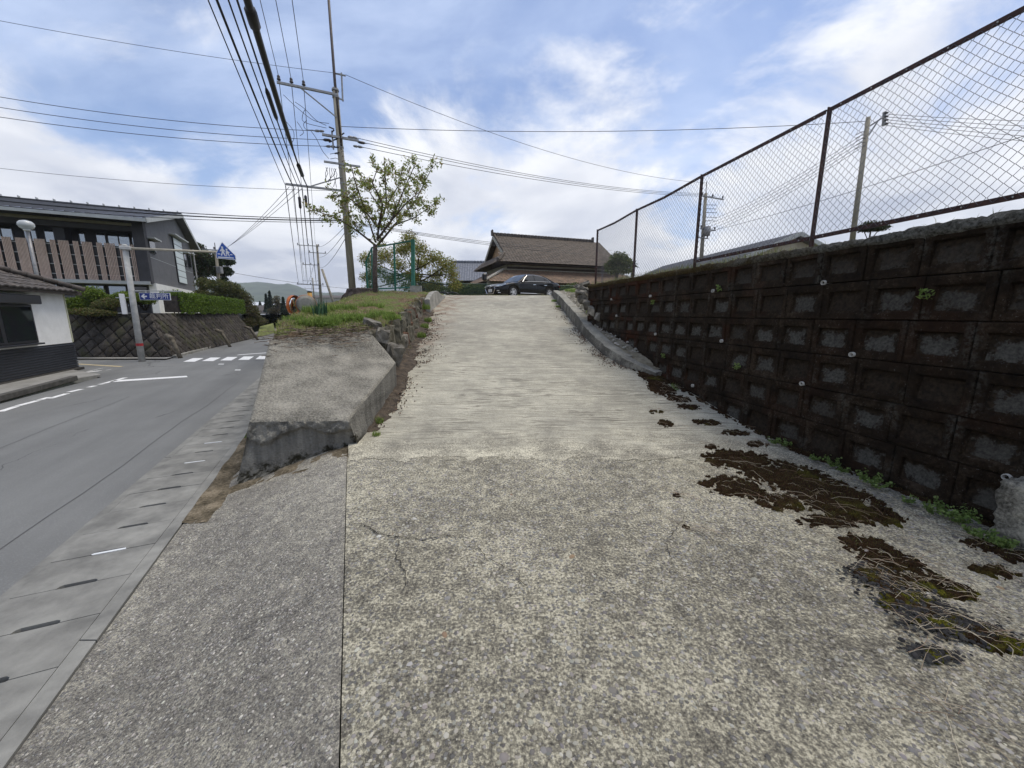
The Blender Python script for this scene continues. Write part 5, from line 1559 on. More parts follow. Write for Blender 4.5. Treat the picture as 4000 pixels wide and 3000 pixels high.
for a, b in ((-360, -200), (-190, -20), (145, 240), (245, 330), (445, 610), (625, 735), (925, 1040), (1200, 1340), (1370, 1525), (1530, 1690), (1720, 1880)):
    xa, _ = gfront(a / 3.568, 930); xb, _ = gfront(b / 3.568, 930)
    w = MB().box(((xa + xb) / 2, 1.58, 5.0), (xb - xa + .06, .06, 1.15)).build('window', M_black, cb)
    MB().box(((xa + xb) / 2, 1.54, 5.0), (xb - xa - .06, .02, 1.03)).build('pane', M_skyglass, w)
for k in range(9):
    xa = -1.1 - 1.15 * k
    w = MB().box((xa, 1.58, 1.25), (1.0, .06, 1.5)).build('window', M_black, cb)
    MB().box((xa, 1.54, 1.25), (.88, .02, 1.38)).build('pane', M_skyglass if k % 3 else M_glass, w)
# gable openings
def gwin(u0, v0, u1, v1, m, canopy=None, parts=1):
    (ya, zt), (yb, _) = ggable(u0, v0), ggable(u1, v0); _, zb = ggable((u0 + u1) / 2, v1)
    w = MB().box((.375 - .35, (ya + yb) / 2, (zt + zb) / 2), (.10, yb - ya, zt - zb)).build('window', M_black, cb)
    for k in range(parts):
        h = (zt - zb) / parts
        MB().box((.375 - .28, (ya + yb) / 2, zb + h * (k + .5)), (.02, yb - ya - .12, h - .06)).build('pane', m, w)
    if canopy:
        MB().box((.2, (ya + yb) / 2, zt + .12), (.55, (yb - ya) * canopy, .10)).build('canopy', M_fasc, cb)
M_frost = NT('frosted_glass').done((.62, .70, .70), .35)
gwin(669, 925, 700, 1100, M_frost, 1.6, 7)
gwin(573, 935, 596, 985, M_glass, 1.2)
gwin(711, 990, 719, 1040, M_glass, 1.3); gwin(728, 993, 737, 1042, M_glass, 1.3)
MB().box((-.0, GD / 2, 4.0), (.02, GD - .8, .03)).build('joint_trim', M_fasc, cb)
# roof slabs with standing seams and snow guards
def roof_slab(y0, z0, y1, z1, x0, x1, th, nm_):
    d = Vector((0, y1 - y0, z1 - z0)); n = Vector((0, -d.z, d.y)).normalized() * th
    a, b = Vector((x0, y0, z0)), Vector((x1, y0, z0)); c, e = Vector((x1, y1, z1)), Vector((x0, y1, z1))
    return MB().hexa([a, b, c, e], [a + n, b + n, c + n, e + n]).build(nm_, M_metal, cb)
ZF0 = 6.12
roof_slab(-1.15, ZF0, 9.3, 8.55, BL, .55, .16, 'roof_front')
roof_slab(9.3, 8.55, 15.1, 6.35, BL, .55, .16, 'roof_rear')
d_ = Vector((0, 10.45, 8.55 - ZF0)).normalized()
seam = MB().box((0, 0, 0), (.04, 10.45, .05)).mesh('roof_seam', M_metal)
for k in range(33):
    o = inst('roof_seam', seam, cb, (.4 - .46 * k, 4.07, (ZF0 + 8.55) / 2 + .19), (math.atan2(8.55 - ZF0, 10.45), 0, 0))
MB().box((BL / 2 + .25, -1.2, ZF0 + .03), (-BL + .6, .10, .22)).build('gutter', M_fasc, cb)
MB().box((BL / 2 + .25, 9.3, 8.77), (-BL + .6, .35, .08)).build('ridge_cap', M_metal, cb)
for k in range(16):
    MB().box((.3 - .95 * k, 9.2, 8.88), (.05, .3, .12)).build('ridge_stop', M_fasc, cb)
for (y0, z0, y1, z1) in ((-1.15, ZF0, 9.3, 8.55), (9.3, 8.55, 15.1, 6.35)):
    MB().bar((.575, y0, z0 + .04), (.575, y1, z1 + .04), .04, .30).build('verge_board', M_fasc, cb)
MB().tube([(.2, GD + .1, 0), (.2, GD + .1, 6.3)], .06, 8).build('downpipe', M_mast, cb)

# ------------------------------------------------------------------ brown tiled house beyond the car
BH = Vector((-1.59, 36.0, 2.40)); brz = R(19.9)
bh = thing('tiled_house', 'old house with large brown tiled hip and gable roof and skirt roof', 'house', BH, brz)
RL, ZR_, EY, EZ = 9.9, 6.0, 4.05, 3.28
M_plast = mat('ochre_plaster', (.46, .31, .19), (.34, .225, .14), 3, .85, .1, .003)
M_gplast = mat('grey_plaster', (.40, .385, .33), (.30, .285, .245), 2.4, .85, .1, .003)
pitch_u = Vector((0, EY, ZR_ - EZ)); SLf = pitch_u.length; ey_ = pitch_u.normalized()
tile_roof(bh, Vector((-.85, -EY - .05, EZ + .02)), Vector((1, 0, 0)), ey_, 43, 20, .27, .245, M_kawB,
          lambda a, b: a - .85 > -.85 + (b / SLf) * 4.0 * .21 if b < SLf * .28 else a > .80, 300)
m_ = MB()
corners = [(-.85, -EY, EZ), (RL + .9, -EY, EZ), (RL + .9, EY, EZ), (-.85, EY, EZ)]
jz = ZR_ - (ZR_ - EZ) * .72
m_.add([(-.85, -EY, EZ), (RL + .9, -EY, EZ), (RL + .1, -EY * .72, jz), (RL + .1, 0, ZR_), (-.08, 0, ZR_), (-.08, -EY * .72, jz),
        (-.85, EY, EZ), (RL + .9, EY, EZ), (RL + .1, EY * .72, jz), (-.08, EY * .72, jz)],
       [(0, 1, 2, 5), (5, 2, 3, 4), (7, 6, 9, 8), (8, 9, 4, 3), (0, 5, 9, 6), (1, 7, 8, 2)])
m_.build('roof_deck', M_kawD, bh)
tile_roof(bh, Vector((-.90, EY, EZ + .02)), Vector((0, -1, 0)), Vector((.77, 0, jz - EZ)).normalized(), 30, 4, .27, .245, M_kawB, lambda a, b: a > b * .8 and a < 2 * EY - b * .8, 60)
# gable: recessed ochre wall, barge boards, ridge with end tile
MB().add([(.45, -EY * .66, jz + .02), (.45, EY * .66, jz + .02), (.45, 0, ZR_ - .25)], [(0, 2, 1)]).build('gable_plaster', M_plast, bh)
for s_ in (-1, 1):
    MB().bar((-.10, 0, ZR_ - .12), (-.10, s_ * EY * .72, jz - .10), .06, .26).build('barge_board', M_gplast, bh)
MB().tube([(-.05, 0, ZR_ - .1), (-.05, 0, ZR_ - .62)], [.10, .03], 6).build('gable_pendant', M_wood, bh)
for k in range(30):
    MB().box((.0 + .335 * k, 0, ZR_ + .13), (.325, .30, .30)).build('ridge_tile', M_kawD, bh, bevel=.05)
for x_ in (-.18, RL + .15):
    MB().box((x_, 0, ZR_ + .24), (.16, .42, .55)).build('ridge_end_tile', M_kawD, bh, bevel=.08)
hip_tiles(bh, Vector((-.92, -EY - .05, EZ + .08)), Vector((-.05, -EY * .72, jz + .10)), M_kawB, 6, .13)
MB().box((-.98, -EY - .05, EZ + .16), (.22, .22, .36)).build('corner_tile', M_kawD, bh, bevel=.06)
hip_tiles(bh, Vector((-.02, -EY * .72, jz + .10)), Vector((-.02, -.1, ZR_ + .08)), M_kawB, 14, .10)
# walls
MB().box((RL / 2 + .1, 0, 1.6), (RL - .2, 6.3, 3.3)).build('wall', M_gplast, bh)
MB().box((RL / 2 + .1, 0, 3.75), (RL - .9, 5.2, 1.1)).build('attic_wall', M_wood, bh)
MB().box((RL / 2, -EY + .45, EZ - .07), (RL + 1.4, .75, .05)).build('eave_soffit', M_wood, bh)
MB().box((RL / 2 + .1, -3.19, 2.95), (RL, .07, .16)).build('wall_band', M_wood, bh)
# skirt roof
py0, pz0, py1, pz1 = -5.35, 1.62, -3.2, 2.72
ps = Vector((0, py1 - py0, pz1 - pz0)); pu = ps.normalized()
tile_roof(bh, Vector((-2.35, py0, pz0 + .02)), Vector((1, 0, 0)), pu, 51, 10, .27, .245, M_kawT, lambda a, b: a > b * .89 + .05 and b < ps.length, 300)
tile_roof(bh, Vector((-2.40, 3.0, pz0 + .02)), Vector((0, -1, 0)), Vector((2.15, 0, pz1 - pz0)).normalized(), 31, 10, .27, .245, M_kawT, lambda a, b: a < 8.35 - b * .89 and b < ps.length, 100)
MB().add([(-2.35, py0, pz0), (RL + 2, py0, pz0), (RL + 2, py1, pz1), (-.2, py1, pz1), (-.2, 3, pz1), (-2.35, 3, pz0)], [(0, 1, 2, 3), (0, 3, 4, 5)]).build('skirt_deck', M_wood, bh)
hip_tiles(bh, Vector((-2.42, py0 - .05, pz0 + .10)), Vector((-.18, py1, pz1 + .10)), M_gplast, 12, .12)
MB().box((-2.50, py0 - .1, pz0 + .30), (.34, .34, .55)).build('ridge_end_tile', M_black, bh, bevel=.1)
MB().box((RL / 2 + .3, -3.3, .8), (RL, .1, 1.6)).build('lower_wall', M_wood, bh)
for k in range(8):
    MB().box((-1.8 + 1.6 * k, py0 + .35, .75), (.12, .12, 1.7)).build('veranda_post', M_wood, bh)

# grey tiled house behind it
gh0 = at(1772, 1026, 45); gh = thing('grey_tiled_house', 'lower house with blue grey tiled roof behind the brown tiled house', 'house', (gh0.x, gh0.y, 2.4), R(4))
rz_ = gh0.z - 2.4
ps = Vector((0, 3.6, 2.25))
tile_roof(gh, Vector((-.3, -3.6, rz_ - 2.25)), Vector((1, 0, 0)), ps.normalized(), 24, 17, .27, .25, M_kawG, lambda a, b: True, 300)
MB().add([(-.3, -3.6, rz_ - 2.28), (6.2, -3.6, rz_ - 2.28), (6.2, 0, rz_ - .03), (-.3, 0, rz_ - .03), (-.3, 3.6, rz_ - 2.28), (6.2, 3.6, rz_ - 2.28)], [(0, 1, 2, 3), (3, 2, 5, 4)]).build('roof_deck', M_kawG, gh)
for k in range(18):
    MB().box((-.15 + .36 * k, 0, rz_ + .12), (.35, .26, .24)).build('ridge_tile', M_kawG, gh, bevel=.04)
MB().box((2.9, 0, (rz_ - 2.3) / 2), (5.6, 6.2, rz_ - 2.3)).build('wall', M_wood, gh)

# long grey roofed building beyond the chain link fence
sb = thing('slate_roof_building', 'long low building with plain grey slate roof beyond chain link fence', 'building', (17.0, 34, 2.3), R(5.8))
M_slate = mat('grey_slate', (.125, .13, .145), (.085, .09, .10), 4, .6, .15, .004)
MB().hexa([(-6.2, -8.9, 1.5), (0, -8.9, 4.13), (0, 9, 4.13), (-6.2, 9, 1.5)], [(-6.2, -8.9, 1.62), (0, -8.9, 4.27), (0, 9, 4.27), (-6.2, 9, 1.62)]).build('roof_slope', M_slate, sb)
MB().hexa([(0, -8.9, 4.13), (6.2, -8.9, 1.5), (6.2, 9, 1.5), (0, 9, 4.13)], [(0, -8.9, 4.27), (6.2, -8.9, 1.62), (6.2, 9, 1.62), (0, 9, 4.27)]).build('roof_slope', M_slate, sb)
for s_ in (-1, 1):
    MB().bar((0, -8.93, 4.18), (s_ * 6.2, -8.93, 1.55), .05, .24).build('verge_board', M_fasc, sb)
for k in range(14):
    MB().bar((-.02 - .43 * k, -8.9, 4.275 - .181 * k), (-.02 - .43 * k, 9, 4.275 - .181 * k), .02, .03).build('slate_course', M_slate, sb)
MB().box((0, .2, .7), (11.4, 17.2, 1.8)).build('wall', M_gplast, sb)
MB().add([(-5.7, -8.4, 1.6), (5.7, -8.4, 1.6), (0, -8.4, 4.05)], [(0, 1, 2)]).build('gable', M_gplast, sb)

# ------------------------------------------------------------------ far valley: sheds, houses, hills
M_shed = mat('white_cladding', (.72, .73, .74), (.60, .61, .63), .6, .6, 0)
M_shr = mat('pale_roof', (.62, .64, .66), (.5, .52, .54), .6, .5, 0)
def far_house(name, u, v, D_, w, dpt, h, rh, label, mw, mr_, rz=0.0, cat='building'):
    p = at(u, v, D_); o = thing(name, label, cat, (p.x, p.y, p.z - h), rz)
    MB().box((0, 0, h / 2), (w, dpt, h)).build('wall', mw, o)
    MB().add([(-w / 2 - .4, -dpt / 2 - .4, h), (w / 2 + .4, -dpt / 2 - .4, h), (w / 2 + .4, dpt / 2 + .4, h), (-w / 2 - .4, dpt / 2 + .4, h), (-w / 2 - .4, 0, h + rh), (w / 2 + .4, 0, h + rh)], [(0, 1, 5, 4), (2, 3, 4, 5), (0, 4, 3), (1, 2, 5), (3, 2, 1, 0)]).build('roof', mr_, o)
    for k in range(3):
        MB().box((-w / 2 + w * (k + .7) / 3.4, -dpt / 2 - .02, h * .5), (w * .14, .06, h * .3)).build('window', M_glass, o)
    return o
far_house('warehouse', 1022, 1196, 150, 16, 12, 9, 1.5, 'white clad warehouse far down the valley road', M_shed, M_shr, .3)
far_house('warehouse', 1035, 1212, 130, 13, 10, 6, 1.2, 'smaller white shed in front of the far warehouse', M_shed, M_shr, .2)
far_house('valley_house', 1022, 1222, 95, 9, 8, 5, 1.8, 'dark roofed house far down the road below the warehouse', M_gplast, M_kawD, .15, 'house')
far_house('shed', 1128, 1240, 90, 15, 6, 4, .8, 'long white shed roof behind the grass bank', M_shed, M_shr, -.1)
far_house('apartment_block', 1345, 1165, 140, 20, 9, 10, 1.0, 'pale far building block seen behind the distant pole strut', M_gplast, M_kawD, .1)
def hills(name, D_, prof, m, seed):
    us = np.linspace(-900, 4900, 150)
    hs = np.interp(us, [p[0] for p in prof], [p[1] for p in prof])
    V, F = [], []
    rows = 12
    for k, (u, v) in enumerate(zip(us, hs)):
        v = v + 7 * (float(fbm(k * .55 + seed, 1.0, 4)) - .5) * 2
        a = at(u, v, D_)
        for r_ in range(rows):
            t = r_ / (rows - 1)
            zz = -2 + (a.z + 2) * (math.sin(t * math.pi / 2)) * (1 - .10 * (float(fbm(k * .4 + seed, r_ * .5, 3)) - .5) * (r_ < rows - 1) * 4)
            q = a * (1 + (t - 1) * .38); V.append((q.x, q.y, zz))
    for k in range(len(us) - 1):
        for r_ in range(rows - 1):
            i0 = k * rows + r_; F.append((i0, i0 + rows, i0 + rows + 1, i0 + 1))
    return prop(inst(name, np_mesh(name, V, F, m, True)), kind='structure')
M_hill = mat('forested_hill', (.085, .115, .060), (.030, .048, .026), .012, .95, 0, detail=10)
hills('hills', 1500, [(-900, 1130), (500, 1125), (900, 1112), (1015, 1108), (1130, 1122), (1220, 1140), (1400, 1152), (2000, 1175), (2600, 1180), (4900, 1175)], M_hill, 3)

# ------------------------------------------------------------------ green mesh gate, dark fence at the lot
M_gr = mat('green_steel', (.030, .20, .135), (.02, .13, .09), 6, .5, .05, .002)
M_grw = plain('green_wire', (.02, .17, .115), .5)
ga, gb_ = at(1432, 1140, 19.6), at(1612, 1140, 18.4)
ga.z = gb_.z = 2.52
gate = thing('green_mesh_frame', 'tall green steel frame covered with wire mesh on the bank', 'fence', ga)
def gbar(u0, v0, u1, v1, D0, D1, w, nm_='frame_bar'):
    MB().bar(at(u0, v0, D0) - ga, at(u1, v1, D1) - ga, w, w).build(nm_, M_gr, gate)
gbar(1614, 1145, 1613, 935, 18.4, 18.4, .15, 'post'); gbar(1545, 1145, 1539, 952, 18.9, 18.9, .075, 'post'); gbar(1437, 1145, 1430, 1022, 19.6, 19.6, .07, 'post'); gbar(1455, 1145, 1452, 968, 19.5, 19.5, .06, 'post')
gbar(1613, 940, 1452, 968, 18.4, 19.5, .06); gbar(1452, 968, 1430, 1022, 19.5, 19.6, .05); gbar(1612, 1122, 1440, 1130, 18.4, 19.6, .06)
def lattice(poly_u, D0, D1, u0, u1, vt0, vt1, vb, cell, nm_, parent, m, o_):
    """wire net in a vertical plane between two pixel columns"""
    A, B = at(u0, vb, D0), at(u1, vb, D1); A2, B2 = at(u0, vt0, D0), at(u1, vt1, D1)
    L = (B - A).length; n = int(L / cell); sA, sB = [], []
    for k in range(-40, n + 40):
        for sgn in (1, -1):
            pts = []
            for q in range(25):
                t = q / 24; s_ = (k * cell + sgn * t * 1.9 * (1)) / L
                if 0 <= s_ <= 1:
                    bot = A + (B - A) * s_; top = A2 + (B2 - A2) * s_
                    hgt = top.z - bot.z
                    if t * 1.9 <= hgt: pts.append((bot.x, bot.y, bot.z + t * 1.9))
            for a, b in zip(pts[:-1], pts[1:]): sA.append(a); sB.append(b)
    V, F = seg_prisms(np.array(sA), np.array(sB), .0065)
    V = V - np.array(o_)
    prop(inst(nm_, np_mesh(nm_, V, F, m), parent), kind='stuff')
lattice(None, 18.4, 19.5, 1610, 1455, 1072, 1030, 1140, .06, 'wire_mesh', gate, M_grw, ga)
lattice(None, 19.5, 19.6, 1455, 1434, 975, 1024, 1142, .05, 'wire_mesh', gate, M_grw, ga)
df = at(1630, 1150, 27)
dfence = thing('dark_green_fence', 'low dark green mesh fence at far edge of the lot behind car', 'fence', (df.x, 27, 2.47))
pxs = [(-6.2, 25.5), (-4.0, 26.6), (-1.8, 27.3), (.5, 28.0), (2.8, 28.6), (5.1, 29.2)]
M_dg = mat('dark_green_steel', (.018, .075, .055), (.012, .045, .034), 6, .5, .05)
for (xa, ya), (xb, yb) in zip(pxs[:-1], pxs[1:]):
    a, b = Vector((xa, ya, 2.5)) - dfence.location, Vector((xb, yb, 2.5)) - dfence.location
    MB().tube([a + Vector((0, 0, -.1)), a + Vector((0, 0, 1.13))], .03, 8).build('post', M_dg, dfence)
    MB().tube([a + Vector((0, 0, 1.1)), b + Vector((0, 0, 1.1))], .022, 6).build('top_rail', M_dg, dfence)
    n = 38; sA, sB = [], []
    for k in range(-18, n):
        for sg in (1, -1):
            for q in range(18):
                s0_, s1_ = (k + (q if sg > 0 else 18 - q)) / n, (k + (q + 1 if sg > 0 else 17 - q)) / n
                if 0 <= min(s0_, s1_) and max(s0_, s1_) <= 1:
                    sA.append(tuple(a + (b - a) * s0_ + Vector((0, 0, 1.1 * q / 18)))); sB.append(tuple(a + (b - a) * s1_ + Vector((0, 0, 1.1 * (q + 1) / 18))))
    V, F = seg_prisms(np.array(sA), np.array(sB), .0045)
    prop(inst('wire_mesh', np_mesh('wire_mesh', V, F, M_dg), dfence), kind='stuff')
# small things on the bank
M_stump = mat('rotten_wood', (.11, .085, .072), (.035, .026, .022), 7, .95, .8, .03)
def stump():
    m_ = MB(); n = 26; prof_ = [(.92, -.35), (.86, -.1), (.74, .10), (.70, .26), (.62, .31), (.05, .24)]
    vs, fs = [], []
    for q, (r, z_) in enumerate(prof_):
        for k in range(n):
            a = 2 * math.pi * k / n
            rr_ = r * (1 + .30 * (float(fbm(k * .8, q * .35 + 4, 3)) - .5) * 2 * (q < 5))
            vs.append((rr_ * math.cos(a) * 1.0, rr_ * .62 * math.sin(a), z_ + .10 * (float(fbm(k * .9, 9 + q * .3, 2)) - .5)))
    for q in range(len(prof_) - 1):
        for k in range(n):
            fs.append((q * n + k, q * n + (k + 1) % n, (q + 1) * n + (k + 1) % n, (q + 1) * n + k))
    fs.append(tuple(range((len(prof_) - 1) * n, len(prof_) * n)))
    return m_.add(vs, fs).mesh('tree_stump', M_stump)
sp_ = at(1405, 1150, 18.3)
prop(inst('tree_stump', stump(), None, (sp_.x, sp_.y, 2.50), (0, 0, 0), (.85, .85, .8)), 'wide rotten tree stump at foot of the utility pole', 'stump')
q = at(1625, 1140, 17.6)
prop(inst('stone_block', rock_mesh('stone_block', (.52, .42, .42), 8, M_conc, .07, 1), None, (q.x, q.y, q.z + .05), (0, 0, .2)), 'square pale stone block on the bank beside the green frame', 'stone block')
# stones piled at the far end of the block wall
for k, (u_, v_, D_, sz) in enumerate(((2275, 1128, 11.6, (.42, .30, .12)), (2268, 1148, 11.4, (.36, .30, .12)), (2285, 1165, 11.3, (.34, .3, .22)), (2282, 1108, 11.9, (.26, .25, .10)), (2298, 1190, 11.0, (.28, .26, .24)), (2320, 1215, 10.7, (.30, .25, .2)), (2345, 1240, 10.3, (.26, .25, .2)))):
    prop(inst('loose_stone', rock_mesh('loose_stone', sz, 60 + k, M_stone, .25), None, at(u_, v_, D_), (.1, .35, .4 + k)), ('broad flat slab near top of the stone pile at wall end', 'second flat slab lower in the stone pile at wall end', 'blocky stone under the flat slabs at wall end', 'small flat stone on the very top of pile at wall end', 'pale stone leaning below the pile at foot of block wall', 'pale stone between kerb and block wall below the leaning one', 'lowest pale stone between kerb and block wall')[k], 'stone', 'stones piled at the wall end')
# fly-away hoops by the dark fence
m_ = MB()
for k in range(3):
    c = Vector((-4.6 + .55 * k, 23.0 + .1 * k, 2.52)); r = .42
    m_.tube([c + Vector((r * math.cos(t * math.pi / 10), .06 * k, .75 * r * math.sin(t * math.pi / 10))) for t in range(11)], .035, 6)
prop(m_.build('rubber_hose', M_blk, None, True), 'black rubber hose looped on ground beside dark green fence', 'hose')

# ------------------------------------------------------------------ black saloon parked at the head of the ramp
N = NT('black_car_paint'); N.b.inputs['Coat Weight'].default_value = .0; N.b.inputs['Coat Roughness'].default_value = .04
M_car = N.done((.004, .005, .006), .12, None, 0, .30)
M_chrome = NT('chrome').done((.75, .76, .78), .10, None, 1.0)
M_tyre = plain('tyre_rubber', (.014, .014, .014), .85)
M_rim = NT('alloy_rim').done((.60, .61, .63), .35, None, .25)
M_lamp = NT('headlamp_glass').done((.55, .60, .64), .08, None, .6)
M_tail = plain('tail_lamp_red', (.30, .012, .015), .15)
M_plate = plain('plate_white', (.74, .75, .72), .5)
M_cglass = NT('tinted_car_glass').done((.006, .008, .011), .03, None, 0, .9)
M_wglass = NT('windscreen_glass').done((.03, .04, .05), .03, None, .35, .9)
M_trim = plain('black_trim', (.008, .008, .009), .5)
hd = Vector((-.79, -.61, 0)).normalized()
car = thing('parked_car', 'glossy black four door saloon car parked at the head of ramp', 'car', (.70, 24.45, 2.50), math.atan2(hd.y, hd.x))
XS = [-2.46, -2.42, -2.30, -2.1, -1.9, -1.78, -1.72, -1.64, -1.55, -1.45, -1.35, -1.25, -1.16, -1.08, -1.02, -.9, -.6, -.2, .2, .6, .95, 1.06, 1.12, 1.20, 1.29, 1.39, 1.49, 1.59, 1.68, 1.76, 1.82, 1.95, 2.1, 2.22, 2.32, 2.40, 2.45]
AXF, AXR = 1.44, -1.40
def zbot(x):
    z = .21 + .05 * max(0, (abs(x) - 2.0) / .45)
    for a in (AXF, AXR):
        d = abs(x - a)
        if d < .375: z = max(z, .30 + math.sqrt(.375 ** 2 - d * d))
    return z
ip = lambda x, t: float(np.interp(x, [p[0] for p in t], [p[1] for p in t]))
zbelt = lambda x: ip(x, [(-2.46, .80), (-2.38, .97), (-2.0, 1.01), (-1.2, 1.0), (0, .965), (.9, .925), (1.5, .87), (2.0, .79), (2.3, .71), (2.45, .60)])
wid = lambda x: ip(x, [(-2.46, .60), (-2.40, .73), (-2.2, .84), (-1.7, .895), (0, .90), (1.5, .895), (2.0, .86), (2.25, .78), (2.40, .64), (2.45, .52)])
def section(x):
    zb_, zt, w = zbot(x), zbelt(x), wid(x)
    q = [(.955, 0.0), (.99, .22), (1.0, .45), (1.0, .66), (.985, .86), (.93, .965), (.80, 1.02), (.45, 1.06), (0, 1.075)]
    return [(x, w * a, zb_ + (zt - zb_) * b) for a, b in q]
m_ = MB(); rows = []
for x in XS:
    h = section(x); rows.append(h + [(p[0], -p[1], p[2]) for p in h[-2::-1]])
K_ = len(rows[0])
m_.add([p for r in rows for p in r], [(i * K_ + k, i * K_ + k + 1, (i + 1) * K_ + k + 1, (i + 1) * K_ + k) for i in range(len(XS) - 1) for k in range(K_ - 1)])
n0 = len(rows) - 1
m_.f.append(tuple(range(K_))); m_.m.append(0); m_.f.append(tuple(range(n0 * K_, n0 * K_ + K_))[::-1]); m_.m.append(0)
body = m_.build('body', M_car, car, True)
MB().box((0, 0, .42), (4.5, 1.5, .34)).build('underbody', M_trim, car)
# cabin
GX = [1.02, .80, .55, .25, -.1, -.45, -.85, -1.15, -1.45, -1.75, -1.98]
zr_ = lambda x: ip(x, [(-1.98, 1.015), (-1.75, 1.10), (-1.45, 1.235), (-1.15, 1.345), (-.85, 1.42), (-.45, 1.455), (-.1, 1.46), (.25, 1.42), (.55, 1.26), (.80, 1.09), (1.02, .94)])
wr_ = lambda x: ip(x, [(-1.98, .60), (-1.4, .60), (-.5, .60), (.2, .60), (.6, .64), (1.02, .70)])
def cab(x, t, off=0.0):                                 # t: 0 at belt, 1 at roof edge
    zb_ = zbelt(x) + .005; w0 = wid(x) * .90; z1 = max(zr_(x) - .05, zb_ + .001); w1 = wr_(x)
    f_ = min(1, (z1 - zb_) / .42)
    w1 = w0 + (w1 - w0) * f_
    y = w0 + (w1 - w0) * (t ** 1.15)
    return (x, y + off, zb_ + (z1 - zb_) * t)
m_ = MB(); rows = []
for x in GX:
    h = [cab(x, t) for t in (0, .25, .5, .75, 1)] + [(x, cab(x, 1)[1] * .8, max(zr_(x) - .015, zbelt(x))), (x, cab(x, 1)[1] * .4, zr_(x)), (x, 0, zr_(x) + .004)]
    rows.append(h + [(p[0], -p[1], p[2]) for p in h[-2::-1]])
K_ = len(rows[0])
m_.add([p for r in rows for p in r], [(i * K_ + k, (i + 1) * K_ + k, (i + 1) * K_ + k + 1, i * K_ + k + 1) for i in range(len(GX) - 1) for k in range(K_ - 1)])
cabin = m_.build('cabin', M_car, car, True)
for s_ in (1, -1):
    for nm_, xa, xb, ta, tb in (('window', .66, -.22, .10, .90), ('window', -.28, -1.04, .10, .90), ('window', -1.10, -1.42, .12, .82)):
        m_ = MB(); n = 8
        def sw(i, j):
            x = xa + (xb - xa) * i / n; t = ta + (tb - ta) * j / 4
            if xa > .5: t = ta + (tb - ta) * (j / 4) * min(1, .22 + (xa - x) / .42)
            if xa < -1: t = ta + (tb - ta) * (j / 4) * max(.25, 1 - (xa - x) / .45)
            p = cab(x, t, .008); return (p[0], s_ * p[1], p[2])
        m_.grid(sw, n, 4, flip=(s_ < 0)); m_.build(nm_, M_cglass, cabin, True)
    # chrome line round the windows
    pts = [cab(.70, .06, .012)] + [cab(x, .05, .012) for x in (.4, 0, -.4, -.8, -1.2, -1.52)]
    MB().tube([(p[0], s_ * p[1], p[2]) for p in pts], .011, 5).build('chrome_trim', M_chrome, cabin)
    pts = [cab(.72, .08, .012), cab(.50, .75, .012), cab(.25, .95, .012), cab(-.3, .97, .012), cab(-.9, .95, .012), cab(-1.3, .80, .012), cab(-1.52, .10, .012)]
    MB().tube([(p[0], s_ * p[1], p[2]) for p in pts], .010, 5).build('chrome_trim', M_chrome, cabin)
    for xh in (-.12, -1.02):
        MB().bar((xh + .11, s_ * (wid(xh) + .012), .80), (xh - .11, s_ * (wid(xh) + .012), .81), .03, .022).build('door_handle', M_chrome, car)
    for xd in (.86, -.26, -1.10):
        m_ = MB(); q = [section(xd)[k] for k in range(1, 7)]
        m_.tube([(xd - (.10 if xd < -1 and k < 3 else 0), s_ * (p[1] + .001), p[2]) for k, p in enumerate(q)], .005, 4); m_.build('door_gap', M_trim, car)
    MB().tube([(.95, s_ * .895, .29), (-.9, s_ * .895, .29)], .018, 6).build('sill_trim', M_chrome, car)
    # mirror
    mm = MB(); mm.lathe([(.02, -.11), (.07, -.09), (.085, 0), (.07, .08), (.02, .10)], 10, Matrix.Translation((.62, s_ * 1.0, 1.03)) @ Matrix.Rotation(R(90), 4, 'X') @ Matrix.Scale(.8, 4, (0, 1, 0)))
    mm.bar((.62, s_ * .90, .985), (.62, s_ * .80, .965), .05, .03)
    mm.build('door_mirror', M_car, car, True)
    # lamps
    def lampface(pts, nm_, m):
        MB().add([(p[0], s_ * p[1], p[2]) for p in pts], [tuple(range(len(pts))) if s_ > 0 else tuple(range(len(pts)))[::-1]]).build(nm_, m, car)
    lampface([(2.455, .44, .655), (2.40, .66, .64), (2.26, .80, .66), (1.98, .885, .76), (2.02, .868, .79), (2.27, .765, .735), (2.42, .60, .70), (2.47, .46, .675)], 'headlight', M_lamp)
    MB().tube([(2.475, s_ * .44, .645), (2.42, s_ * .66, .628), (2.27, s_ * .805, .648), (1.97, s_ * .895, .765)], .012, 5).build('lamp_trim', M_chrome, car)
    lampface([(-2.24, .85, .86), (-2.42, .735, .86), (-2.475, .55, .84), (-2.475, .55, .74), (-2.43, .735, .74), (-2.22, .86, .76)][::-1], 'tail_light', M_tail)
    lampface([(2.44, .60, .36), (2.36, .735, .36), (2.37, .735, .41), (2.45, .61, .41)], 'fog_lamp', M_lamp)
    MB().tube([(2.40, s_ * .56, .27), (2.30, s_ * .78, .285)], .016, 5).build('bumper_trim', M_chrome, car)
# windscreen and rear window
def screen(xa, xb, nm_, m, par):
    m_ = MB(); n = 8
    def f_(i, j):
        x = xa + (xb - xa) * j / n; w = cab(x, 1)[1] * .93; y = w * (1 - 2 * i / n); a = abs(y) / max(w, .01)
        z = zr_(x) - .012 * a * a + .012
        return (x, y, z)
    m_.grid(f_, n, n, flip=xa > 0); m_.build(nm_, m, par, True)
screen(.99, .28, 'windscreen', M_wglass, cabin); screen(-1.93, -1.05, 'rear_window', M_cglass, cabin)
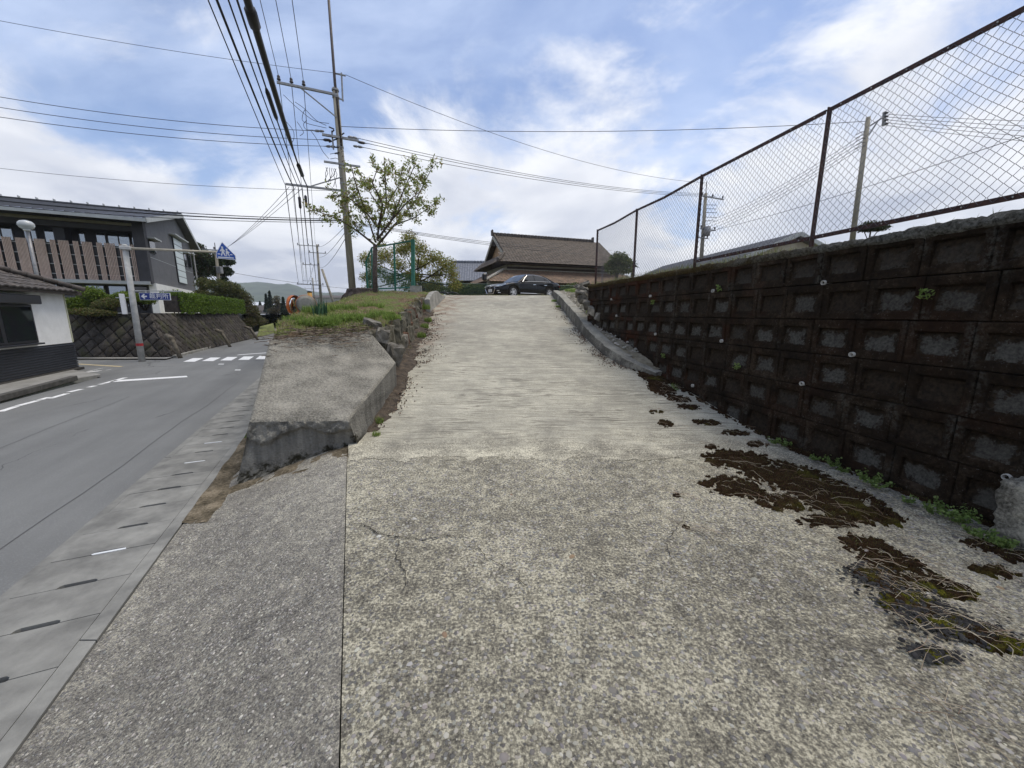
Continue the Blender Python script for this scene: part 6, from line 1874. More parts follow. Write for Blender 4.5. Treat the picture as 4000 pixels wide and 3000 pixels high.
# grille, plate, emblem
MB().prism([(-.46, .64), (-.30, .245), (.30, .245), (.46, .64)], .02, Matrix(((0, 0, 1, 2.452), (1, 0, 0, 0), (0, 1, 0, 0), (0, 0, 0, 1)))).build('grille', M_trim, car)
MB().tube([(2.48, -.47, .65), (2.48, -.40, .60), (2.485, -.50, .50), (2.485, -.31, .235), (2.485, .31, .235), (2.485, .50, .50), (2.48, .40, .60), (2.48, .47, .65)], .017, 5).build('grille_frame', M_chrome, car)
MB().tube([(2.475, -.46, .665), (2.485, 0, .675), (2.475, .46, .665)], .018, 5).build('grille_bar', M_chrome, car)
MB().prism([(-.08, .62), (-.05, .50), (-.015, .50), (-.015, .56), (.015, .56), (.015, .50), (.05, .50), (.08, .62), (.05, .635), (0, .60), (-.05, .635)], .02, Matrix(((0, 0, 1, 2.476), (1, 0, 0, 0), (0, 1, 0, 0), (0, 0, 0, 1)))).build('emblem', M_chrome, car)
pl = MB().prism([(-.17, .325), (.17, .325), (.17, .485), (-.17, .485)], .015, Matrix(((0, 0, 1, 2.474), (1, 0, 0, 0), (0, 1, 0, 0), (0, 0, 0, 1)))).build('number_plate', M_plate, car)
for x_ in (-.05, -.01, .05, .09):                       # illegible plate figures: plain strokes
    MB().box((2.4905, x_, .385), (.003, .018, .07)).build('plate_stroke', M_bld, pl)
# wheels
tyre = MB().lathe([(.225, -.10), (.30, -.105), (.325, -.085), (.33, 0), (.325, .085), (.30, .105), (.225, .10), (.215, .0), (.225, -.10)], 28, caps=False).mesh('tyre', M_tyre, True)
rim = MB()
rim.lathe([(.225, -.06), (.232, .085), (.215, .098), (.205, .08), (.20, -.05)], 28, caps=False)
rim.lathe([(.03, .03), (.05, .085), (.045, .095), (.005, .098)], 12)
for k in range(10):
    a = 2 * math.pi * (k // 2) / 5 + (.16 if k % 2 else -.16)
    rim.bar((.045 * math.cos(a), .045 * math.sin(a), .08), (.212 * math.cos(a + (.07 if k % 2 else -.07)), .212 * math.sin(a + (.07 if k % 2 else -.07)), .085), .032, .022)
rim_me = rim.mesh('rim', M_rim)
disc = MB().lathe([(.005, .0), (.20, .0), (.20, .02), (.005, .02)], 20).mesh('brake_disc', M_trim)
for ax in (AXF, AXR):
    for s_ in (1, -1):
        w = inst('wheel', tyre, car, (ax, s_ * .775, .33), (R(-90) * s_, 0, 0))
        inst('rim', rim_me, w); inst('brake_disc', disc, w)

# ------------------------------------------------------------------ vegetation
def leaf_mat(name, rough=.6, trans=.45):
    N = NT(name)
    at_ = N.n('ShaderNodeAttribute', attribute_name='tint')
    N.put(N.b.inputs['Base Color'], at_.outputs['Color']); N.b.inputs['Roughness'].default_value = rough
    N.b.inputs['Specular IOR Level'].default_value = .3
    tr = N.n('ShaderNodeBsdfTranslucent'); N.l(at_.outputs['Color'], tr.inputs[0])
    mx = N.n('ShaderNodeMixShader'); mx.inputs[0].default_value = trans
    N.l(N.b.outputs[0], mx.inputs[1]); N.l(tr.outputs[0], mx.inputs[2]); N.l(mx.outputs[0], N.out.inputs[0])
    return N.mat
M_leaf = leaf_mat('leaves'); M_blade = leaf_mat('grass_blades', .7, .3)
N = NT('dry_stalks'); a_ = N.n('ShaderNodeAttribute', attribute_name='tint'); M_tint = N.done(a_.outputs['Color'], .9)
def pick(cols, n, var=.25):
    c = np.array(cols)[NR.integers(0, len(cols), n)]
    return np.clip(c * (1 + var * (NR.random((n, 1)) * 2 - 1)) * (1 + .035 * (NR.random((n, 3)) * 2 - 1)), 0, 1)
def leaves_mesh(name, P, size, cols, var=.3, aspect=.5, droop=0.0, m=None):
    P = np.asarray(P, dtype=float); n = len(P)
    s = size * (0.6 + .8 * NR.random((n, 1)))
    d = NR.normal(size=(n, 3)); d[:, 2] -= droop; d /= np.linalg.norm(d, axis=1, keepdims=True)
    q = NR.normal(size=(n, 3)); w = np.cross(d, q); w /= np.linalg.norm(w, axis=1, keepdims=True)
    nn = np.cross(d, w)
    a = P - d * s * .5; b = P + w * s * aspect * .5 + nn * s * .08; c = P + d * s * .5; e = P - w * s * aspect * .5 + nn * s * .08
    V = np.stack([a, b, c, e], 1).reshape(-1, 3); F = np.arange(4 * n).reshape(n, 4)
    me = np_mesh(name, V, F, m or M_leaf); point_color(me, np.repeat(pick(cols, n, var), 4, 0)); return me
def blades_mesh(name, P, hmin, hmax, width, cols, lean=.45, var=.3):
    P = np.asarray(P, dtype=float); n = len(P)
    h = hmin + (hmax - hmin) * NR.random((n, 1)) ** 1.4
    a = NR.random((n, 1)) * 2 * math.pi; dx = np.concatenate([np.cos(a), np.sin(a), np.zeros_like(a)], 1)
    a2 = NR.random((n, 1)) * 2 * math.pi; ld = np.concatenate([np.cos(a2), np.sin(a2), np.zeros_like(a)], 1) * (lean * NR.random((n, 1)))
    w = width * (.6 + .8 * NR.random((n, 1)))
    up = np.array([[0, 0, 1.]])
    m1 = P + up * h * .55 + ld * h * .35; t = P + up * h * (1 - .25 * lean) + ld * h
    V = np.stack([P - dx * w, P + dx * w, m1 + dx * w * .7, m1 - dx * w * .7, t], 1).reshape(-1, 3)
    b = (np.arange(n) * 5)[:, None]
    F = np.concatenate([np.concatenate([b, b + 1, b + 2], 1), np.concatenate([b, b + 2, b + 3], 1), np.concatenate([b + 3, b + 2, b + 4], 1)])
    me = np_mesh(name, V, F, M_blade); point_color(me, np.repeat(pick(cols, n, var), 5, 0)); return me
def ellipsoid_pts(c, r, n, shell=.55):
    d = NR.normal(size=(n, 3)); d /= np.linalg.norm(d, axis=1, keepdims=True)
    rad = shell + (1 - shell) * NR.random((n, 1)) ** .6
    rad *= .82 + .36 * NR.random((n, 1))
    return np.array(c)[None] + d * rad * np.array(r)[None]
M_bark = mat('brown_bark', (.14, .105, .09), (.06, .045, .038), 12, .9, .6, .01)
M_barkd = mat('dark_bark', (.075, .06, .048), (.03, .025, .02), 10, .9, .6, .01)
GREENS = [(.10, .15, .035), (.13, .18, .045), (.075, .12, .03), (.17, .20, .06)]

# ---- young cherry tree on the bank
rt = random.Random(5)
tb_ = at(1466, 1152, 17.0); tb_.z = 2.42
cherry = thing('cherry_tree', 'young cherry tree with sparse fresh leaves growing on the grass bank', 'tree', tb_)
def zz(u, v, dz): return at(u, v, 17.0 + dz)
limbs = [([(1466, 1152, 0), (1464, 1050, .0), (1466, 955, 0)], [.12, .10, .095])]
for pl_, r in (([(1466, 958, 0), (1400, 905, -.3), (1330, 860, -.5), (1265, 835, -.6), (1215, 815, -.6)], .045), ([(1467, 945, 0), (1440, 860, .4), (1400, 790, .7), (1355, 745, .9)], .04), ([(1475, 940, 0), (1478, 890, .1), (1430, 830, -.4), (1390, 720, -.7), (1372, 648, -.8)], .055),
               ([(1478, 890, .1), (1510, 800, .3), (1505, 700, .2), (1500, 612, .2)], .05), ([(1478, 930, 0), (1530, 860, -.5), (1570, 760, -.8), (1622, 640, -1.0)], .05), ([(1475, 958, 0), (1540, 880, .4), (1620, 790, .7), (1690, 650, .9)], .05), ([(1540, 880, .4), (1620, 850, .2), (1712, 785, 0)], .032),
               ([(1478, 890, .1), (1495, 800, -.7), (1455, 715, -1.0), (1480, 640, -1.1)], .045), ([(1500, 830, .3), (1450, 760, 1.0), (1420, 690, 1.3)], .035), ([(1530, 860, -.5), (1590, 790, -1.0), (1650, 740, -1.2)], .035), ([(1400, 905, -.3), (1370, 850, -.2), (1330, 790, 0)], .025), ([(1430, 830, -.4), (1360, 770, -.9), (1300, 765, -1.0)], .028), ([(1510, 800, .3), (1560, 720, .9), (1570, 650, 1.1)], .032)):
    limbs.append((pl_, [r * (1 - .75 * k / (len(pl_) - 1)) for k in range(len(pl_))]))
tm_ = MB(); lp_pts = []
for k, (pl_, rr_) in enumerate(limbs):
    P = [zz(*p) for p in pl_]
    tm_.tube([p - tb_ for p in P], rr_, 8)
    if k == 0: continue
    for q in range(len(P) - 1):
        L_ = (P[q + 1] - P[q]).length
        for _ in range(int(L_ * 9.5 * (1 if q else .35))):
            t = rt.random(); b = lerp(P[q], P[q + 1], t)
            d = Vector((rt.gauss(0, 1), rt.gauss(0, 1), rt.gauss(.35, .8))).normalized() * rt.uniform(.2, .58)
            e = b + d; mid = lerp(b, e, .5) + Vector((0, 0, .05))
            tm_.tube([b - tb_, mid - tb_, e - tb_], [.012, .008, .003], 4, cap=False)
            for _2 in range(rt.randint(20, 34)):
                s_ = rt.uniform(.3, 1.1); lp_pts.append(tuple(lerp(b, e, s_) + Vector((rt.gauss(0, .07), rt.gauss(0, .07), rt.gauss(-.02, .07)))))
tm_.build('trunk', M_bark, cherry, True)
P = np.array(lp_pts) - np.array(tb_)
me = leaves_mesh('crown', P, .125, [(.24, .29, .07), (.32, .35, .10), (.17, .22, .05), (.28, .22, .09)], .35, .42, .3)
inst('crown', me, cherry)

# ---- trees by clumps
def tree(name, label, base_, clumps, leaf, n, cols, trunk_r, m=M_barkd, var=.35, shell=.3, cat='tree', trunk_to=None, group=None, aspect=.55):
    base_ = Vector(base_); o = thing(name, label, cat, base_, 0, group)
    tm_ = MB(); cs = [Vector(c[0]) for c in clumps]
    top = trunk_to or Vector((sum(c.x for c in cs) / len(cs), sum(c.y for c in cs) / len(cs), min(c.z for c in cs) + .4 * (max(c.z for c in cs) - min(c.z for c in cs))))
    mid = lerp(base_, top, .5) + Vector((rt.uniform(-.2, .2), rt.uniform(-.2, .2), 0))
    tm_.tube([base_ - base_ - Vector((0, 0, .3)), mid - base_, top - base_], [trunk_r, trunk_r * .8, trunk_r * .5], 9)
    for c in cs:
        s_ = lerp(mid, top, rt.uniform(.1, 1.0)); k = lerp(s_, c, .5) + Vector((rt.uniform(-.2, .2), rt.uniform(-.2, .2), -.1))
        tm_.tube([s_ - base_, k - base_, c - base_], [trunk_r * .4, trunk_r * .25, .02], 5, cap=False)
    tm_.build('trunk', m, o, True)
    vol = [c[1][0] * c[1][1] ** .5 * c[1][2] for c in clumps]; tot = sum(vol)
    P = np.concatenate([ellipsoid_pts(tuple(Vector(c[0]) - base_), c[1], max(30, int(n * v / tot)), shell) for c, v in zip(clumps, vol)])
    inst('crown', leaves_mesh('crown', P, leaf, cols, var, aspect), o)
    return o
def clump(u, v, D_, ru, rv, rd=None):
    p = at(u, v, D_); k = D_ / FPX; return (tuple(p), (ru * k, (rd or ru) * k, rv * k))
cl = [clump(u, v, 27 + dz, a, b) for u, v, a, b, dz in ((1600, 938, 38, 26, 0), (1575, 975, 48, 22, .8), (1640, 975, 42, 22, -.6), (1500, 1000, 50, 22, .2), (1435, 1015, 36, 20, .5), (1700, 1010, 45, 22, -.4), (1745, 1035, 42, 20, .3), (1640, 1030, 46, 20, .7), (1560, 1035, 44, 18, -.8), (1470, 1055, 42, 18, 0), (1440, 1085, 38, 16, .6), (1768, 1072, 30, 22, 0), (1710, 1070, 46, 18, .8), (1610, 1080, 46, 18, -.5), (1530, 1090, 42, 18, .4), (1450, 1125, 34, 14, 0), (1690, 1110, 50, 18, .2), (1600, 1120, 44, 16, .6), (1775, 1115, 34, 20, -.3))]
cl = [(c[0], (c[1][0] * .95, c[1][1], c[1][2] * 1.5)) for c in cl]
tree('garden_tree', 'broad yellow green garden tree behind the green frame', (-5.4, 27, 2.4), cl, .13, 17000, [(.24, .26, .055), (.32, .32, .08), (.16, .19, .045), (.30, .23, .07)], .16, aspect=.42, shell=.1)
# shrubs beyond the dark fence
for k, (u_, v_, a, b, lab) in enumerate(((1680, 1135, 55, 24, 'low green shrub behind the dark fence under layered tree'), (1790, 1132, 60, 26, 'pale green shrub behind the dark fence below grey tiled roof'), (1860, 1136, 45, 22, 'small shrub behind the dark fence beside car bonnet'), (2225, 1135, 45, 22, 'scrubby shrub behind the boot of the parked car'))):
    tree('shrub', lab, (at(u_, 1160, 30.5).x, 30.5, 2.42), [clump(u_ + d * a * .5, v_ + rt.uniform(-6, 6), 30.5, a * .6, b) for d in (-1, 0, 1)], .13, 2600, [(.10, .14, .045), (.15, .18, .06), (.07, .10, .03)], .06, cat='shrub')
# trees behind the court building
T1 = [clump(u, v, 44 + dz, a, b) for u, v, a, b, dz in ((770, 965, 26, 16, 2), (790, 1000, 40, 26, 0), (830, 1040, 36, 30, 1), (780, 1060, 36, 34, 0), (755, 1020, 30, 30, 2))]
tree('evergreen_tree', 'dark evergreen tree rising behind the gable of grey building', (at(785, 1150, 44).x, 44, 1.4), T1, .22, 7000, [(.035, .055, .02), (.05, .075, .025), (.07, .06, .03)], .25)
T2 = [clump(u, v, 39 + dz, a, b) for u, v, a, b, dz in ((868, 1000, 26, 16, 0), (890, 1020, 24, 18, .5), (850, 1025, 24, 16, -.5), (885, 1060, 22, 18, .4), (850, 1068, 22, 14, 0), (870, 1090, 18, 10, 0))]
tree('evergreen_tree', 'dark round crowned tree directly behind the transformer pole', (at(868, 1160, 39).x, 39, 1.4), T2, .20, 4200, [(.03, .05, .02), (.045, .07, .025)], .18)
T3 = [clump(u, v, 33 + dz, a, b) for u, v, a, b, dz in ((800, 1110, 34, 24, 1), (850, 1115, 36, 26, 0), (900, 1125, 34, 26, 0), (930, 1150, 28, 34, .5), (790, 1150, 30, 22, .5), (860, 1160, 40, 26, 0), (770, 1185, 30, 18, .5))]
tree('bamboo_thicket', 'olive green thicket between the hedge and the dark trees', (at(860, 1200, 33).x, 33, 1.3), T3, .20, 8000, [(.10, .125, .04), (.14, .15, .05), (.07, .09, .03), (.17, .16, .07)], .12, cat='thicket', aspect=.3)
T4 = [clump(u, v, 34 + dz, a, b) for u, v, a, b, dz in ((960, 1175, 26, 34, 0), (985, 1215, 26, 26, 0), (1000, 1250, 26, 22, .5), (975, 1260, 22, 22, -.5), (1020, 1255, 22, 14, 3))]
tree('roadside_scrub', 'brownish scrub sloping down to the road past the stone wall', (at(985, 1290, 34).x, 34, -.3), T4, .18, 4500, [(.10, .105, .04), (.15, .14, .055), (.16, .12, .07), (.07, .085, .03)], .1, cat='scrub', aspect=.3)
mb = MB(); gp_ = [on(1003, 1318, -.33), on(1075, 1300, -.33), at(1068, 1262, 41), at(1015, 1275, 38)]
mb.add(gp_, [(0, 1, 2, 3)]); struct('grass_slope', mb, mat('bright_verge', (.20, .22, .06), (.11, .13, .035), .8, .95, 0))
# far trees in the valley
def cone_tree(name, label, u, vb, vt, D_, w, n, cols):
    b, t = at(u, vb, D_), at(u, vt, D_); H_ = t.z - b.z
    o = thing(name, label, 'tree', b)
    MB().tube([(0, 0, -1), (0, 0, H_ * .95)], [.22, .03], 6).build('trunk', M_barkd, o)
    k = NR.random(n) ** .8; a = NR.random(n) * 6.283; lay = np.sin(k * 40) * .15 + .9
    r = (1 - k) * w * D_ / FPX * (.45 + .55 * NR.random(n)) * lay
    P = np.stack([r * np.cos(a), r * np.sin(a), H_ * (.08 + .92 * k) - r * .25], 1)
    inst('crown', leaves_mesh('crown', P, .55, cols, .3, .5), o)
DK = [(.022, .040, .022), (.035, .055, .028)]
cone_tree('conifer', 'tall narrow conifer in the valley beside the white sheds', 1062, 1230, 1138, 90, 20, 1100, DK)
cone_tree('conifer', 'shorter dark conifer next to the tall one in the valley', 1047, 1232, 1150, 92, 16, 900, DK)
cone_tree('conifer', 'dark conifer standing just behind the orange mirror', 1112, 1235, 1163, 86, 18, 900, DK)
cone_tree('conifer', 'small conifer in front of the far white warehouse', 1019, 1215, 1180, 100, 12, 500, DK)
T5 = [clump(u, v, 88 + dz, a, b) for u, v, a, b, dz in ((1080, 1175, 14, 22, 0), (1090, 1200, 18, 20, 1), (1070, 1215, 22, 16, 0), (1115, 1215, 20, 18, 0))]
tree('bare_tree', 'brownish budding tree among the valley conifers', (at(1085, 1240, 88).x, 88, -.4), T5, .5, 2200, [(.12, .10, .06), (.16, .14, .08), (.08, .08, .04)], .2, aspect=.25, shell=.1)
for k, (u_, v_, a, b, D_, lab) in enumerate(((1040, 1250, 40, 14, 60, 'dark bush on the roadside below the dark roofed house'), (1085, 1258, 36, 18, 52, 'bush behind left shoulder of grass bank'), (1150, 1262, 40, 16, 48, 'bush behind the road mirror below the bank'), (985, 1235, 30, 16, 64, 'bush at the end of the hedge beside valley road'))):
    tree('roadside_bush', lab, (at(u_, 1260, D_).x, D_, -.4), [clump(u_ + d * a * .5, v_ + rt.uniform(-5, 5), D_, a * .6, b) for d in (-1, 0, 1)], .3, 1800, [(.045, .065, .025), (.075, .09, .035), (.11, .11, .05)], .1, cat='bush')
# far forest belt hiding the foot of the hills
P = []
for k in range(260):
    u_ = rt.uniform(-700, 1450); D_ = rt.uniform(170, 420); c = at(u_, 1222, D_); s_ = rt.uniform(2.5, 6)
    P.append(ellipsoid_pts((c.x, c.y, rt.uniform(0, 3.5)), (s_ * 1.5, s_, s_), 70, .5))
prop(inst('far_woodland', leaves_mesh('far_woodland', np.concatenate(P), 1.9, [(.040, .058, .028), (.06, .08, .035), (.085, .09, .045)], .3, .7)), 'band of far woodland at the foot of the hills', 'woodland', kind='stuff')
# hedge and shrubs on the stone wall
def shrub(name, label, c, r, n, leaf, cols, cat='shrub', group=None):
    o = thing(name, label, cat, (c[0], c[1], c[2] - r[2] * .9), 0, group)
    m_ = MB(); b = Vector((0, 0, 0))
    for k in range(7):
        a = k * .9; m_.tube([b + Vector((.06 * math.cos(a), .06 * math.sin(a), -.1)), Vector((r[0] * .35 * math.cos(a), r[1] * .35 * math.sin(a), r[2] * .7)), Vector((r[0] * .7 * math.cos(a), r[1] * .7 * math.sin(a), r[2] * 1.2))], [.03, .02, .008], 5)
    m_.build('stems', M_barkd, o)
    P = []
    for k in range(16):
        d = NR.normal(size=3); d /= np.linalg.norm(d); d[2] = abs(d[2]) * .9 - .25
        P.append(ellipsoid_pts((d[0] * r[0] * .62, d[1] * r[1] * .62, r[2] * .9 + d[2] * r[2] * .62), (r[0] * .42, r[1] * .42, r[2] * .40), n // 16, .6))
    inst('foliage', leaves_mesh('foliage', np.concatenate(P), leaf, cols, .4, .6), o)
AZ = [(.16, .23, .028), (.21, .27, .045), (.10, .16, .022), (.075, .11, .02)]
AZB = [(.10, .13, .03), (.15, .15, .05), (.07, .09, .025), (.17, .13, .06)]
for (u_, v_, D_, ru, rv, lab, cols) in ((360, 1160, 18.3, 75, 46, 'rounded bright green azalea bush above the stone wall corner', AZ), (300, 1195, 18.0, 60, 40, 'wide green bush next to white house roof on the wall', AZ), (430, 1195, 17.8, 60, 34, 'low mixed bush overhanging the stone wall behind the mast', AZB), (480, 1165, 18.6, 50, 30, 'bright bush just behind the sign mast on the wall', AZ), (350, 1222, 17.4, 95, 22, 'trailing olive bush spilling over top of the stone wall', AZB), (560, 1172, 19.5, 60, 30, 'bright green bush between mast and clipped hedge', AZ)):
    p = at(u_, v_, D_); k = D_ / FPX
    shrub('azalea_bush', lab, p, (ru * k, ru * k * .7, rv * k * 1.15), 5200, .075, cols)
hA, hB = Vector((-17.2, 19.8, 1.62)), Vector((-22.3, 32.0, 1.62))
hedge = thing('clipped_hedge', 'long clipped bright green hedge along top of the stone wall', 'hedge', hA)
n = 26000
t = NR.random(n); L_ = hB - hA; nrm = Vector((L_.y, -L_.x, 0)).normalized()
side = NR.random(n)
off = np.where(side < .55, .40 + .04 * NR.normal(size=n), (NR.random(n) - .5) * .8)
zt = np.where(side < .55, NR.random(n) * 1.02, .98 + .05 * NR.normal(size=n)) + .05 * np.sin(t * 46) + .04 * (fbm(t * 70, t * 3, 2) - .5)
off = off + .06 * (fbm(t * 55, zt * 3, 3) - .5)
P = np.stack([L_.x * t + nrm.x * off, L_.y * t + nrm.y * off, zt], 1)
inst('foliage', leaves_mesh('foliage', P, .085, [(.12, .20, .022), (.16, .25, .03), (.07, .12, .018), (.10, .15, .03)], .35, .6), hedge)
m_ = MB()
for k in range(24):
    p = L_ * ((k + .5) / 24); m_.tube([p + Vector((0, 0, -.1)), p + Vector((.03, 0, .9))], .025, 5)
m_.build('stems', M_barkd, hedge)
MB().bar(Vector((0, 0, .45)), L_ + Vector((0, 0, .45)), .55, .80).build('inner_twigs', M_barkd, hedge)
# plants beyond the chain link fence
tree('bush', 'rounded green bush beyond far post of chain link fence', (at(2415, 1060, 24).x, 24, 2.45), [clump(u, v, 24 + d, a, b) for u, v, a, b, d in ((2415, 1010, 36, 24, 0), (2395, 1035, 36, 22, .4), (2440, 1030, 34, 24, -.3), (2420, 1055, 50, 18, 0))], .13, 3600, [(.06, .09, .03), (.09, .12, .04), (.13, .15, .06)], .1, cat='bush')
pp = at(2470, 1035, 28); palm = thing('palm', 'small fan palm beyond chain link fence beside rounded bush', 'palm', (pp.x, 28, 2.45))
MB().tube([(0, 0, 0), (.02, 0, pp.z - 2.45 - .1)], [.11, .08], 8).build('trunk', M_barkd, palm)
P, F, m_ = [], [], MB()
for k in range(26):
    a = k * 2.4; el = rt.uniform(-.5, 1.2); d = Vector((math.cos(a) * math.cos(el), math.sin(a) * math.cos(el), math.sin(el)))
    c = Vector((0, 0, pp.z - 2.45)); e = c + d * rt.uniform(.4, .6); s_ = d.cross(Vector((0, 0, 1))).normalized() * .12
    m_.add([c, lerp(c, e, .6) + s_, e + Vector((0, 0, -.1)), lerp(c, e, .6) - s_], [(0, 1, 2, 3)])
m_.build('fronds', mat('palm_green', (.045, .065, .028), None, 5), palm)
tree('bush', 'dark bush behind fence rail near the leaning pole', (at(3400, 900, 17).x, 17, 2.3), [clump(3400, 885, 17, 40, 18), clump(3440, 890, 17, 30, 12), clump(3370, 892, 17, 24, 12)], .10, 1500, [(.03, .04, .018), (.05, .06, .03)], .05, cat='bush')

# ---- grass on the bank, verge, wall top and lot
def bank_points(n, dens):
    y = 6.0 + 20 * NR.random(n) ** 1.6; u = NR.random(n)
    x = xM(y) + .02 + (xRL(np.minimum(y, 20)) - .42 - .35 * smooth((7.6 - y) / 1.0) - xM(y)) * u
    keep = (fbm(x * 1.1 + 3, y * 1.1, 3) + dens * (NR.random(n) - .5)) > .50
    keep &= (y > 8.2) | (fbm(x * 2.3, y * 2.3, 3) > .53)
    bare = (np.abs(y - 13.5) < 2.0) & (u > .70)
    keep &= ~bare | (NR.random(n) < .12)
    x, y, u = x[keep], y[keep], u[keep]
    k = y > 6.02 + (x + 3.74) * .726
    x, y = x[k], y[k]
    return np.stack([x, y, zB(x, y) - .02], 1)
GR = [(.24, .29, .07), (.30, .33, .10), (.16, .21, .045), (.35, .32, .15), (.38, .32, .20)]
prop(inst('bank_grass', blades_mesh('bank_grass', bank_points(60000, .25), .03, .12, .006, GR, .7)), 'short patchy green grass covering the bank', 'grass', kind='stuff')
def tuft(name, label, c, r, n, hmin, hmax, w, cols, lean=.6, cat='grass tuft', group=None):
    a = NR.random(n) * 6.283; q = r * np.sqrt(NR.random(n))
    P = np.stack([q * np.cos(a), q * np.sin(a), np.zeros(n)], 1)
    return prop(inst(name, blades_mesh(name, P, hmin, hmax, w, cols, lean), None, c), label, cat, group)
BG = [(.20, .29, .06), (.26, .34, .08), (.14, .21, .04)]
for k, (u_, v_, D_, r, n, h) in enumerate(((1275, 1262, 7.2, .30, 900, .24), (1340, 1245, 7.7, .26, 700, .22), (1210, 1268, 7.0, .22, 500, .20), (1400, 1250, 8.0, .24, 600, .2), (1480, 1245, 8.6, .25, 700, .22), (1530, 1255, 8.3, .20, 600, .2), (1235, 1225, 9.4, .3, 700, .24), (1340, 1215, 10.2, .35, 800, .24), (1450, 1205, 11.0, .35, 700, .22), (1150, 1250, 7.8, .2, 400, .2))):
    p = at(u_, v_, D_); p.z = float(zB(p.x, p.y)) - .01
    tuft('grass_tuft', 'lush green grass tuft at the edge of bank above the abutment', p, r, n, .08, h, .006, BG, .7, group='grass tufts on the bank')
p = at(1250, 1215, 9.0); p.z = float(zB(p.x, p.y)) - .02
tuft('strap_leaf_plant', 'bluish green clump of upright strap leaves on the bank beside mirror', p, .16, 60, .28, .52, .016, [(.05, .115, .06), (.075, .15, .075)], .35, 'plant')
for k, (u_, v_, D_, r, n, h) in enumerate(((1643, 1170, 14.3, .16, 350, .30), (1664, 1185, 13.6, .14, 300, .26), (1672, 1255, 12.6, .12, 260, .2), (1660, 1290, 11.6, .12, 260, .2), (1648, 1335, 10.4, .12, 260, .2))):
    p = at(u_, v_, D_); p.z = float(zRamp(p.y)) + (.25 if k < 2 else .02)
    tuft('grass_tuft', 'green grass tuft growing out of the broken stone wall at ramp edge', p, r, n, .08, h, .005, BG, .6, group='grass tufts along the ramp')
for k, (x_, y_, r, n, h) in enumerate(((2.42, 12.0, .22, 900, .14), (2.38, 11.4, .22, 900, .13), (2.35, 10.9, .18, 600, .12), (2.52, 12.8, .3, 900, .2), (2.6, 14, .35, 800, .24), (2.62, 15.4, .35, 600, .24), (2.55, 17, .3, 500, .2), (2.55, 9.6, .12, 250, .12), (1.86, 15.6, .12, 260, .14), (1.86, 17.2, .14, 260, .16))):
    z_ = float(zRamp(y_)) + (.02 if x_ < 1.9 else float(np.interp(y_, [7.2, 8, 10, 12, 16, 18.8, 19.7], [.09, .17, .24, .36, .37, .28, .06])) + max(0, x_ - 2.2) * float(np.interp(y_, [7.3, 9, 10.5, 12.5, 16, 19.7], [.15, .35, .9, 1.15, .55, .06])))
    tuft('grass_tuft', 'fresh green grass on the verge behind the ramp kerb', (x_, y_, z_ - .02), r, n, .05, h, .005, BG, .8, group='grass on the verge')
s_ = NR.random(5200) ** .7 * 8.0 + 3.2; o_ = .05 + .45 * NR.random(5200)
keep = fbm(s_ * 1.6, o_ * 3, 3) + .25 * (NR.random(5200) - .5) > np.interp(s_, [3, 5.5, 7, 11], [.66, .56, .44, .38])
s_, o_ = s_[keep], o_[keep]
P = np.stack([xW(0) + wd.x * s_ + wd.y * o_, wd.y * s_ - wd.x * o_, 2.30 + .06 * (s_ / S_END - .4) + .02 * np.zeros_like(s_)], 1)
prop(inst('wall_top_grass', blades_mesh('wall_top_grass', P, .05, .22, .004, [(.22, .24, .09), (.30, .28, .14), (.14, .17, .05)], .8)), 'thin dry grass along the top of block wall', 'grass', kind='stuff')
n = 5000; x = -3.2 + 9 * NR.random(n); y = 19.4 + 1.0 * NR.random(n) ** 2
P = np.stack([x, y, zRamp(y) - .005], 1)[(fbm(x * 2, y * 2, 2) > .46)]
prop(inst('lot_edge_grass', blades_mesh('lot_edge_grass', P, .02, .07, .006, [(.20, .22, .08), (.28, .26, .13)], .8)), 'short sparse grass along the crest in front of car', 'grass', kind='stuff')

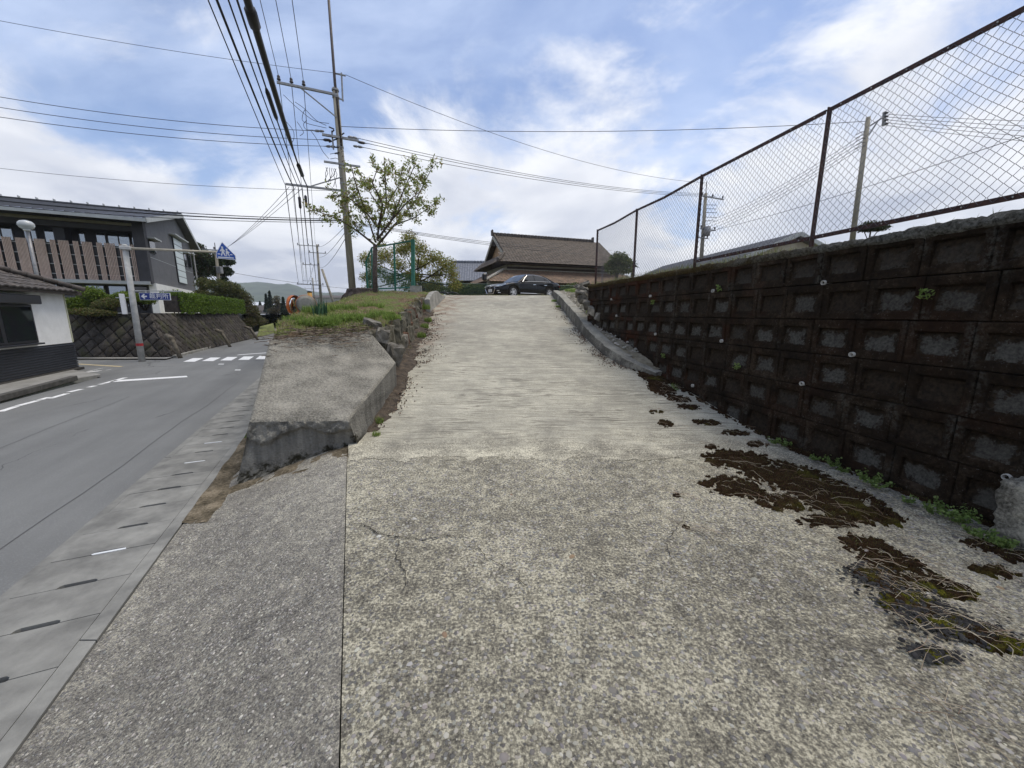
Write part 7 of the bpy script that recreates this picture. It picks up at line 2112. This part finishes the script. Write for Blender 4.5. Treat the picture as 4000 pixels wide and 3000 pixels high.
# ---- moss, straw, weeds and pebbles in the foreground
def gz(x, y):
    x, y = np.asarray(x, dtype=float), np.asarray(y, dtype=float)
    return np.where(y < 4.12, zA(x, y) + .004, zRamp(y) + .016)
def gpix(u, v):
    for _ in range(12):
        if _ == 0: p = on(u, v, 0)
        p = on(u, v, float(min(1.4, gz(p.x, p.y))))
    return p
blobs = []
for u_, v_, ru, rv, s_ in ((2900, 1800, 140, 40, 1), (3050, 1850, 160, 55, 1), (3200, 1920, 170, 60, 1.1), (3330, 1990, 150, 55, 1), (2870, 1900, 130, 45, .8), (3060, 1960, 140, 40, .8), (3230, 2040, 120, 30, .8), (3380, 2130, 100, 45, 1), (3480, 2200, 110, 45, 1.1), (3600, 2270, 110, 45, 1), (3720, 2310, 90, 35, .9), (3420, 2260, 90, 45, .9), (3560, 2360, 120, 60, 1), (3680, 2430, 130, 60, 1), (3800, 2470, 120, 45, 1), (3920, 2520, 100, 40, 1), (3640, 2560, 70, 30, .9), (3850, 2130, 90, 30, .7), (3900, 2230, 100, 35, .9), (3980, 2180, 80, 40, .9), (2600, 1655, 35, 14, .9), (2780, 1745, 30, 9, .9), (2690, 1590, 55, 12, .7), (2650, 1560, 50, 14, .8), (2450, 1440, 45, 16, .9), (2400, 1400, 40, 16, .8), (2290, 1345, 30, 12, .8), (2260, 1300, 30, 10, .7), (2350, 1375, 30, 12, .8), (2520, 1500, 45, 16, .9), (2580, 1530, 50, 14, .9), (2870, 1690, 60, 14, .7), (2760, 1650, 60, 14, .7), (2960, 1735, 50, 12, .8), (2560, 1610, 40, 10, .6), (2680, 2060, 20, 10, .7), (2640, 1935, 22, 9, .7), (3690, 2785, 28, 14, .8)):
    c = gpix(u_, v_); a = gpix(u_ + ru, v_); b = gpix(u_, v_ - rv)
    blobs.append((c.x, c.y, max(.03, abs(a.x - c.x)), max(.03, abs(b.y - c.y)), s_))
x, y = np.meshgrid(np.arange(1.2, 3.75, .011), np.arange(1.35, 11.5, .011))
def moss_field(x, y):
    f_ = np.zeros_like(x)
    for cx, cy, rx, ry, s_ in blobs: f_ = np.maximum(f_, s_ * np.exp(-((x - cx) / rx) ** 2 - ((y - cy) / ry) ** 2))
    edge = xW(y) - x
    f_ = np.maximum(f_, .55 * np.exp(-(edge / .12) ** 2) * (y < 7.2))
    return f_ * .90 + np.clip(f_ * 1.8 - .12, 0, 1) * (.7 * (fbm(x * 6, y * 6, 5) - .5) + 1.75 * (fbm(x * 30, y * 30, 5) - .5))
mf = moss_field(x, y) * (x < xW(y) - .01)
zz_ = gz(x, y) + np.where(mf > .40, .004 + .028 * np.sqrt(np.clip(mf - .40, 0, .5)) + .012 * (fbm(x * 40, y * 40, 2) - .5), -.02)
ok = mf > .40
idx = np.arange(x.size).reshape(x.shape)
fm = (ok[:-1, :-1] | ok[:-1, 1:] | ok[1:, 1:] | ok[1:, :-1])
F = np.stack([idx[:-1, :-1][fm], idx[:-1, 1:][fm], idx[1:, 1:][fm], idx[1:, :-1][fm]], -1)
used = np.unique(F); rem = -np.ones(x.size, dtype=int); rem[used] = np.arange(len(used))
V = np.stack([x, y, zz_], -1).reshape(-1, 3)[used]
def moss_ground():
    N = NT('ground_moss')
    f = N.noise(3.2, 6, .65); g = N.noise(60, 5, .7); h = N.noise(1.9, 4, .6)
    col = N.ramp(N.math('ADD', N.math('MULTIPLY', f, .4), N.math('MULTIPLY', g, .6)), [(.36, (.014, .009, .006)), (.54, (.048, .027, .013)), (.70, (.095, .062, .030))])
    col = N.mix(N.mr(h, .58, .72), col, N.ramp(g, [(.35, (.035, .036, .006)), (.68, (.145, .135, .018))]))
    sx = N.n('ShaderNodeSeparateXYZ'); N.l(N.pos, sx.inputs[0])
    col = N.mix(N.math('MULTIPLY', N.mr(sx.outputs[1], 2.25, 1.95), N.mr(N.noise(7, 4, .6), .44, .56)), col, N.ramp(g, [(.35, (.05, .055, .006)), (.68, (.20, .19, .022))]))
    return N.done(col, .97, N.bump(N.math('ADD', g, N.noise(180, 3, .6)), 1.0, .02), spec=.1)
prop(inst('ground_moss', np_mesh('ground_moss', V, rem[F], moss_ground(), True)), 'dark brown and olive moss patches spreading from foot of the block wall', 'moss', kind='stuff')
k = NR.integers(0, len(V), 26000); P = V[k] + np.concatenate([NR.normal(size=(26000, 2)) * .006, np.zeros((26000, 1))], 1)
prop(inst('moss_fuzz', blades_mesh('moss_fuzz', P[P[:, 1] < 5.5], .006, .018, .0022, [(.045, .035, .015), (.08, .065, .02), (.03, .022, .012), (.12, .11, .03)], .8)), 'fine moss shoots on the mossy concrete', 'moss', kind='stuff')
# straw lying over the moss
sA, sB, tint = [], [], []
def stalk(p, a, L_, bend, z0=.02):
    n = 7; q = Vector((p.x, p.y, 0)); pts = []
    for i in range(n):
        pts.append((q.x, q.y, float(gz(q.x, q.y)) + z0 + .025 * math.sin(math.pi * i / (n - 1)) * rt.random()))
        q = q + Vector((math.cos(a), math.sin(a), 0)) * (L_ / n); a += bend / n
    c = rt.choice([(.46, .39, .28), (.56, .49, .37), (.36, .28, .19), (.28, .19, .13)])
    for i in range(n - 1): sA.append(pts[i]); sB.append(pts[i + 1]); tint.append(c)
for k in range(520):
    b = blobs[rt.randrange(0, 20)] if k < 260 else blobs[rt.randrange(20, len(blobs))]
    p = Vector((b[0] + rt.gauss(0, b[2] * .8), b[1] + rt.gauss(0, b[3] * .8), 0))
    if p.x > xW(p.y) - .05: continue
    stalk(p, rt.gauss(-.65, .7) + (math.pi if rt.random() < .5 else 0), rt.uniform(.06, .34), rt.gauss(0, .45))
for k in range(40):
    stalk(Vector((rt.uniform(-1, 3), rt.uniform(1.2, 6), 0)), rt.uniform(0, 6.28), rt.uniform(.03, .12), rt.gauss(0, .6), .006)
V_, F_ = seg_prisms(np.array(sA), np.array(sB), .0012)
me = np_mesh('dry_straw', V_, F_, M_tint); point_color(me, np.repeat(np.array(tint), 6, 0))
prop(inst('dry_straw', me), 'loose dry stalks strewn over the mossy concrete', 'straw', kind='stuff')
# weeds at the foot of the wall
for k, (u_, v_, h, n) in enumerate(((3015, 1725, .10, 170), (3060, 1735, .09, 140), (3180, 1790, .07, 110), (3255, 1820, .12, 220), (3290, 1838, .09, 140), (3390, 1880, .13, 260), (3425, 1900, .10, 160), (3540, 1955, .07, 90), (3640, 2000, .10, 160), (3700, 2015, .14, 300), (3745, 2040, .12, 240), (3800, 2085, .08, 140), (3860, 2110, .10, 200), (3920, 2135, .09, 160), (2640, 1520, .07, 70))):
    p = gpix(u_, v_ + 12)
    P = []
    for q in range(rt.randint(6, 9)):
        a = rt.uniform(0, 6.28); l = rt.uniform(.4, 1.0) * h * 1.2
        for t in np.linspace(.2, 1, n // 8): P.append((l * t * math.cos(a) * .9 + rt.gauss(0, .008), l * t * math.sin(a) * .9 + rt.gauss(0, .008), .01 + h * (t ** .8) * rt.uniform(.5, 1.0)))
    prop(inst('weed', leaves_mesh('weed', P, .021, [(.17, .25, .07), (.22, .30, .10), (.12, .19, .05)], .3, .8), None, (p.x, p.y, p.z - .005)), 'small light green weed growing at foot of the mossy block wall', 'weed', 'weeds along the wall foot')
for k, (u_, v_, r, n, h) in enumerate(((2628, 1518, .06, 150, .20), (2555, 1480, .10, 220, .10), (2510, 1468, .08, 150, .09), (2440, 1425, .06, 80, .08), (1480, 1640, .06, 120, .14), (1470, 1690, .05, 100, .10), (1530, 1560, .05, 80, .10))):
    p = gpix(u_, v_ + 10)
    tuft('grass_tuft', 'small grass tuft sprouting from a crack at the ramp edge', (p.x, p.y, p.z - .01), r, n, .03, h, .003, BG, .7, group='grass tufts in the cracks')
for u_, v_ in ((3640, 1150), (2820, 1125), (2890, 1430), (2600, 1390), (2560, 1180)):
    q = [s for s in np.arange(2, 11, .05) if abs((2000 + FPX * wallpt(s).x / wallpt(s).y / 1.0) - u_) < 40]
    x_, y_, z_ = ray(u_, v_); t_ = (3.53 + .19 * 3.6) / (x_ + .19 * y_)
    p = Vector((x_ * t_ - .03, y_ * t_, EYE + z_ * t_))
    P = [(rt.uniform(-.04, .01), rt.uniform(-.045, .045), rt.uniform(-.04, .04)) for _ in range(34)]
    prop(inst('wall_weed', leaves_mesh('wall_weed', P, .045, [(.17, .25, .06), (.22, .30, .09)], .3, .35), None, p), 'tiny bright fern sprouting from a joint of the mossy block wall', 'weed', 'weeds in the wall joints')
# leaf litter by the ramp edges
P = []
for k in range(12000):
    if k < 9500:
        y_ = 5.0 + 9.5 * rt.random() ** .9; x_ = float(xRL(y_)) - .18 + abs(rt.gauss(0, .28 if y_ > 8 else .16))
    else:
        y_ = 7.6 + 9 * rt.random(); x_ = XK(y_) - abs(rt.gauss(0, .16))
    P.append((x_, y_, float(zRamp(y_)) + .022))
P = np.array(P); P = P[fbm(P[:, 0] * 3, P[:, 1] * 3, 3) + .25 * (NR.random(len(P)) - .5) > .47]
me = leaves_mesh('leaf_litter', P, .034, [(.085, .055, .04), (.04, .03, .024), (.17, .10, .065), (.24, .19, .13)], .4, .6, 0, M_tint)
prop(inst('leaf_litter', me), 'dead leaves and dirt gathered along the edges of the ramp', 'leaf litter', kind='stuff')
n = 2600; y = 4.9 + 9 * NR.random(n); x = xRL(y) - .30 + .20 * NR.random(n)
prop(inst('edge_grass', blades_mesh('edge_grass', np.stack([x, y, zRamp(y) + .0], 1)[fbm(y * 2.2, x, 2) > .47], .03, .15, .004, [(.16, .19, .06), (.27, .23, .13), (.20, .15, .09)], .9)), 'thin dry grass in the gap between ramp and stones', 'grass', kind='stuff')
# twigs and roots hanging over the abutment top
sA, sB = [], []
for k in range(340):
    t = rt.random(); w_ = rt.gauss(.06, .22); p = lerp(topL, topR, t) + Vector((-.4 * w_, w_, 0)); p.z = (float(zB(p.x, p.y)) if w_ > 0 else p.z + .45 * w_) + .015 + .03 * rt.random(); a = rt.uniform(0, 6.28); L_ = rt.uniform(.08, .4)
    for i in range(5):
        e = p + Vector((math.cos(a), math.sin(a), rt.uniform(-.2, .15))) * (L_ / 5); sA.append(tuple(p)); sB.append(tuple(e)); p = e; a += rt.gauss(0, .4)
V_, F_ = seg_prisms(np.array(sA), np.array(sB), .004, 4)
me = np_mesh('dead_twigs', V_, F_, M_tint); point_color(me, np.repeat(pick([(.13, .095, .065), (.24, .19, .14), (.07, .05, .035)], len(sA)), 8, 0))
prop(inst('dead_twigs', me), 'dead roots and twigs tangled above the concrete abutment', 'twigs', kind='stuff')
# pebbles set in the apron, and loose ones
oct_v = np.array([(1, 0, 0), (.5, .86, 0), (-.5, .86, 0), (-1, 0, 0), (-.5, -.86, 0), (.5, -.86, 0), (.45, .1, .8), (-.2, .45, .85), (-.3, -.4, .8)])
oct_f = np.array([(0, 1, 6), (1, 7, 6), (1, 2, 7), (2, 3, 7), (3, 8, 7), (3, 4, 8), (4, 5, 8), (5, 6, 8), (5, 0, 6), (6, 7, 8)])
def pebbles(name, P, rmin, rmax, pw, cols, label, flat=.45, var=.3):
    n = len(P); r = rmin + (rmax - rmin) * NR.random(n) ** pw
    a = NR.random(n) * 6.283; ca, sa = np.cos(a), np.sin(a); el = .55 + .5 * NR.random(n)
    v = oct_v[None] * (1 + .28 * (NR.random((n, 9, 3)) - .5))
    x_, y_, z_ = v[..., 0] * r[:, None], v[..., 1] * (r * el)[:, None], v[..., 2] * (r * flat * (.5 + .8 * NR.random(n)))[:, None]
    V = np.stack([x_ * ca[:, None] - y_ * sa[:, None] + P[:, :1], x_ * sa[:, None] + y_ * ca[:, None] + P[:, 1:2], z_ + P[:, 2:3]], -1)
    F = (oct_f[None] + (np.arange(n) * 9)[:, None, None]).reshape(-1, 3)
    me = np_mesh(name, V.reshape(-1, 3), F, M_tint); point_color(me, np.repeat(pick(cols, n, var), 9, 0))
    return prop(inst(name, me), label, 'gravel', kind='stuff')
def scatter(n, x0, x1, y0, y1, dens, thr, side):
    y = y0 + (y1 - y0) * NR.random(n); x = x0 + (x1 - x0) * NR.random(n)
    k = fbm(x * 1.7 + 5, y * 1.7, 4) + dens * (NR.random(n) - .5) > thr
    k &= (x > xJ(y) + .02) & (x < xW(y) - .02) if side else (x < xJ(y) - .02) & (x > xGo(y) + .03)
    x, y = x[k], y[k]
    z = zA(x, y) + (.009 if side else .006) * (fbm(x * 18, y * 18, 3) - .5) + .012 * (fbm(x * 1.3, y * 1.3, 2) - .5)
    return np.stack([x, y, z - .0015], 1)
STN = [(.185, .18, .17), (.245, .235, .218), (.12, .115, .108), (.31, .295, .255), (.21, .197, .175)]
pebbles('set_pebbles', scatter(90000, -3.5, 3.9, .6, 4.08, .5, .48, True), .004, .016, 2.0, STN + [(.36, .34, .28)], 'grey stones set in the pale apron concrete', .40)
pebbles('set_pebbles', scatter(70000, -3.4, -.4, .5, 4.5, .7, .40, False), .004, .011, 1.6, STN + [(.40, .38, .33)], 'grey stones set in the darker apron concrete', .40)
P = scatter(520, -1.6, 3.4, .9, 4.0, .9, .45, True)
pebbles('loose_pebbles', P, .010, .027, 2.0, STN * 2 + [(.22, .155, .10), (.42, .41, .38)], 'loose flat stones lying on the apron', .55)
nb = 1500; k = NR.integers(9, 20, nb); bb = np.array([blobs[q] for q in (11, 12, 13, 13, 14, 16)])[NR.integers(0, 6, nb)]
x, y = bb[:, 0] + NR.normal(size=nb) * bb[:, 2] * .55, bb[:, 1] + NR.normal(size=nb) * bb[:, 3] * .55
pebbles('black_cinders', np.stack([x, y, gz(x, y) + .012], 1), .006, .016, 1.5, [(.010, .010, .011), (.018, .017, .018), (.03, .03, .03)], 'black crumbled cinders in the moss strip', .9)
nb = 900; y = 8 + 10 * NR.random(nb); x = np.array([XK(v) for v in y]) + .28 + .5 * NR.random(nb) ** 2
z_ = zRamp(y) + np.interp(y, [7.2, 8, 10, 12, 16, 18.8, 19.7], [.09, .17, .24, .36, .37, .28, .06]) + np.clip(x - 2.2, 0, 1.2) * np.interp(y, [7.3, 9, 10.5, 12.5, 16, 19.7], [.15, .35, .9, 1.15, .55, .06])
pebbles('verge_gravel', np.stack([x, y, z_], 1), .012, .05, 2.5, [(.30, .28, .24), (.20, .185, .15), (.38, .36, .31)], 'gravel and broken stone on the verge behind kerb', .7)

# soil and roots in the gap between the ramp and the stones, weeds hanging over them
def edge_soil():
    m_ = MB()
    def f_(i, j):
        y = 4.9 + 10.0 * j / 160; x0 = float(xRL(y)) - .42; x = x0 + .62 * i / 12
        b = math.sin(min(1, (12 - i) / 9) * math.pi / 2)
        return (x, y, float(zRamp(y)) - .03 + .11 * b * (.5 + float(fbm(x * 3, y * 3, 3))) * (i < 12) + .07 * (float(fbm(x * 9, y * 9, 3)) - .5))
    m_.grid(f_, 12, 160)
    return m_
struct('edge_soil', edge_soil(), mat('leafy_soil', (.125, .095, .066), (.032, .024, .017), 9, .95, .9, .03), smooth=True)
n = 5200; y = 7.0 + 7.6 * NR.random(n); x = xRL(y) - .42 - .25 * smooth((7.8 - y) / .8) + .12 * NR.random(n); t = NR.random(n)
P = np.stack([x, y, zRamp(y) + (zM(y) - zRamp(y)) * (t ** .7)], 1)[fbm(y * 1.9, t * 2, 3) > .48]
prop(inst('hanging_grass', blades_mesh('hanging_grass', P, .05, .22, .004, [(.22, .17, .10), (.15, .10, .06), (.14, .17, .05), (.30, .25, .16)], 1.4)), 'dry roots and grass hanging over the broken stones', 'grass', kind='stuff')
for k, (u_, v_, D_, r, n_, lab) in enumerate(((1285, 1268, 7.0, .22, 900, 'bushy bright weed overhanging top edge of the abutment'), (1360, 1250, 7.5, .20, 700, 'second bushy weed next to the one over abutment'), (1440, 1275, 7.3, .13, 350, 'small ferny weed between abutment and pale lump'), (1190, 1275, 6.9, .15, 350, 'low weed at road side corner of the bank'), (1520, 1240, 8.8, .15, 700, 'bushy weed on the bank above upright stones'))):
    p = at(u_, v_, D_); zb_ = float(zB(p.x, p.y))
    Q = np.stack([np.clip(NR.normal(size=n_), -1.3, 1.3) * r * .55, np.clip(NR.normal(size=n_), -1.3, 1.3) * r * .5, np.clip(np.abs(NR.normal(size=n_)), 0, 1.3) * r * .42], 1)
    prop(inst('bushy_weed', leaves_mesh('bushy_weed', Q, .05, [(.17, .25, .045), (.22, .30, .07), (.12, .18, .035)], .3, .35), None, (p.x, p.y, zb_ - .02)), lab, 'weed', 'bushy weeds on the bank')

# cracks running through the apron and the foot of the ramp
M_crack = mat('crack_dirt', (.040, .035, .027), (.018, .016, .012), 30, .95)
def crack(pts, w, label):
    P = [gpix(u, v) for u, v in pts]; L_, R_ = [], []
    fine_ = []
    for a, b in zip(P[:-1], P[1:]):
        k = max(3, int((b - a).length / .025))
        fine_ += [lerp(a, b, i / k) + Vector((rt.gauss(0, .006), rt.gauss(0, .006), 0)) for i in range(k)]
    fine_.append(P[-1])
    for i, p in enumerate(fine_):
        d = fine_[min(i + 1, len(fine_) - 1)] - fine_[max(i - 1, 0)]; d.z = 0
        n = Vector((-d.y, d.x, 0)).normalized() * w * rt.uniform(.25, 1.0) * min(1, (i + .3) / 6, (len(fine_) - i - .7) / 6 + .05)
        z = float(gz(p.x, p.y)) + .0045
        L_.append((p.x + n.x, p.y + n.y, z)); R_.append((p.x - n.x, p.y - n.y, z))
    m_ = MB(); m_.grid(lambda i, j: (L_ if i == 0 else R_)[j], 1, len(fine_) - 1)
    o = m_.build('pavement_crack', M_crack); o['kind'] = 'structure'
crack([(1352, 2045), (1430, 2052), (1480, 2088), (1560, 2098), (1650, 2110), (1760, 2092), (1840, 2105)], .006, '')
crack([(1560, 2098), (1545, 2170), (1590, 2260), (1570, 2330)], .004, '')
crack([(1840, 2105), (1900, 2180), (2010, 2230), (2080, 2330)], .003, '')
crack([(2500, 1800), (2620, 1790), (2760, 1770), (2900, 1762)], .005, '')
crack([(2680, 2010), (2600, 2120), (2640, 2230)], .003, '')
crack([(1940, 1430), (2060, 1436), (2200, 1424), (2330, 1436)], .006, '')

# ------------------------------------------------------------------ the air
mb = MB().box((0, 900, 61.0), (4400, 3400, 124.6))
hv_ = NT('valley_air'); hv_.t.nodes.remove(hv_.b)
pv = hv_.n('ShaderNodeVolumePrincipled'); pv.inputs['Color'].default_value = (.86, .91, 1.0, 1); pv.inputs['Density'].default_value = .00028; pv.inputs['Anisotropy'].default_value = .2
hv_.l(pv.outputs[0], hv_.out.inputs['Volume'])
hz_o = mb.build('haze', hv_.mat); hz_o['kind'] = 'stuff'; hz_o['label'] = 'pale even haze in the valley air'
